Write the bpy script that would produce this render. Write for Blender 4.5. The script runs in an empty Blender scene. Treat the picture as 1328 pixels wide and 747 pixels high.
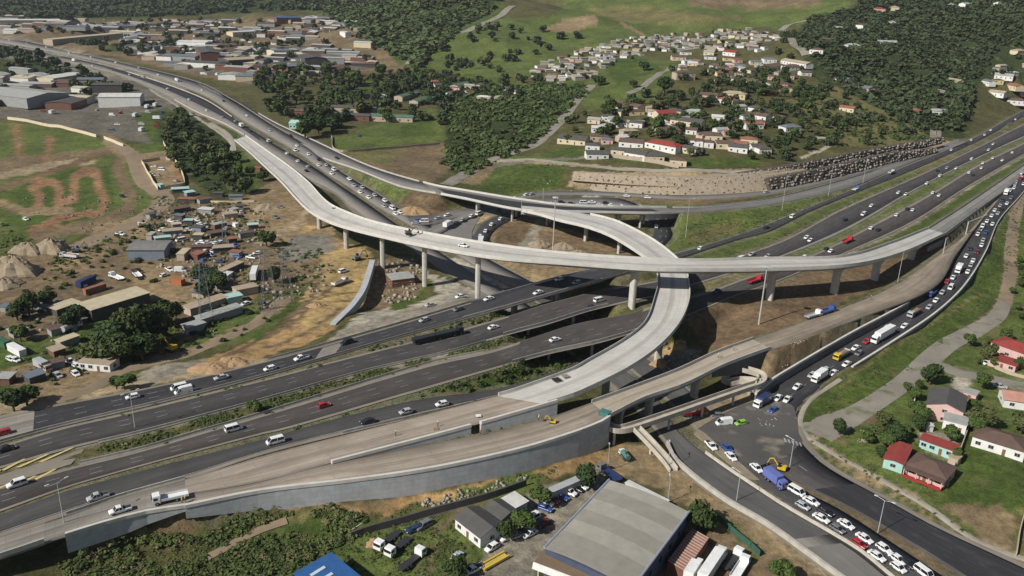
import bpy, math, random
import numpy as np
from mathutils import Vector, Matrix
R = math.radians
rng = np.random.default_rng(7)
rnd = random.Random(11)
SC = bpy.context.scene
COL = SC.collection
# ---------------------------------------------------------------- camera
IW, IH, FPX, CAMZ = 1328.0, 747.0, 1116.0, 125.0
PITCH, ROLL = R(20.5), R(2.0)
Fv = np.array([0, math.cos(PITCH), -math.sin(PITCH)])
r0 = np.array([1.0, 0, 0]); u0 = np.array([0, math.sin(PITCH), math.cos(PITCH)])
Rv = math.cos(ROLL)*r0 + math.sin(ROLL)*u0
Uv = -math.sin(ROLL)*r0 + math.cos(ROLL)*u0
CAM = np.array([0, 0, CAMZ])
cd = bpy.data.cameras.new('camera'); cam = bpy.data.objects.new('camera', cd); COL.objects.link(cam)
cd.sensor_fit = 'HORIZONTAL'; cd.sensor_width = 36.0; cd.lens = 36.0*FPX/IW
cd.clip_start = 1.0; cd.clip_end = 20000
cam.matrix_world = Matrix(((Rv[0], Uv[0], -Fv[0], 0), (Rv[1], Uv[1], -Fv[1], 0), (Rv[2], Uv[2], -Fv[2], CAMZ), (0, 0, 0, 1)))
SC.camera = cam
# ---------------------------------------------------------------- sky, sun, exposure
SUN_EL = R(38); SH_AZ = R(35)      # shadows fall to the right and away
W = bpy.data.worlds.new('World'); SC.world = W; W.use_nodes = True
nt = W.node_tree; bg = nt.nodes['Background']; sky = nt.nodes.new('ShaderNodeTexSky')
sky.sky_type = 'NISHITA'; sky.sun_disc = False; sky.sun_elevation = SUN_EL
sdir = Vector((-math.cos(SH_AZ)*math.cos(SUN_EL), -math.sin(SH_AZ)*math.cos(SUN_EL), math.sin(SUN_EL)))
sky.sun_rotation = math.atan2(sdir.x, sdir.y)
sky.air_density = 1.0; sky.dust_density = 1.0
nt.links.new(sky.outputs[0], bg.inputs[0]); bg.inputs[1].default_value = 0.05
ld = bpy.data.lights.new('sun', 'SUN'); ld.energy = 5.0; ld.angle = R(0.5); ld.color = (1.0, 0.965, 0.905)
sun = bpy.data.objects.new('sun', ld); COL.objects.link(sun)
sun.rotation_euler = sdir.to_track_quat('Z', 'Y').to_euler()
SC.view_settings.view_transform = 'Standard'; SC.view_settings.look = 'None'
SC.view_settings.gamma = 1.0; SC.view_settings.exposure = 0.18; SC.view_settings.use_curve_mapping = False
SC.cycles.max_bounces = 5; SC.cycles.diffuse_bounces = 2; SC.cycles.glossy_bounces = 2; SC.cycles.volume_bounces = 0

# ---------------------------------------------------------------- pixel <-> world helpers (points are placed on real levels)
def ray(px, py):
    d = (px-IW/2)*Rv - (py-IH/2)*Uv + FPX*Fv
    return d/np.linalg.norm(d)
def P(px, py, z=0.0):
    d = ray(px, py); t = (z-CAMZ)/d[2]
    return CAM + d*t
def Pdep(px, py, dep):
    d = (px-IW/2)*Rv - (py-IH/2)*Uv + FPX*Fv
    return CAM + d*(dep/FPX)
def proj(x, y, z):
    q = np.stack([x-CAM[0], y-CAM[1], z-CAM[2]], -1)
    dz = q@Fv; dz = np.where(dz < 1, 1, dz)
    return IW/2 + FPX*(q@Rv)/dz, IH/2 - FPX*(q@Uv)/dz
def crom(P_, n):
    """Catmull-Rom through points, n samples evenly spaced by length."""
    P_ = np.asarray(P_, float)
    if len(P_) == 2: P_ = np.array([P_[0], (P_[0]+P_[1])/2, P_[1]])
    Q = np.vstack([2*P_[0]-P_[1], P_, 2*P_[-1]-P_[-2]])
    out = []
    for i in range(1, len(Q)-2):
        t = np.linspace(0, 1, 14, endpoint=False)[:, None]
        # centripetal-ish: limit tangents by neighbouring lengths
        d1 = np.linalg.norm(Q[i+1]-Q[i])
        m0 = (Q[i+1]-Q[i-1])/(np.linalg.norm(Q[i+1]-Q[i])+np.linalg.norm(Q[i]-Q[i-1])+1e-9)*d1
        m1 = (Q[i+2]-Q[i])/(np.linalg.norm(Q[i+2]-Q[i+1])+np.linalg.norm(Q[i+1]-Q[i])+1e-9)*d1
        out.append((2*t**3-3*t**2+1)*Q[i]+(t**3-2*t**2+t)*m0+(-2*t**3+3*t**2)*Q[i+1]+(t**3-t**2)*m1)
    out.append(Q[-2][None])
    S = np.vstack(out); s = np.r_[0, np.cumsum(np.linalg.norm(np.diff(S, axis=0), axis=1))]
    u = np.linspace(0, s[-1], n)
    return np.stack([np.interp(u, s, S[:, k]) for k in range(3)], 1)
def plen(S): return float(np.sum(np.linalg.norm(np.diff(S, axis=0), axis=1)))

# ---------------------------------------------------------------- materials
MATS = {}
def mat(name, col, rough=0.85, col2=None, scale=0.5, detail=4, amt=1.0, metallic=0.0, bump=0.0, stretch=None, spec=0.3, coat=0.0, col3=None, scale3=6.0):
    if name in MATS: return MATS[name]
    m = bpy.data.materials.new(name); m.use_nodes = True; nt = m.node_tree; b = nt.nodes['Principled BSDF']
    b.inputs['Roughness'].default_value = rough; b.inputs['Metallic'].default_value = metallic
    b.inputs['Specular IOR Level'].default_value = spec; b.inputs['Coat Weight'].default_value = coat
    if col2 is None: col2 = tuple(c*0.82 for c in col)
    tc = nt.nodes.new('ShaderNodeTexCoord'); mp = nt.nodes.new('ShaderNodeMapping')
    nt.links.new(tc.outputs['Object'], mp.inputs[0])
    if stretch: mp.inputs['Scale'].default_value = stretch
    nz = nt.nodes.new('ShaderNodeTexNoise'); nz.inputs['Scale'].default_value = scale; nz.inputs['Detail'].default_value = detail
    nz.inputs['Roughness'].default_value = 0.62
    nt.links.new(mp.outputs[0], nz.inputs['Vector'])
    rp = nt.nodes.new('ShaderNodeValToRGB'); rp.color_ramp.elements[0].position = 0.5-0.18/amt; rp.color_ramp.elements[1].position = 0.5+0.18/amt
    rp.color_ramp.elements[0].color = (*col2, 1); rp.color_ramp.elements[1].color = (*col, 1)
    nt.links.new(nz.outputs[0], rp.inputs[0])
    out = rp.outputs[0]
    if col3 is not None:
        n3 = nt.nodes.new('ShaderNodeTexNoise'); n3.inputs['Scale'].default_value = scale3; n3.inputs['Detail'].default_value = 5
        nt.links.new(mp.outputs[0], n3.inputs['Vector'])
        r3 = nt.nodes.new('ShaderNodeValToRGB'); r3.color_ramp.elements[0].position = 0.56; r3.color_ramp.elements[1].position = 0.68
        nt.links.new(n3.outputs[0], r3.inputs[0])
        mx = nt.nodes.new('ShaderNodeMix'); mx.data_type = 'RGBA'
        nt.links.new(r3.outputs[0], mx.inputs[0]); nt.links.new(out, mx.inputs[6]); mx.inputs[7].default_value = (*col3, 1)
        out = mx.outputs[2]
    nt.links.new(out, b.inputs['Base Color'])
    if bump:
        bp = nt.nodes.new('ShaderNodeBump'); bp.inputs['Strength'].default_value = bump; bp.inputs['Distance'].default_value = 0.3
        nt.links.new(nz.outputs[0], bp.inputs['Height']); nt.links.new(bp.outputs[0], b.inputs['Normal'])
    MATS[name] = m
    return m
def roadmat(name, c, c2, streak=.12, joints=0.0, dust=(.2,.175,.14), dusty=.25):
    """worn paving: blotches, wheel-track streaks along the road and optional cross joints, laid by the road's own u (across) v (metres along)"""
    if name in MATS: return MATS[name]
    m = mat(name, c, .9, c2, .09, 7, .8); nt = m.node_tree; b = nt.nodes['Principled BSDF']; N = nt.nodes.new; K_ = nt.links.new
    uv = N('ShaderNodeUVMap'); src = b.inputs['Base Color'].links[0].from_socket
    def layer(scale, sx, sy, lo, hi, a, bb, src, det=4):
        mp = N('ShaderNodeMapping'); mp.inputs['Scale'].default_value = (sx, sy, 1); K_(uv.outputs[0], mp.inputs[0]); n = N('ShaderNodeTexNoise'); n.inputs['Scale'].default_value = scale; n.inputs['Detail'].default_value = det
        K_(mp.outputs[0], n.inputs['Vector']); r = N('ShaderNodeValToRGB'); r.color_ramp.elements[0].position = lo; r.color_ramp.elements[1].position = hi; r.color_ramp.elements[0].color = (a, a, a, 1); r.color_ramp.elements[1].color = (bb, bb, bb, 1); K_(n.outputs[0], r.inputs[0])
        x = N('ShaderNodeMix'); x.data_type = 'RGBA'; x.blend_type = 'MULTIPLY'; x.inputs[0].default_value = 1; K_(src, x.inputs[6]); K_(r.outputs[0], x.inputs[7]); return x.outputs[2]
    src = layer(1.0, 16, .012, .35, .65, 1-streak, 1+streak, src, 2)
    src = layer(1.0, 3.0, .05, .42, .6, 1-streak*.7, 1+streak*.5, src, 6)
    mp = N('ShaderNodeMapping'); mp.inputs['Scale'].default_value = (5, .12, 1); K_(uv.outputs[0], mp.inputs[0]); n = N('ShaderNodeTexNoise'); n.inputs['Scale'].default_value = 1.0; n.inputs['Detail'].default_value = 8; n.inputs['Roughness'].default_value = .7; K_(mp.outputs[0], n.inputs['Vector'])
    r = N('ShaderNodeValToRGB'); r.color_ramp.elements[0].position = .52; r.color_ramp.elements[1].position = .75; r.color_ramp.elements[0].color = (0, 0, 0, 1); r.color_ramp.elements[1].color = (dusty, dusty, dusty, 1); K_(n.outputs[0], r.inputs[0])
    x = N('ShaderNodeMix'); x.data_type = 'RGBA'; K_(r.outputs[0], x.inputs[0]); K_(src, x.inputs[6]); x.inputs[7].default_value = (*dust, 1); src = x.outputs[2]
    if joints:
        mp = N('ShaderNodeMapping'); mp.inputs['Scale'].default_value = (1, 1, 1); K_(uv.outputs[0], mp.inputs[0]); br = N('ShaderNodeTexBrick'); br.offset = 0; br.inputs['Scale'].default_value = 1; br.inputs['Brick Width'].default_value = .5; br.inputs['Row Height'].default_value = joints; br.inputs['Mortar Size'].default_value = .09; br.inputs['Mortar Smooth'].default_value = .4
        br.inputs['Color1'].default_value = (1, 1, 1, 1); br.inputs['Color2'].default_value = (.93, .93, .93, 1); br.inputs['Mortar'].default_value = (.72, .71, .7, 1); K_(mp.outputs[0], br.inputs['Vector'])
        x = N('ShaderNodeMix'); x.data_type = 'RGBA'; x.blend_type = 'MULTIPLY'; x.inputs[0].default_value = .8; K_(src, x.inputs[6]); K_(br.outputs[0], x.inputs[7]); src = x.outputs[2]
    K_(src, b.inputs['Base Color']); return m
def corrugated(name, col, scale=2.2, rough=0.5, col2=None, metallic=0.0):
    """sheet roofing: waves across x plus blotchy weathering"""
    if name in MATS: return MATS[name]
    m = mat(name, col, rough, col2, 0.35, 5, 0.8, metallic)
    nt = m.node_tree; b = nt.nodes['Principled BSDF']
    tc = nt.nodes.new('ShaderNodeTexCoord'); wv = nt.nodes.new('ShaderNodeTexWave'); wv.inputs['Scale'].default_value = scale
    wv.bands_direction = 'X'
    nt.links.new(tc.outputs['Object'], wv.inputs[0])
    bp = nt.nodes.new('ShaderNodeBump'); bp.inputs['Strength'].default_value = 0.5; bp.inputs['Distance'].default_value = 0.08
    nt.links.new(wv.outputs[1], bp.inputs['Height']); nt.links.new(bp.outputs[0], b.inputs['Normal'])
    return m

# ---------------------------------------------------------------- mesh helpers
class MB:
    def __init__(s): s.v = []; s.f = []
    def add(s, vs, fs):
        o = len(s.v); s.v.extend([tuple(map(float, v)) for v in vs]); s.f.extend([tuple(i+o for i in f) for f in fs]); return s
    def box(s, x0, x1, y0, y1, z0, z1):
        return s.add([(x0,y0,z0),(x1,y0,z0),(x1,y1,z0),(x0,y1,z0),(x0,y0,z1),(x1,y0,z1),(x1,y1,z1),(x0,y1,z1)],
                     [(0,3,2,1),(4,5,6,7),(0,1,5,4),(1,2,6,5),(2,3,7,6),(3,0,4,7)])
    def loft(s, rings, cap=True):
        n = len(rings[0]); o = len(s.v)
        for r in rings: s.v.extend([tuple(map(float, v)) for v in r])
        for i in range(len(rings)-1):
            for j in range(n):
                a, b_ = o+i*n+j, o+i*n+(j+1) % n
                s.f.append((a, b_, b_+n, a+n))
        if cap:
            s.f.append(tuple(o+j for j in reversed(range(n)))); k = o+(len(rings)-1)*n
            s.f.append(tuple(k+j for j in range(n)))
        return s
    def bar(s, a, b, r0, r1=None, n=6):
        a = np.asarray(a, float); b = np.asarray(b, float); r1 = r0 if r1 is None else r1
        d = b-a; d = d/(np.linalg.norm(d)+1e-9)
        h = np.array([0, 0, 1.0]) if abs(d[2]) < 0.9 else np.array([1.0, 0, 0])
        u = np.cross(d, h); u /= np.linalg.norm(u); w = np.cross(d, u)
        an = [2*math.pi*i/n+math.pi/n for i in range(n)]
        return s.loft([[a+r0*(math.cos(t)*u+math.sin(t)*w) for t in an], [b+r1*(math.cos(t)*u+math.sin(t)*w) for t in an]])
    def mesh(s, name, m, smooth=False):
        me = bpy.data.meshes.new(name); me.from_pydata(s.v, [], s.f)
        if m: me.materials.append(m)
        me.update()
        if smooth:
            me.polygons.foreach_set('use_smooth', [True]*len(me.polygons)); me.update()
        return me
    def obj(s, name, m, parent=None, smooth=False, fix=True):
        me = s.mesh(name, m, smooth)
        if fix: fixn(me)
        return link(name, me, parent)
def fixn(me):
    import bmesh
    bm = bmesh.new(); bm.from_mesh(me); bmesh.ops.recalc_face_normals(bm, faces=bm.faces); bm.to_mesh(me); bm.free()
def link(name, me, parent=None, loc=None, rz=None):
    o = bpy.data.objects.new(name, me); COL.objects.link(o)
    if parent: o.parent = parent
    if loc is not None: o.location = tuple(map(float, loc))
    if rz is not None: o.rotation_euler = (0, 0, rz)
    return o
def empty(name, loc=(0,0,0), rz=0): 
    o = link(name, None, None, loc, rz); o.empty_display_size = 0.5; return o
def tag(o, label=None, cat=None, group=None, kind=None):
    if label: o['label'] = label
    if cat: o['category'] = cat
    if group: o['group'] = group
    if kind: o['kind'] = kind
    return o
def quads(name, V, F, m, parent=None, uv=None):
    """fast mesh from numpy arrays, F is (n,4)"""
    me = bpy.data.meshes.new(name); V = np.asarray(V, np.float32); F = np.asarray(F, np.int32)
    me.vertices.add(len(V)); me.vertices.foreach_set('co', V.ravel())
    k = F.shape[1]
    me.loops.add(F.size); me.loops.foreach_set('vertex_index', F.ravel())
    me.polygons.add(len(F)); me.polygons.foreach_set('loop_start', np.arange(0, F.size, k, dtype=np.int32))
    me.polygons.foreach_set('loop_total', np.full(len(F), k, np.int32))
    if m: me.materials.append(m)
    if uv is not None:
        me.uv_layers.new(name='UVMap').data.foreach_set('uv', np.asarray(uv, np.float32)[F.ravel()].ravel())
    me.update(calc_edges=True)
    return link(name, me, parent)
def stripuv(A, B, rep=1):
    s = np.r_[0, np.cumsum(np.linalg.norm(np.diff((A+B)/2, axis=0), axis=1))]; return np.vstack([np.column_stack([np.zeros(len(s)), s]), np.column_stack([np.ones(len(s)), s])]*rep)
def strip(name, A, B, m, parent=None, close=False):
    n = len(A); V = np.vstack([A, B]); F = [(i, i+1, n+i+1, n+i) for i in range(n-1)]
    o = quads(name, V, F, m, parent, uv=stripuv(A, B)); return o
def across(A, B):
    c = B-A; c[:, 2] = 0; return c/(np.linalg.norm(c, axis=1)[:, None]+1e-9)
def sweep(mb, S, C, prof):
    """sweep closed profile [(offset along C, height)] along S"""
    rings = [[S[i]+C[i]*o+np.array([0, 0, h]) for o, h in prof] for i in range(len(S))]
    return mb.loft(rings)
def normals2d(S):
    d = np.gradient(S, axis=0); d[:, 2] = 0; d /= (np.linalg.norm(d, axis=1)[:, None]+1e-9)
    return np.stack([d[:, 1], -d[:, 0], np.zeros(len(d))], 1)      # points right of travel
def inpoly(px, py, poly):
    x = np.asarray(px); y = np.asarray(py); c = np.zeros(x.shape, bool); n = len(poly); j = n-1
    for i in range(n):
        xi, yi = poly[i]; xj, yj = poly[j]
        if yi != yj:
            t = ((yi > y) != (yj > y)) & (x < (xj-xi)*(y-yi)/(yj-yi)+xi); c ^= t
        j = i
    return c
def dpoly(px, py, line):
    """distance to a pixel polyline"""
    d = np.full(px.shape, 1e9)
    for (x0, y0), (x1, y1) in zip(line[:-1], line[1:]):
        vx, vy = x1-x0, y1-y0; L = vx*vx+vy*vy+1e-9
        t = np.clip(((px-x0)*vx+(py-y0)*vy)/L, 0, 1)
        d = np.minimum(d, np.hypot(px-x0-t*vx, py-y0-t*vy))
    return d
# ================================================================ road geometry data: edges traced on their real levels
M_ASPH = roadmat('asphalt', (0.05,0.049,0.052), (0.036,0.035,0.038))
M_ASPHB = roadmat('asphalt_brown', (0.075,0.066,0.061), (0.054,0.047,0.044))
M_ASPHG = roadmat('asphalt_grey', (0.19,0.18,0.165), (0.145,0.136,0.125), .06)
M_NEWASPH = roadmat('asphalt_fresh', (0.036,0.036,0.04), (0.027,0.027,0.03))
M_CONC = roadmat('concrete_deck', (0.52,0.503,0.46), (0.41,0.395,0.36), .06, 3.5, (.33,.28,.22), .5)
M_CONCL = mat('concrete_light', (0.56,0.54,0.49), 0.8, (0.42,0.40,0.36), 0.3, 6, 0.8)
M_CONCD = roadmat('concrete_dirty', (0.28,0.257,0.22), (0.19,0.172,0.148), .18, 5.0)
M_EARTHR = roadmat('earth_ramp', (0.335,0.285,0.228), (0.25,0.207,0.162), .14, 9.0, (.42,.37,.30), .6)
M_SHOULDER = roadmat('shoulder_gravel', (0.25,0.22,0.175), (0.17,0.145,0.115), .15)
M_WHITE = mat('road_paint', (0.36,0.36,0.35), 0.8, (0.2,0.2,0.195), .8)
M_YELLOW = mat('yellow_paint', (0.6,0.47,0.16), 0.8, (0.42,0.34,0.16), 0.8)
def zz(pts, zs):
    """attach heights: zs list of (x_pixel, z) or constant, keyed on point index fraction"""
    pts = list(pts)
    if isinstance(zs, (int, float)): return [P(x, y, zs) for x, y in pts]
    if len(zs) == len(pts): return [P(x, y, z) for (x, y), z in zip(pts, zs)]
    u = np.linspace(0, 1, len(pts)); k = np.linspace(0, 1, len(zs))
    return [P(x, y, float(np.interp(a, k, zs))) for (x, y), a in zip(pts, u)]
RIB = {}
class Rib:
    def __init__(s, name, L, Rr, zL, zR=None, step=4.0, nocarve=None, inset=(0, 0)):
        zR = zL if zR is None else zR
        A = np.array(zz(L, zL)); B = np.array(zz(Rr, zR))
        n = max(6, int(max(plen(A), plen(B))/step)); 
        s.A = crom(A, n); s.B = crom(B, n); s.name = name
        if name in ('W1', 'W2'):
            zm = (s.A[:, 2]+s.B[:, 2])/2; zm = np.convolve(np.r_[[zm[0]]*6, zm, [zm[-1]]*6], np.ones(13)/13, 'valid'); s.A[:, 2] = zm; s.B[:, 2] = zm
        s.M = (s.A+s.B)/2; s.n = n; s.nocarve = nocarve; s.inset = inset
        RIB[name] = s
    def at(s, f):      # polyline at fraction f across
        return s.A*(1-f)+s.B*f
    def samples(s):
        out = []
        w = np.linalg.norm((s.B-s.A)[:, :2], axis=1)
        k = max(3, int(np.max(w)/2.2)); f0 = np.clip(s.inset[0]/w, 0, .45)[:, None]; f1 = 1-np.clip(s.inset[1]/w, 0, .45)[:, None]
        for f in np.linspace(0, 1, k):
            g = f0+(f1-f0)*f; out.append(s.A*(1-g)+s.B*g)
        S = np.vstack(out)
        # densify along
        S2 = np.vstack([(o[:-1]+o[1:])/2 for o in out]); S = np.vstack([S, S2])
        if s.nocarve is not None:
            px, py = proj(S[:, 0], S[:, 1], S[:, 2]); keep = np.ones(len(S), bool)
            for a, b in s.nocarve: keep &= ~((px > a) & (px < b))
            if s.name == 'E1': keep &= py > 400
            S = S[keep]
        return S
def frac(pts): return pts
Rib('A', [(-60,558),(0,542),(73,527),(200,503),(340,471),(496,428),(600,397),(670,376),(740,357),(800,345),(876,329),(948,308),(988,294),(1100,248),(1147,227),(1259,181),(1328,143),(1400,112)],
    [(-60,590),(0,573),(74,553),(210,521),(340,488),(437,460),(550,428),(670,395),(719,381),(790,361),(840,347),(881,335),(955,311),(996,300),(1052,273),(1111,249),(1167,227),(1264,185),(1328,151),(1400,120)],
    [0,0,0,0,.2,.8,1.5,2.2,2.5,2.5,2,1,.5,0,0,0,0,0], [0,0,0,0,.1,.4,.8,1.8,2.2,2.5,2.3,1.8,1,.5,.2,0,0,0,0,0], nocarve=[(628,800)])
Rib('B', [(-60,595),(0,579),(69,558),(84,561),(159,537),(307,501),(340,493),(432,469),(540,442),(586,431),(670,407),(700,397),(742,386),(776,377),(849,365),(900,352),(946,337),(1020,310),(1090,272),(1193,227),(1270,190),(1328,161),(1400,130)][0:3]+[(110,548),(159,537),(307,501),(340,493),(432,469),(540,442),(586,431),(670,407),(700,397),(742,386),(776,377),(849,365),(900,352),(946,337),(1020,310),(1090,272),(1193,227),(1270,190),(1328,161),(1400,130)],
    [(-60,622),(0,606),(87,581),(189,557),(340,517),(473,480),(586,454),(670,430),(708,420),(762,403),(808,392),(860,381),(894,370),(924,361),(1003,336),(1100,295),(1180,249),(1244,216),(1310,185),(1328,177),(1400,140)], 0.0, nocarve=[(652,800)])
Rib('C', [(-60,650),(0,631),(92,606),(179,585),(271,558),(330,541),(553,473),(640,454),(687,439),(748,420),(820,406),(846,397),(916,379),(962,362),(1049,333),(1131,292),(1211,249),(1270,213),(1328,185),(1400,148)],
    [(-60,682),(0,662),(107,625),(340,562),(368,556),(500,518),(660,472),(716,457),(775,444),(820,431),(895,407),(951,384),(1003,366),(1098,327),(1183,288),(1250,245),(1328,200),(1400,160)], 0.0, nocarve=[(668,842)])
Rib('D', [(-60,690),(0,668),(90,636),(340,570),(440,542),(550,517),(637,506),(700,488),(750,470)],
    [(-60,716),(0,694),(154,644),(246,618),(340,588),(458,558),(540,539),(658,511),(712,496),(762,482)], [0,0,0,0,0,-.5,-2,-4,-6])
Rib('E0', [(-60,718),(0,696),(90,668),(154,646),(240,622)], [(-60,740),(0,723),(102,689),(184,666),(240,657)], 0.0, nocarve=[(-200,88)], inset=(0, 3))
Rib('E1', [(240,622),(340,592),(460,561),(560,536),(658,510),(671,506),(740,481),(760,470),(807,443),(836,419),(849,385),(853,367),(850,350),(836,335),(801,312),(780,302),(756,294),(722,286),(699,279),(676,274)],
    [(240,641),(330,626),(430,600),(591,558),(687,531),(740,515),(760,507),(814,480),(855,451),(882,420),(894,391),(894,370),(890,352),(879,337),(847,312),(805,290),(780,282),(731,272.5),(700,269),(676,267)],
    [0,.1,.4,1.7,4,4.3,6,6.2,7,7.3,7.5,7.5,7.5,7.4,7.2,6.8,6.3,5.8,5.5,5.3], [0,.1,.5,2.7,4.8,6,6.2,7,7.3,7.5,7.5,7.5,7.5,7.4,7.2,6.8,6.3,5.8,5.5,5.3], nocarve=[(684,1000)], step=3, inset=(0, 3))
Rib('E2', [(240,641),(330,626.5),(430,600.5),(591,569.5),(697,546),(745,530),(767,522)], [(240,657),(340,637),(458,623),(560,608),(670,584),(740,563),(779,548),(790,541)],
    [0,.1,.3,.8,1.2,1.8,2], [0,.1,.3,.6,1,1.5,1.9,2], inset=(0, 3.2))
Rib('F', [(767,522),(828,500),(880,480),(925,459),(976,440)], [(790,541),(836,518),(886,501),(942,474),(1000,452.5)], [2,2.3,2.6,2.9,3.2], nocarve=[(0,2000)])
Rib('G', [(976,440),(1047,416),(1152,375),(1218,331),(1257,300),(1290,262)], [(1000,452.5),(1029,444),(1116,411),(1211,372),(1240,330),(1268,292),(1298,256)], [3.2,3,2.4,1.6,1.4,1.4], [3.2,3,2.4,1.6,1.4,1.4,1.4])
Rib('FLY', [(318,176),(349,198),(376,217),(400,237),(426,264),(456,278.6),(488,289.5),(541,301),(640,318),(740,330),(880,338),(988,336),(1090,333.5),(1150,317),(1204,296)],
    [(304,182),(324,198.6),(345,218),(364,236),(398,272),(425,288),(461,299.5),(505,310),(541,318),(640,335),(740,343),(840,350),(894,351),(988,350.5),(1103,345),(1167,330),(1228,303)],
    [0,.5,2,4.5,7.7,10.3,12.7,15,16.8,17.3,17.5,15.5,13.5,10.5,6.5], [0,.5,2,3.6,7,8.7,10.6,12.6,14.3,16.6,17.2,17.5,17.3,15.5,13.4,10,6], step=4, nocarve=[(330,1400)])
Rib('FL2', [(1203,296.6),(1254,264),(1328,214),(1400,165)], [(1227.5,303.3),(1275,268),(1303,248),(1334,222),(1400,172)], [6.6,3.8,1.7,1.5], [6.1,3,2.1,1.6,1.5], inset=(0, 2.5))
Rib('N', [(251,103),(300,126),(354,158),(408,183),(480,216),(560,240),(600,247),(654,256),(695,262),(722,265.5),(780,268.5),(830,269),(879,269.5),(901,269.3),(940,266),(1000,258),(1100,232),(1160,212),(1244,180)],
    [(262,112),(300,131),(354,165),(400,192),(416,204),(462,220),(515,241),(540,247),(568,251.6),(600,257.6),(676,273),(731,275),(760,275.5),(841,277),(882,276),(940,272),(1000,265),(1100,243),(1150,224),(1244,184)],
    [0,0,0,0,1.5,3.5,4.5,5,5.2,5.2,5.2,4.6,3.5,3,2,1,.5,0,0], [0,0,0,0,0,1.2,2.7,3.2,3.8,4.5,5.1,5.2,5.2,4.6,3.4,2,1,.5,0,0], nocarve=[(566,884)])
Rib('W1', [(-60,63),(0,66),(115,87),(164,101),(205,118),(255,145),(290,160),(318,176),(349,198),(368,209),(395,230),(434,250),(456,270),(488,292),(530,318),(577,350),(640,388),(720,440),(820,520),(865,572),(880,598),(941,647),(1000,682),(1090,747),(1140,782)],
    [(-60,52),(0,58),(100,77),(160,92),(256,125),(313,160),(354,186),(400,211.5),(437,237),(467,257),(513,289),(560,320),(605,349),(670,387),(750,435),(850,515),(885,565),(1000,647),(1111,713),(1152,747),(1200,785)],
    [0,0,0,0,0,0,0,0,0,-.3,-1,-1.5,-2.3,-3.2,-4.5,-5.6,-6.6,-7,-7,-7,-7,-7.2,-7.4,-7.8,-8], [0,0,0,0,0,0,0,0,-1,-2,-3.4,-5,-6,-6.7,-7,-7,-7,-7.2,-7.5,-7.8,-8])
Rib('W2', [(-60,47),(0,55),(100,74),(165,89),(260,121),(318,157),(391,200),(425,226),(453,243),(483,264),(518,284),(560,310),(620,347),(690,387),(770,440),(860,512),(915,566)],
    [(-60,38),(0,47),(102,69),(251,105),(300,129),(354,163),(400,190),(421,208),(448,226),(488,250),(515,268),(529,276),(575,302),(641,340),(700,372),(790,432),(885,500),(940,552)],
    [0,0,0,0,0,0,0,-.6,-1.4,-2.2,-3.2,-5,-6.3,-6.8,-7,-7,-7], [0,0,0,0,0,0,0,0,-.8,-2,-2.8,-3.4,-5,-6.3,-6.8,-7,-7,-7])
Rib('R2', [(915,566),(1000,637),(1111,704),(1165,742),(1215,782)], [(940,552),(985,596),(1029,629),(1090,661),(1142,694),(1218,744),(1265,778)], [-7,-7.1,-7.5,-7.8,-8], [-7,-7,-7.1,-7.3,-7.6,-7.8,-8])
Rib('R3', [(955,566),(985,592),(1029,623),(1095,655),(1154,688),(1231,736),(1290,776)], [(1030,552),(1036,566),(1050,585),(1076,607),(1152,649),(1218,685),(1328,736),(1390,766)], [-7,-7,-7.1,-7.3,-7.6,-7.8,-8], [-7,-7,-7,-7.1,-7.4,-7.6,-7.9,-8])
Rib('H', [(965,540),(1000,507),(1026,490),(1100,446),(1190,395),(1223,362),(1257,308),(1282,272),(1300,250),(1322,226),(1380,162)],
    [(1032,552),(1037,532),(1085,490),(1152,447),(1213,406),(1249,372),(1277,328),(1295,287),(1321,257),(1345,229),(1400,175)],
    [-7,-7,-6.6,-5,-2.5,-1.5,0,1,1.4,1.4,1.4], [-7,-7,-6.2,-4.2,-2.2,-1,0,1,1.4,1.4,1.4], step=3, inset=(0, 3.2))
Rib('Lr', [(560,300),(600,279),(640,264),(698,249.5),(760,248),(824,250),(900,253),(1000,246),(1100,224),(1200,197),(1250,182)], [(566,306),(606,284),(645,270),(700,254.5),(760,252.5),(824,255),(900,258),(1000,251),(1100,229),(1200,202),(1256,187)],
    [-3.5,-3.2,-3,-3,-3,-2.5,-2,-1,0,0,0])
Rib('Q1', [(522,276),(562,278),(600,271),(640,269)], [(535,292),(568,289),(608,280),(648,277)], [-3.6,-3.6,-3.3,-3.1])
Rib('Q2', [(648,271),(700,258),(760,256),(806,258),(834,268)], [(655,280),(705,268),(760,267),(795,268),(815,274)], [-3.05,-3,-3,-3,-3.5])
Rib('Q3', [(606,322),(616,302),(632,286),(656,276)], [(634,324),(636,306),(650,292),(676,280)], [-4,-3.6,-3.3,-3.0])
Rib('T', [(818,275),(838,283),(846,291),(848,303),(838,318)], [(880,277),(874,287),(869,293),(872,305),(858,322)], [-3.5,-4,-4.5,-5,-5])
PADS = {'junction': ([(548,300),(575,288),(600,278),(622,282),(612,300),(612,322),(580,312)], -3.9),
        'crossing': ([(900,560),(915,548),(960,524),(1000,507),(1030,528),(1034,545),(1036,562),(1041,572),(1022,592),(985,604),(958,598),(938,575)], -6.93)}
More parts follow.
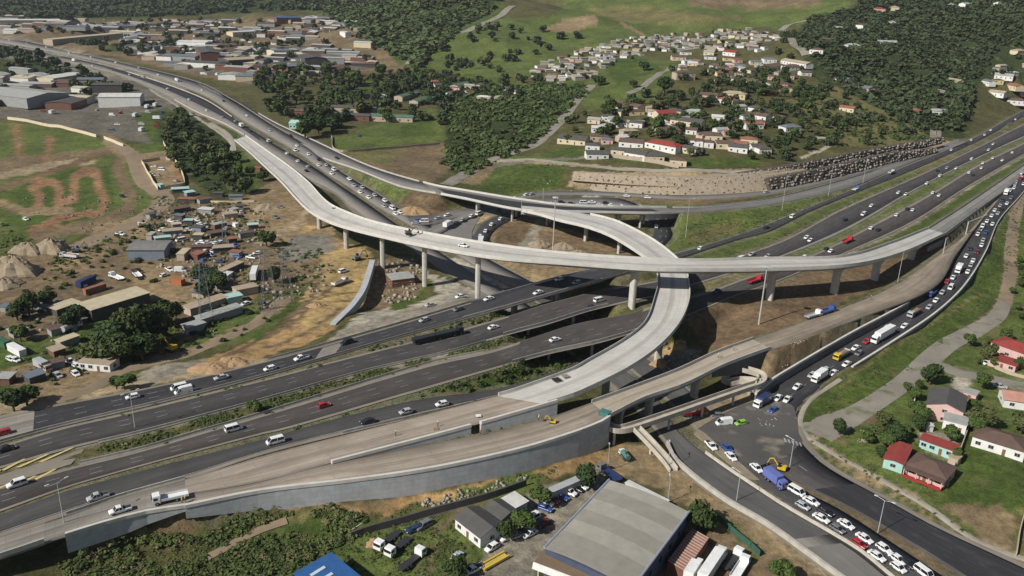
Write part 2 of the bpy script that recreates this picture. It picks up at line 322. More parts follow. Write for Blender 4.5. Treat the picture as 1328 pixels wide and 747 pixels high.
# ================================================================ terrain
ANCH = []
def an(*t): ANCH.extend(t)
an((0,160,-3),(130,165,-3),(60,240,-4),(150,240,-4),(0,330,-4),(100,320,-4.5),(200,290,-4),(240,240,-3),(260,190,-2),(220,330,-5),(300,300,-4.5),(370,262,-3),(400,310,-4),(430,345,-4),(350,380,-4.5),
   (250,400,-5),(130,440,-5),(0,430,-5),(40,500,-3),(150,490,-3),(260,465,-2.5),(350,440,-2.5),(420,400,-3),(470,345,-3.5),(470,400,-6),(500,400,-5),(546,380,-6),(510,370,-6.5),(560,400,-4),(600,385,-4),
   (640,392,-6),(620,372,-6.8),(580,345,-6),(540,335,-5.5),(486,358,-5.5),(660,330,-4.5),(640,300,-3.5),(700,310,-4.5),(740,300,-4),(700,350,-5.5),(740,345,-5),(780,330,-5),(760,315,-4.5),(810,300,-5),(830,325,-5),(860,268,-2.5),
   (700,430,-7),(760,430,-7),(800,450,-7.5),(700,470,-4),(650,495,-2.5),(560,508,-1.5),(770,490,-7.5),(740,510,-5),(860,470,-7.5),(920,470,-7),(900,440,-7.2),(905,410,-6),(925,400,-5),(930,440,-6),(955,420,-3),(1010,499,-5),(1060,464,-3),(1116,431,-1),(1180,392,0),(992,488,-6),(1010,402,-.5),(1086,386,-.5),(1146,366,-.5),(1200,340,-.5),(1225,318,-.3),(1240,308,0),
   (960,440,0),(880,520,-7.5),(830,545,-7.5),(1000,480,-6),(960,510,-7),
   (1040,300,0),(950,300,0),(900,320,-1),(900,290,-1),(1000,280,-.5),(1130,310,0),(1200,270,0),(1328,190,0),
   (1280,380,-6),(1240,430,-6),(1160,470,-6.5),(1080,520,-7),(1060,550,-7),(1100,600,-7),(1200,560,-6),(1300,560,-6),(1250,660,-7),(1328,700,-7.5),(1300,450,-5.5),(1328,400,-5.5),(1328,300,-5),(1310,340,-5.5),
   (60,745,-7),(150,700,-7),(240,672,-6),(200,745,-9),(330,664,-5.6),(440,656,-5.6),(560,640,-6),(670,615,-5.8),(790,580,-7),(640,680,-7.5),(540,700,-8),(420,700,-8.5),(400,745,-9),(560,745,-8),(700,680,-8),(650,730,-8),
   (850,610,-7.5),(800,610,-7.5),(900,640,-7.6),(980,700,-7.8),(1040,747,-8),(900,747,-8),(-300,560,-4),(-300,800,-8),(1500,800,-8),(1650,450,-5),(700,860,-8.5))
# gabion slope, hillside with houses
an((740,225,4),(740,243,-2),(900,222,5),(1000,216,5.5),(1100,200,6),(1200,183,6),(900,248,-2),(1000,241,-1),(1100,219,0),(1200,193,0.5),(650,230,-1),(700,205,3),(830,205,7),(940,205,8),(1050,190,7),
   (730,180,6),(800,180,9),(900,180,12),(1000,170,14),(1100,160,10),(1180,150,6),(760,140,13),(850,130,18),(950,120,22),(1040,120,20),(1120,110,12),(800,100,24),(900,95,28),(1000,85,30),(700,100,14),(660,150,5),(600,170,0),(560,200,-2),(480,180,-1),
   (700,60,20),(800,60,28),(900,52,30),(1000,60,30),(500,120,0),(420,120,0),(400,150,0),(560,130,2),(620,120,6),(330,100,0),(250,60,0),(150,60,0),(100,110,-1),(0,110,-1),(0,140,-2),(100,140,-2),(400,60,0),(300,40,0),(100,40,0),(0,35,0),(560,90,3),(480,85,0),(600,85,3))
def and_(px, py, dep): 
    p = Pdep(px, py, dep); ANCHW.append(p)
ANCHW = []
for t in [(0,12,1950),(-100,-20,2100),(0,-50,2300),(120,10,1950),(200,-10,2150),(300,8,1950),(300,-30,2200),(420,4,1800),(420,-40,2100),(500,20,1500),(560,0,1500),(560,40,1330),(640,40,1250),(640,5,1450),(640,-40,1900),
          (720,30,1350),(720,0,1600),(800,20,1450),(900,30,1350),(900,0,1550),(900,-40,1900),(1000,40,1200),(1000,10,1400),(1000,-30,1800),(1060,60,980),(1100,130,850),(1150,70,1000),(1200,110,900),(1200,50,1150),(1250,5,1350),(1328,90,930),(1328,30,1150),(1328,0,1300),(1328,-40,1700),(1450,0,1200),(1450,100,800),(1240,150,790),(1328,130,780)]:
    and_(*t)
APTS = np.array([P(x, y, z) for x, y, z in ANCH] + ANCHW)
# outlying ground, all the way round
far = []
for a in np.linspace(0, 2*math.pi, 16, endpoint=False):
    for r_ in (2600, 4200):
        x, y = r_*math.sin(a), 400+r_*math.cos(a)
        far.append((x, y, 115 if y > 1500 else (20 if y > 600 else -8)))
APTS = np.vstack([APTS, np.array(far), np.array([(0,60,-9),(-150,80,-9),(150,80,-9),(0,-100,-9),(-300,150,-8),(300,150,-8)])])
rsam = np.vstack([r.samples()[::23] for k, r in RIB.items() if k in 'ABCWNLr' or k in ('W1','W2','R3','H','Lr')])
d2 = ((rsam[:, None, :2]-APTS[None, :, :2])**2).sum(-1).min(1); rsam = rsam[d2 > 15**2]
APTS = np.vstack([APTS, rsam])
keep = np.ones(len(APTS), bool)
for i in range(len(APTS)):
    if keep[i]:
        d = np.hypot(APTS[i+1:, 0]-APTS[i, 0], APTS[i+1:, 1]-APTS[i, 1]); keep[i+1:][d < 4] = False
APTS = APTS[keep]
ds = np.hypot(APTS[:, None, 0]-APTS[None, :, 0], APTS[:, None, 1]-APTS[None, :, 1])
wts = np.linalg.solve(ds+np.eye(len(APTS))*-0.0, APTS[:, 2]-APTS[:, 2].mean()); zmean = APTS[:, 2].mean()
def rbf(x, y):
    out = np.empty(x.size); xf = x.ravel(); yf = y.ravel()
    for i in range(0, x.size, 20000):
        s = slice(i, i+20000)
        out[s] = np.hypot(xf[s, None]-APTS[None, :, 0], yf[s, None]-APTS[None, :, 1])@wts+zmean
    return out.reshape(x.shape)
def axis(a, b, st, lo, hi, g=1.045):
    m = list(np.arange(a, b, st)); s = st; v = m[-1]; up = []
    while v < hi: s *= g; v += s; up.append(v)
    s = st; v = m[0]; dn = []
    while v > lo: s *= g; v -= s; dn.append(v)
    return np.array(dn[::-1]+m+up)
GX = axis(-260, 300, 1.7, -4200, 4200, 1.03); GY = axis(140, 600, 1.7, -1500, 5200, 1.018)
XX, YY = np.meshgrid(GX, GY); ZZ = rbf(XX, YY)
# gentle lumps on open ground
def lump(x, y, s, seed):
    r = np.random.default_rng(seed); o = np.zeros_like(x)
    for k in range(10):
        a = r.uniform(0, 2*math.pi); f = 2*math.pi/(s*r.uniform(.6, 1.8)); o += np.sin((x*math.cos(a)+y*math.sin(a))*f+r.uniform(0, 7))
    return o/3.3
dist = np.hypot(XX, YY)
ZZ = ZZ+lump(XX, YY, 24, 1)*0.28+lump(XX, YY, 90, 2)*np.clip((dist-700)/500, 0, 1)*3+lump(XX, YY, 260, 3)*np.clip((dist-1100)/600, 0, 1)*8
# carve the roads
CS = []; CF = []
for k, r in RIB.items():
    S = r.samples()
    if len(S): 
        CS.append(S); fo = {'H': 1.2, 'E1': 1.2, 'E2': 1.0, 'E0': 1.5, 'G': 4.5, 'N': 8.0, 'FLY': 4.0, 'FL2': 5.0, 'F': 1}.get(k, 5.0); CF.append(np.full(len(S), fo))
for k, (poly, z) in PADS.items():
    w = np.array([P(x, y, z)[:2] for x, y in poly]); 
    gx, gy = np.meshgrid(np.arange(w[:, 0].min(), w[:, 0].max(), 2.5), np.arange(w[:, 1].min(), w[:, 1].max(), 2.5))
    m_ = inpoly(gx.ravel(), gy.ravel(), [tuple(q) for q in w]); S = np.stack([gx.ravel()[m_], gy.ravel()[m_], np.full(m_.sum(), z)], 1)
    CS.append(S); CF.append(np.full(len(S), 4.0))
CS = np.vstack(CS); CF = np.concatenate(CF)
cell = 16.0; table = {}
for i, (x, y) in enumerate(np.floor(CS[:, :2]/cell).astype(int)): table.setdefault((x, y), []).append(i)
ZB = ZZ.copy(); NEAR = np.full(ZZ.shape, 99.0)
ci = np.floor(XX/cell).astype(int); cj = np.floor(YY/cell).astype(int)
keys = {}
flat_i = ci.ravel(); flat_j = cj.ravel()
order = np.lexsort((flat_j, flat_i)); 
bounds = np.flatnonzero(np.diff(flat_i[order]) | np.diff(flat_j[order]))+1
zf = ZZ.ravel(); nf = NEAR.ravel(); xf = XX.ravel(); yf = YY.ravel()
for g in np.split(order, bounds):
    a, b = flat_i[g[0]], flat_j[g[0]]
    idx = [q for da in (-1, 0, 1) for db in (-1, 0, 1) for q in table.get((a+da, b+db), [])]
    if not idx: continue
    idx = np.array(idx); S = CS[idx]
    d = np.hypot(xf[g][:, None]-S[None, :, 0], yf[g][:, None]-S[None, :, 1])
    j = d.argmin(1); dm = d[np.arange(len(g)), j]; fo = CF[idx][j]; zr = S[j, 2]-0.22
    w = np.clip(1-(dm-1.7)/fo, 0, 1); w = w*w*(3-2*w)
    zf[g] = zf[g]*(1-w)+zr*w; nf[g] = dm
    near = dm < 2.2          # stay below every road that is this close
    if near.any():
        dd = d[near]; zs = np.where(dd < 2.2, S[None, :, 2], 1e9).min(1)-0.22
        gi = g[near]; zf[gi] = np.minimum(zf[gi], zs)
ZZ = zf.reshape(ZZ.shape); NEAR = nf.reshape(ZZ.shape)
def hz(x, y):
    x = np.atleast_1d(np.asarray(x, float)); y = np.atleast_1d(np.asarray(y, float))
    i = np.clip(np.searchsorted(GX, x)-1, 0, len(GX)-2); j = np.clip(np.searchsorted(GY, y)-1, 0, len(GY)-2)
    u = np.clip((x-GX[i])/(GX[i+1]-GX[i]), 0, 1); v = np.clip((y-GY[j])/(GY[j+1]-GY[j]), 0, 1)
    return (ZZ[j, i]*(1-u)+ZZ[j, i+1]*u)*(1-v)+(ZZ[j+1, i]*(1-u)+ZZ[j+1, i+1]*u)*v
TT = np.geomspace(120, 6000, 1500)
def G(px, py, up=0.0):
    """first meeting of the pixel's ray with the terrain (raised by up); returns the point at terrain height+up"""
    d = ray(px, py); q = CAM[None]+d[None]*TT[:, None]
    h = hz(q[:, 0], q[:, 1])+up; below = np.flatnonzero(q[:, 2] < h)
    if len(below) == 0: k = len(TT)-1
    else: k = max(1, below[0])
    a, b = TT[k-1], TT[k]
    for _ in range(12):
        m_ = (a+b)/2; p = CAM+d*m_
        if p[2] < hz(p[0], p[1])[0]+up: b = m_
        else: a = m_
    return CAM+d*b
def Gz(px, py, up=0.0):
    p = G(px, py, up); return np.array([p[0], p[1], p[2]-up])

# ---------------------------------------------------------------- ground cover colours
C = dict(grass=(.10,.13,.036), lush=(.068,.1,.023), dry=(.15,.135,.058), olive=(.09,.085,.035), dirt=(.235,.175,.105), dirt2=(.17,.125,.078), tan=(.30,.235,.155), orange=(.31,.205,.10), yellow=(.35,.25,.12),
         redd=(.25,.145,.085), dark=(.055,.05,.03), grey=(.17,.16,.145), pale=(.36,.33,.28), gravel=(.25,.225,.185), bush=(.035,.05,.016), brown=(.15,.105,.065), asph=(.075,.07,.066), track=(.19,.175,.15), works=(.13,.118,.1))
PAINT = [  # (colour, vegetation, polygon or ('s', width, line))
 ('olive', 1, [(-400,-200),(1800,-200),(1800,1100),(-400,1100)]),
 # far zones
 ('dirt2', .35, [(-100,24),(130,28),(300,24),(450,18),(500,55),(560,90),(420,100),(330,110),(260,100),(110,66),(-100,40)]),
 ('gravel', .1, ('s', 14, [(-60,57),(0,60),(100,80),(160,96),(230,122)])), ('lush', .8, [(130,58),(225,52),(235,62),(140,68)]), ('works', .15, [(150,42),(300,60),(420,60),(470,90),(330,108),(260,95),(170,70)]),
 ('bush', 1, [(-100,-60),(440,-60),(470,12),(380,14),(250,20),(100,24),(-100,22)]),
 ('lush', 1, [(420,-60),(660,-60),(650,25),(600,50),(560,95),(520,85),(495,60),(440,25),(380,12)]),
 ('bush', 1, [(400,-60),(640,-60),(640,10),(590,40),(545,70),(500,50),(430,12)]),
 ('grass', 1, [(560,60),(640,25),(760,20),(900,45),(760,70),(680,100),(620,100),(560,90)]),
 ('grass', 1, [(740,-60),(1110,-60),(1100,20),(1020,35),(900,42),(800,48),(700,42),(730,10)]),
 ('dirt2', .4, [(860,-20),(1080,-20),(1060,8),(980,13),(900,8)]), ('dirt', .3, [(700,42),(730,25),(770,18),(780,30),(740,42)]), ('dirt', .2, ('s', 2, [(798,25),(835,46)])),
 ('dry', .5, [(760,12),(830,8),(960,25),(900,32),(800,28)]),
 ('bush', 1, [(1040,30),(1110,15),(1120,-60),(1450,-60),(1450,90),(1330,100),(1270,110),(1250,180),(1180,175),(1120,140),(1060,105),(1030,60)]),
 ('bush', 1, [(560,130),(700,105),(770,110),(740,140),(690,190),(600,232),(570,215),(580,170)]),
 ('lush', 1, [(600,95),(690,110),(760,100),(740,130),(640,150)]),
 ('grass', 1, [(760,95),(830,75),(880,80),(860,130),(760,150),(755,120)]), ('lush', 1, [(780,80),(830,70),(860,90),(800,110)]),
 ('dry', .8, [(1020,130),(1080,110),(1200,170),(1210,190),(1100,190),(1050,150)]),
 ('olive', 1, [(720,150),(860,130),(1010,140),(1060,180),(1000,215),(740,200)]),
 ('olive', 1, [(330,115),(470,95),(560,95),(570,160),(560,180),(450,192),(420,170),(350,150)]),
 ('lush', 1, [(440,105),(520,95),(560,108),(500,120),(450,125)]), ('grass', 1, [(430,180),(560,140),(580,180),(560,185),(440,197)]), ('lush',1,[(520,165),(560,145),(565,175),(520,178)]),
 ('dirt2', .4, [(445,200),(575,185),(590,215),(560,238),(500,222)]), ('dry', .7, [(445,198),(520,192),(510,215),(470,210)]),
 ('grass', 1, [(480,228),(540,247),(515,262),(440,215)]), 
 ('brown', .3, [(515,262),(540,250),(568,252),(585,275),(560,285),(530,278)]),
 ('grass', 1, [(600,238),(660,200),(740,205),(725,240),(700,250),(640,258)]), ('lush', 1, [(620,245),(680,215),(735,215),(725,242),(650,255)]),
 ('dirt', .2, [(580,235),(640,205),(650,200),(655,206),(620,240)]),
 ('lush', 1, [(690,200),(770,206),(900,218),(985,216),(985,205),(930,205),(860,205),(740,190)]),
 ('tan', .1, ('s', 2.2, [(650,208),(745,213),(840,222),(1000,221),(1060,212),(1150,196)])), ('track', .2, ('s', 1.6, [(640,216),(690,208),(760,205)])),
 ('pale', .1, ('s', 2, [(1040,205),(1075,190),(1080,182),(1060,178)])),
 ('tan', 0, [(735,243),(745,222),(840,224),(1000,224),(1150,200),(1230,183),(1245,186),(1100,222),(1000,248),(900,255),(820,252)]),
 # left: industry
 ('works', .1, [(-100,95),(60,88),(130,95),(190,110),(240,150),(215,190),(130,175),(40,155),(-100,150)]), ('bush', 1, [(-100,68),(0,72),(110,92),(60,98),(-100,100)]),
 ('grass', 1, [(-200,158),(30,160),(125,178),(145,190),(190,185),(215,190),(210,270),(150,292),(60,322),(-200,340)]),
 ('lush', 1, [(170,150),(215,140),(270,165),(330,215),(340,260),(310,260),(270,230),(210,200)]),
 ('bush', 1, [(195,145),(240,145),(290,175),(300,215),(340,250),(280,255),(240,230),(215,200)]),
 ('lush', 1, [(290,160),(320,180),(330,210),(312,215)]), ('tan', 0, ('s', 2, [(275,160),(298,180),(303,210)])),
 ('dirt2', .3, [(0,205),(60,200),(145,190),(100,205),(0,235),(-100,240),(-100,215)]), ('lush', 1, [(15,250),(60,225),(140,215),(150,260),(120,290),(40,300),(10,290)]),
 ('redd', .2, ('s', 5, [(20,165),(26,200)])), ('redd', .2, ('s', 5, [(65,180),(60,210)])),
 ('tan', .2, ('s', 5, [(0,228),(64,215),(120,208)])), ('brown', .3, ('s', 4, [(0,245),(60,225),(143,195)])),
 ('redd', 0, ('s', 5.5, [(38,275),(51,267),(51,254),(42,244),(51,236),(69,236),(77,246),(74,262),(95,259),(97,228),(110,222),(125,223),(128,244),(136,259),(133,269)])),
 ('dirt2', .2, ('s', 8, [(157,198),(154,223),(169,254),(166,272),(133,290),(46,306)])), ('dirt', .3, ('s', 5, [(0,262),(30,275),(90,273)])), ('redd',.1,('s',5,[(40,300),(80,282),(130,276)])),
 ('dirt', 0, ('s', 9, [(143,185),(174,205),(184,236),(215,257),(186,285),(143,302),(102,322),(38,346),(-60,350)])),
 ('dirt2', .15, [(-200,335),(60,330),(150,300),(215,265),(300,262),(375,225),(425,290),(440,340),(400,365),(330,385),(250,445),(160,475),(70,520),(-200,560)]),
 ('dirt', .05, [(200,345),(250,350),(300,370),(270,400),(230,395),(170,380),(180,350)]), ('dirt', 0, [(130,290),(190,285),(200,310),(150,330),(100,345),(60,350),(100,320)]),
 ('dirt', 0, [(300,262),(345,245),(380,250),(400,290),(420,320),(390,330),(330,310),(290,290)]), ('tan', 0, ('s', 5, [(338,312),(380,295),(402,270)])),
 ('redd', .1, [(208,210),(232,208),(238,238),(215,240)]), ('dirt', 0, [(178,200),(215,195),(235,245),(205,250),(190,235)]),
 ('dirt', 0, [(-100,480),(60,470),(110,465),(130,490),(40,520),(-100,545)]), ('lush', 1, [(-100,450),(20,440),(100,440),(110,460),(60,470),(-100,490)]), ('lush',1,[(-100,490),(20,500),(40,515),(-100,540)]),
 ('lush', 1, [(60,440),(130,400),(200,400),(230,430),(180,470),(110,465)]), ('grass', 1, [(280,400),(345,395),(370,410),(330,440),(280,450),(230,460)]),
 ('dirt', 0, ('s', 5, [(60,520),(150,480),(250,455),(330,420),(370,390)])),
 ('tan', 0, [(-100,535),(60,520),(200,488),(240,475),(310,455),(345,460),(345,472),(200,500),(73,524),(-100,560)]), ('gravel', 0, [(180,480),(240,468),(330,455),(320,465),(250,484),(180,498)]),
 ('orange', 0, [(255,470),(330,440),(400,415),(440,385),(470,340),(480,345),(470,395),(435,425),(400,445),(330,466),(260,482)]),
 ('yellow', 0, [(380,420),(400,370),(420,330),(440,310),(480,325),(482,345),(468,385),(440,412),(400,432)]), ('yellow', 0, [(395,290),(425,295),(430,310),(380,320)]),
 ('brown', 0, ('s', 2.5, [(290,462),(340,440),(390,412),(430,372)])), ('dirt2', 0, ('s', 4, [(400,330),(415,350),(405,385),(380,410)])), ('brown', .2, ('s', 2, [(345,452),(400,432),(440,400)])), ('lush', .8, ('s', 4, [(330,440),(352,415),(385,395)])), ('dirt', 0, [(395,300),(430,292),(445,320),(410,335)]), ('grey', 0, [(380,305),(430,305),(432,325),(390,340),(360,335)]),
 ('pale', 0, [(435,432),(470,405),(540,395),(570,380),(545,350),(600,370),(650,378),(640,388),(550,410),(470,432),(420,447)]),
 ('gravel', 0, [(440,430),(540,398),(620,385),(660,372),(650,382),(540,412),(430,446)]),
 ('dirt2', .1, [(485,335),(540,335),(550,370),(540,395),(490,400),(470,400),(480,370)]), ('lush', 1, ('s', 5, [(512,398),(545,385),(556,365)])),
 ('pale', 0, [(550,328),(600,335),(660,355),(665,375),(640,372),(580,350)]),
 ('dirt', .1, [(636,290),(690,278),(720,292),(800,318),(840,345),(760,360),(670,370),(650,350),(634,330)]), ('brown', .2, [(640,292),(685,285),(700,292),(680,320),(645,318)]), ('gravel', 0, ('s', 7, [(700,290),(690,305),(680,322)])), ('dirt2', 0, [(700,300),(750,300),(760,330),(700,335)]),
 ('grey', 0, [(590,300),(620,292),(612,318),(600,322),(575,312)]), ('tan', .1, [(560,300),(600,282),(640,272),(650,276),(620,290),(590,300)]),
 ('pale', 0, ('s', 2.5, [(760,256),(800,258),(828,266)])), ('grass', 1, [(824,262),(870,258),(940,258),(900,268),(835,268)]), ('dirt2', .3, [(780,256),(880,258),(1000,250),(980,256),(900,266),(840,264)]),
 ('grass', 1, [(870,300),(885,280),(950,272),(1000,265),(1100,245),(1150,228),(1110,245),(1050,268),(990,292),(940,308),(880,328),(862,322)]), ('dry', .7, [(890,300),(960,285),(960,300),(900,318)]),
 ('dry', .8, [(900,330),(960,312),(1060,270),(1160,228),(1260,186),(1262,192),(1180,230),(1080,272),(1000,312),(940,335)]), ('grass', 1, [(880,334),(990,303),(1180,222),(1190,226),(1060,283),(980,322),(940,335)]),
 ('grass', 1, [(1000,337),(1100,297),(1180,250),(1310,186),(1330,178),(1328,184),(1270,212),(1211,248),(1131,291),(1049,332)]),
 ('lush', 1, [(1090,330),(1180,292),(1250,248),(1330,200),(1330,212),(1254,262),(1200,297),(1167,309)]), ('dry', .7, [(1098,329),(1183,290),(1250,246),(1252,252),(1200,285),(1140,315)]), ('gravel', .2, ('s', 2, [(1098,329),(1183,290),(1250,247),(1328,202)])),
 ('olive', .8, [(776,374),(849,362),(870,352),(800,350),(770,360)]), ('dry', .6, [(894,368),(924,360),(980,345),(960,362),(916,378)]),
 ('olive', .9, [(60,560),(340,488),(440,460),(550,428),(670,396),(670,406),(540,441),(432,468),(307,500),(100,552)]),
 ('olive', 1, [(80,590),(189,560),(340,518),(473,481),(586,455),(670,431),(690,438),(553,472),(330,540),(179,584)]), ('gravel', .1, ('s', 2, [(-60,606),(87,583),(189,559),(340,519),(473,482),(586,457),(670,433)])),
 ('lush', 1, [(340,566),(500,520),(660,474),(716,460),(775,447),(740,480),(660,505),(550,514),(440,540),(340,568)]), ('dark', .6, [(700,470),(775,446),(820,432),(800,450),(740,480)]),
 ('brown', .1, [(895,410),(951,388),(1003,370),(1098,332),(1167,334),(1226,306),(1240,300),(1215,332),(1152,374),(1047,415),(976,440),(930,455),(905,440)]), ('olive', .7, ('s', 3, [(1090,395),(1150,372),(1215,330)])),
 ('yellow', 0, [(845,455),(885,440),(900,470),(860,480)]), ('brown', 0, [(985,465),(1000,453),(1029,446),(1116,413),(1211,374),(1235,335),(1240,345),(1205,376),(1116,427),(1020,480),(1003,498),(985,490)]), ('dirt2', 0, [(985,465),(1040,446),(1045,470),(1010,495),(985,490)]),
 ('tan', 0, [(890,535),(960,500),(1000,500),(985,520),(930,545),(905,555)]), ('grey', 0, [(780,480),(900,450),(910,480),(860,510),(800,520)]),
 # right side
 ('lush', 1, [(1340,230),(1322,258),(1296,290),(1278,330),(1250,375),(1213,410),(1152,452),(1085,495),(1037,535),(1036,560),(1100,580),(1240,440),(1300,380),(1330,300),(1500,200)]),
 ('dry', .8, ('s', 2.5, [(1090,500),(1150,455),(1220,412),(1265,385)])),
 ('dirt', .1, [(1310,258),(1325,270),(1318,330),(1312,390),(1290,425),(1270,420),(1300,380),(1303,330)]),
 ('grass', 1, [(1325,300),(1500,300),(1500,760),(1328,736),(1254,690),(1150,640),(1078,590),(1060,560),(1110,545),(1180,500),(1240,450),(1300,420),(1318,380)]),
 ('dirt2', .1, [(1055,545),(1100,530),(1150,540),(1160,570),(1130,590),(1090,575)]),
 ('track', .1, ('s', 7.5, [(1060,560),(1111,536),(1167,500),(1205,466),(1244,439),(1290,413)])), ('track', .1, ('s', 6, [(1205,466),(1244,484),(1290,492),(1400,520)])), ('tan', .1, ('s', 7, [(1290,413),(1305,390),(1311,350),(1312,300)])),
 ('pale', 0, [(1233,490),(1258,488),(1262,505),(1262,520),(1240,515)]),
 ('grass', 1, [(1080,560),(1150,545),(1230,600),(1225,650),(1150,620)]), ('gravel', .1, [(1190,560),(1215,560),(1250,565),(1240,600),(1200,585)]),
 ('lush', 1, [(1240,560),(1328,590),(1500,600),(1500,670),(1328,660),(1230,650)]), ('dirt', .2, [(1215,655),(1300,655),(1320,670),(1315,715),(1280,700)]), ('dry', .6, [(1320,660),(1500,660),(1500,740),(1318,715)]),
 ('dirt', .1, [(1040,570),(1078,604),(1152,646),(1218,682),(1328,733),(1328,722),(1254,690),(1200,655),(1141,621),(1078,588),(1045,560)]), ('lush', 1, ('s', 2.5, [(1050,580),(1090,605),(1140,635),(1200,665),(1245,690)])),
 ('tan', 0, ('s', 2.2, [(1039,557),(1077,585),(1141,621),(1200,654),(1254,693),(1328,722)])),
 ('dirt2', .1, [(985,592),(1029,629),(1090,661),(1142,694),(1218,744),(1231,736),(1154,688),(1095,655),(1029,623)]), ('tan',0,[(1005,560),(1020,560),(1000,600),(985,592),(985,572)]),
 # foreground
 ('olive', 1, [(-100,745),(90,708),(184,668),(240,660),(330,658),(440,652),(520,660),(480,690),(430,747),(420,900),(-200,900)]),
 ('lush', 1, [(240,730),(300,700),(400,672),(440,665),(470,690),(420,747),(420,900),(180,900)]), ('brown', .5, [(195,668),(245,662),(250,690),(215,720),(200,700)]), ('dry', .6, ('s', 3, [(270,722),(340,685),(400,668)])),
 ('orange', 0, [(440,655),(560,640),(670,614),(724,600),(788,582),(800,575),(850,590),(905,625),(960,690),(940,700),(900,650),(850,625),(760,610),(640,635),(540,655),(500,668),(440,664)]),
 ('dirt', 0, [(330,657),(440,653),(540,642),(500,655),(400,660)]), ('dirt', .1, [(790,582),(870,575),(900,620),(960,650),(1060,740),(1040,760),(960,700),(900,660),(820,620),(780,605)]),
 ('grass', 1, [(430,690),(560,660),(600,680),(600,720),(540,800),(420,800)]), ('dirt2', .3, ('s', 7, [(600,665),(570,690),(555,760)])), ('grass', 1, [(570,690),(600,680),(640,700),(600,760),(560,760)]),
 ('gravel', .1, [(640,690),(690,640),(770,610),(790,620),(700,720),(680,760),(600,760)]), ('asph', 0, ('s', 3, [(455,697),(520,680),(590,657),(680,630)])), ('grass', .9, [(590,640),(680,612),(720,610),(700,630),(640,650)]),
 ('dirt2', .05, [(880,690),(960,690),(1010,720),(1040,760),(860,800),(860,740)]), ('tan', 0, ('s', 4, [(880,600),(960,665),(1080,752)])), ('grass', 1, ('s', 5, [(940,675),(985,715),(975,730)])),
]
palette = C
def paint(px, py, wx, wy):
    # jitter the boundaries so borders between covers are ragged, in world space
    global QX, QY
    col = np.zeros((px.size, 3)); veg = np.zeros(px.size)
    sc_ = np.clip((py+60)/500, .15, 1.3)
    jx = (lump(wx, wy, 9, 5)+lump(wx, wy, 3.5, 6)*.8)*2.0*sc_; jy = (lump(wx, wy, 9, 7)+lump(wx, wy, 3.5, 8)*.8)*1.2*sc_
    qx, qy = px+jx, py+jy; QX, QY = px+jx*1.6, py+jy*1.6
    for c, v, g in PAINT:
        if g[0] == 's': m_ = dpoly(qx, qy, g[2]) < g[1]
        else: m_ = inpoly(qx, qy, g)
        col[m_] = C[c]; veg[m_] = v
    return col, veg
PXX, PYY = proj(XX.ravel(), YY.ravel(), ZZ.ravel())
behind = (np.stack([XX.ravel(), YY.ravel(), ZZ.ravel()-CAMZ], -1)@Fv) < 30
PXX[behind] = 600; PYY[behind] = 900
colr, veg = paint(PXX, PYY, XX.ravel(), YY.ravel())
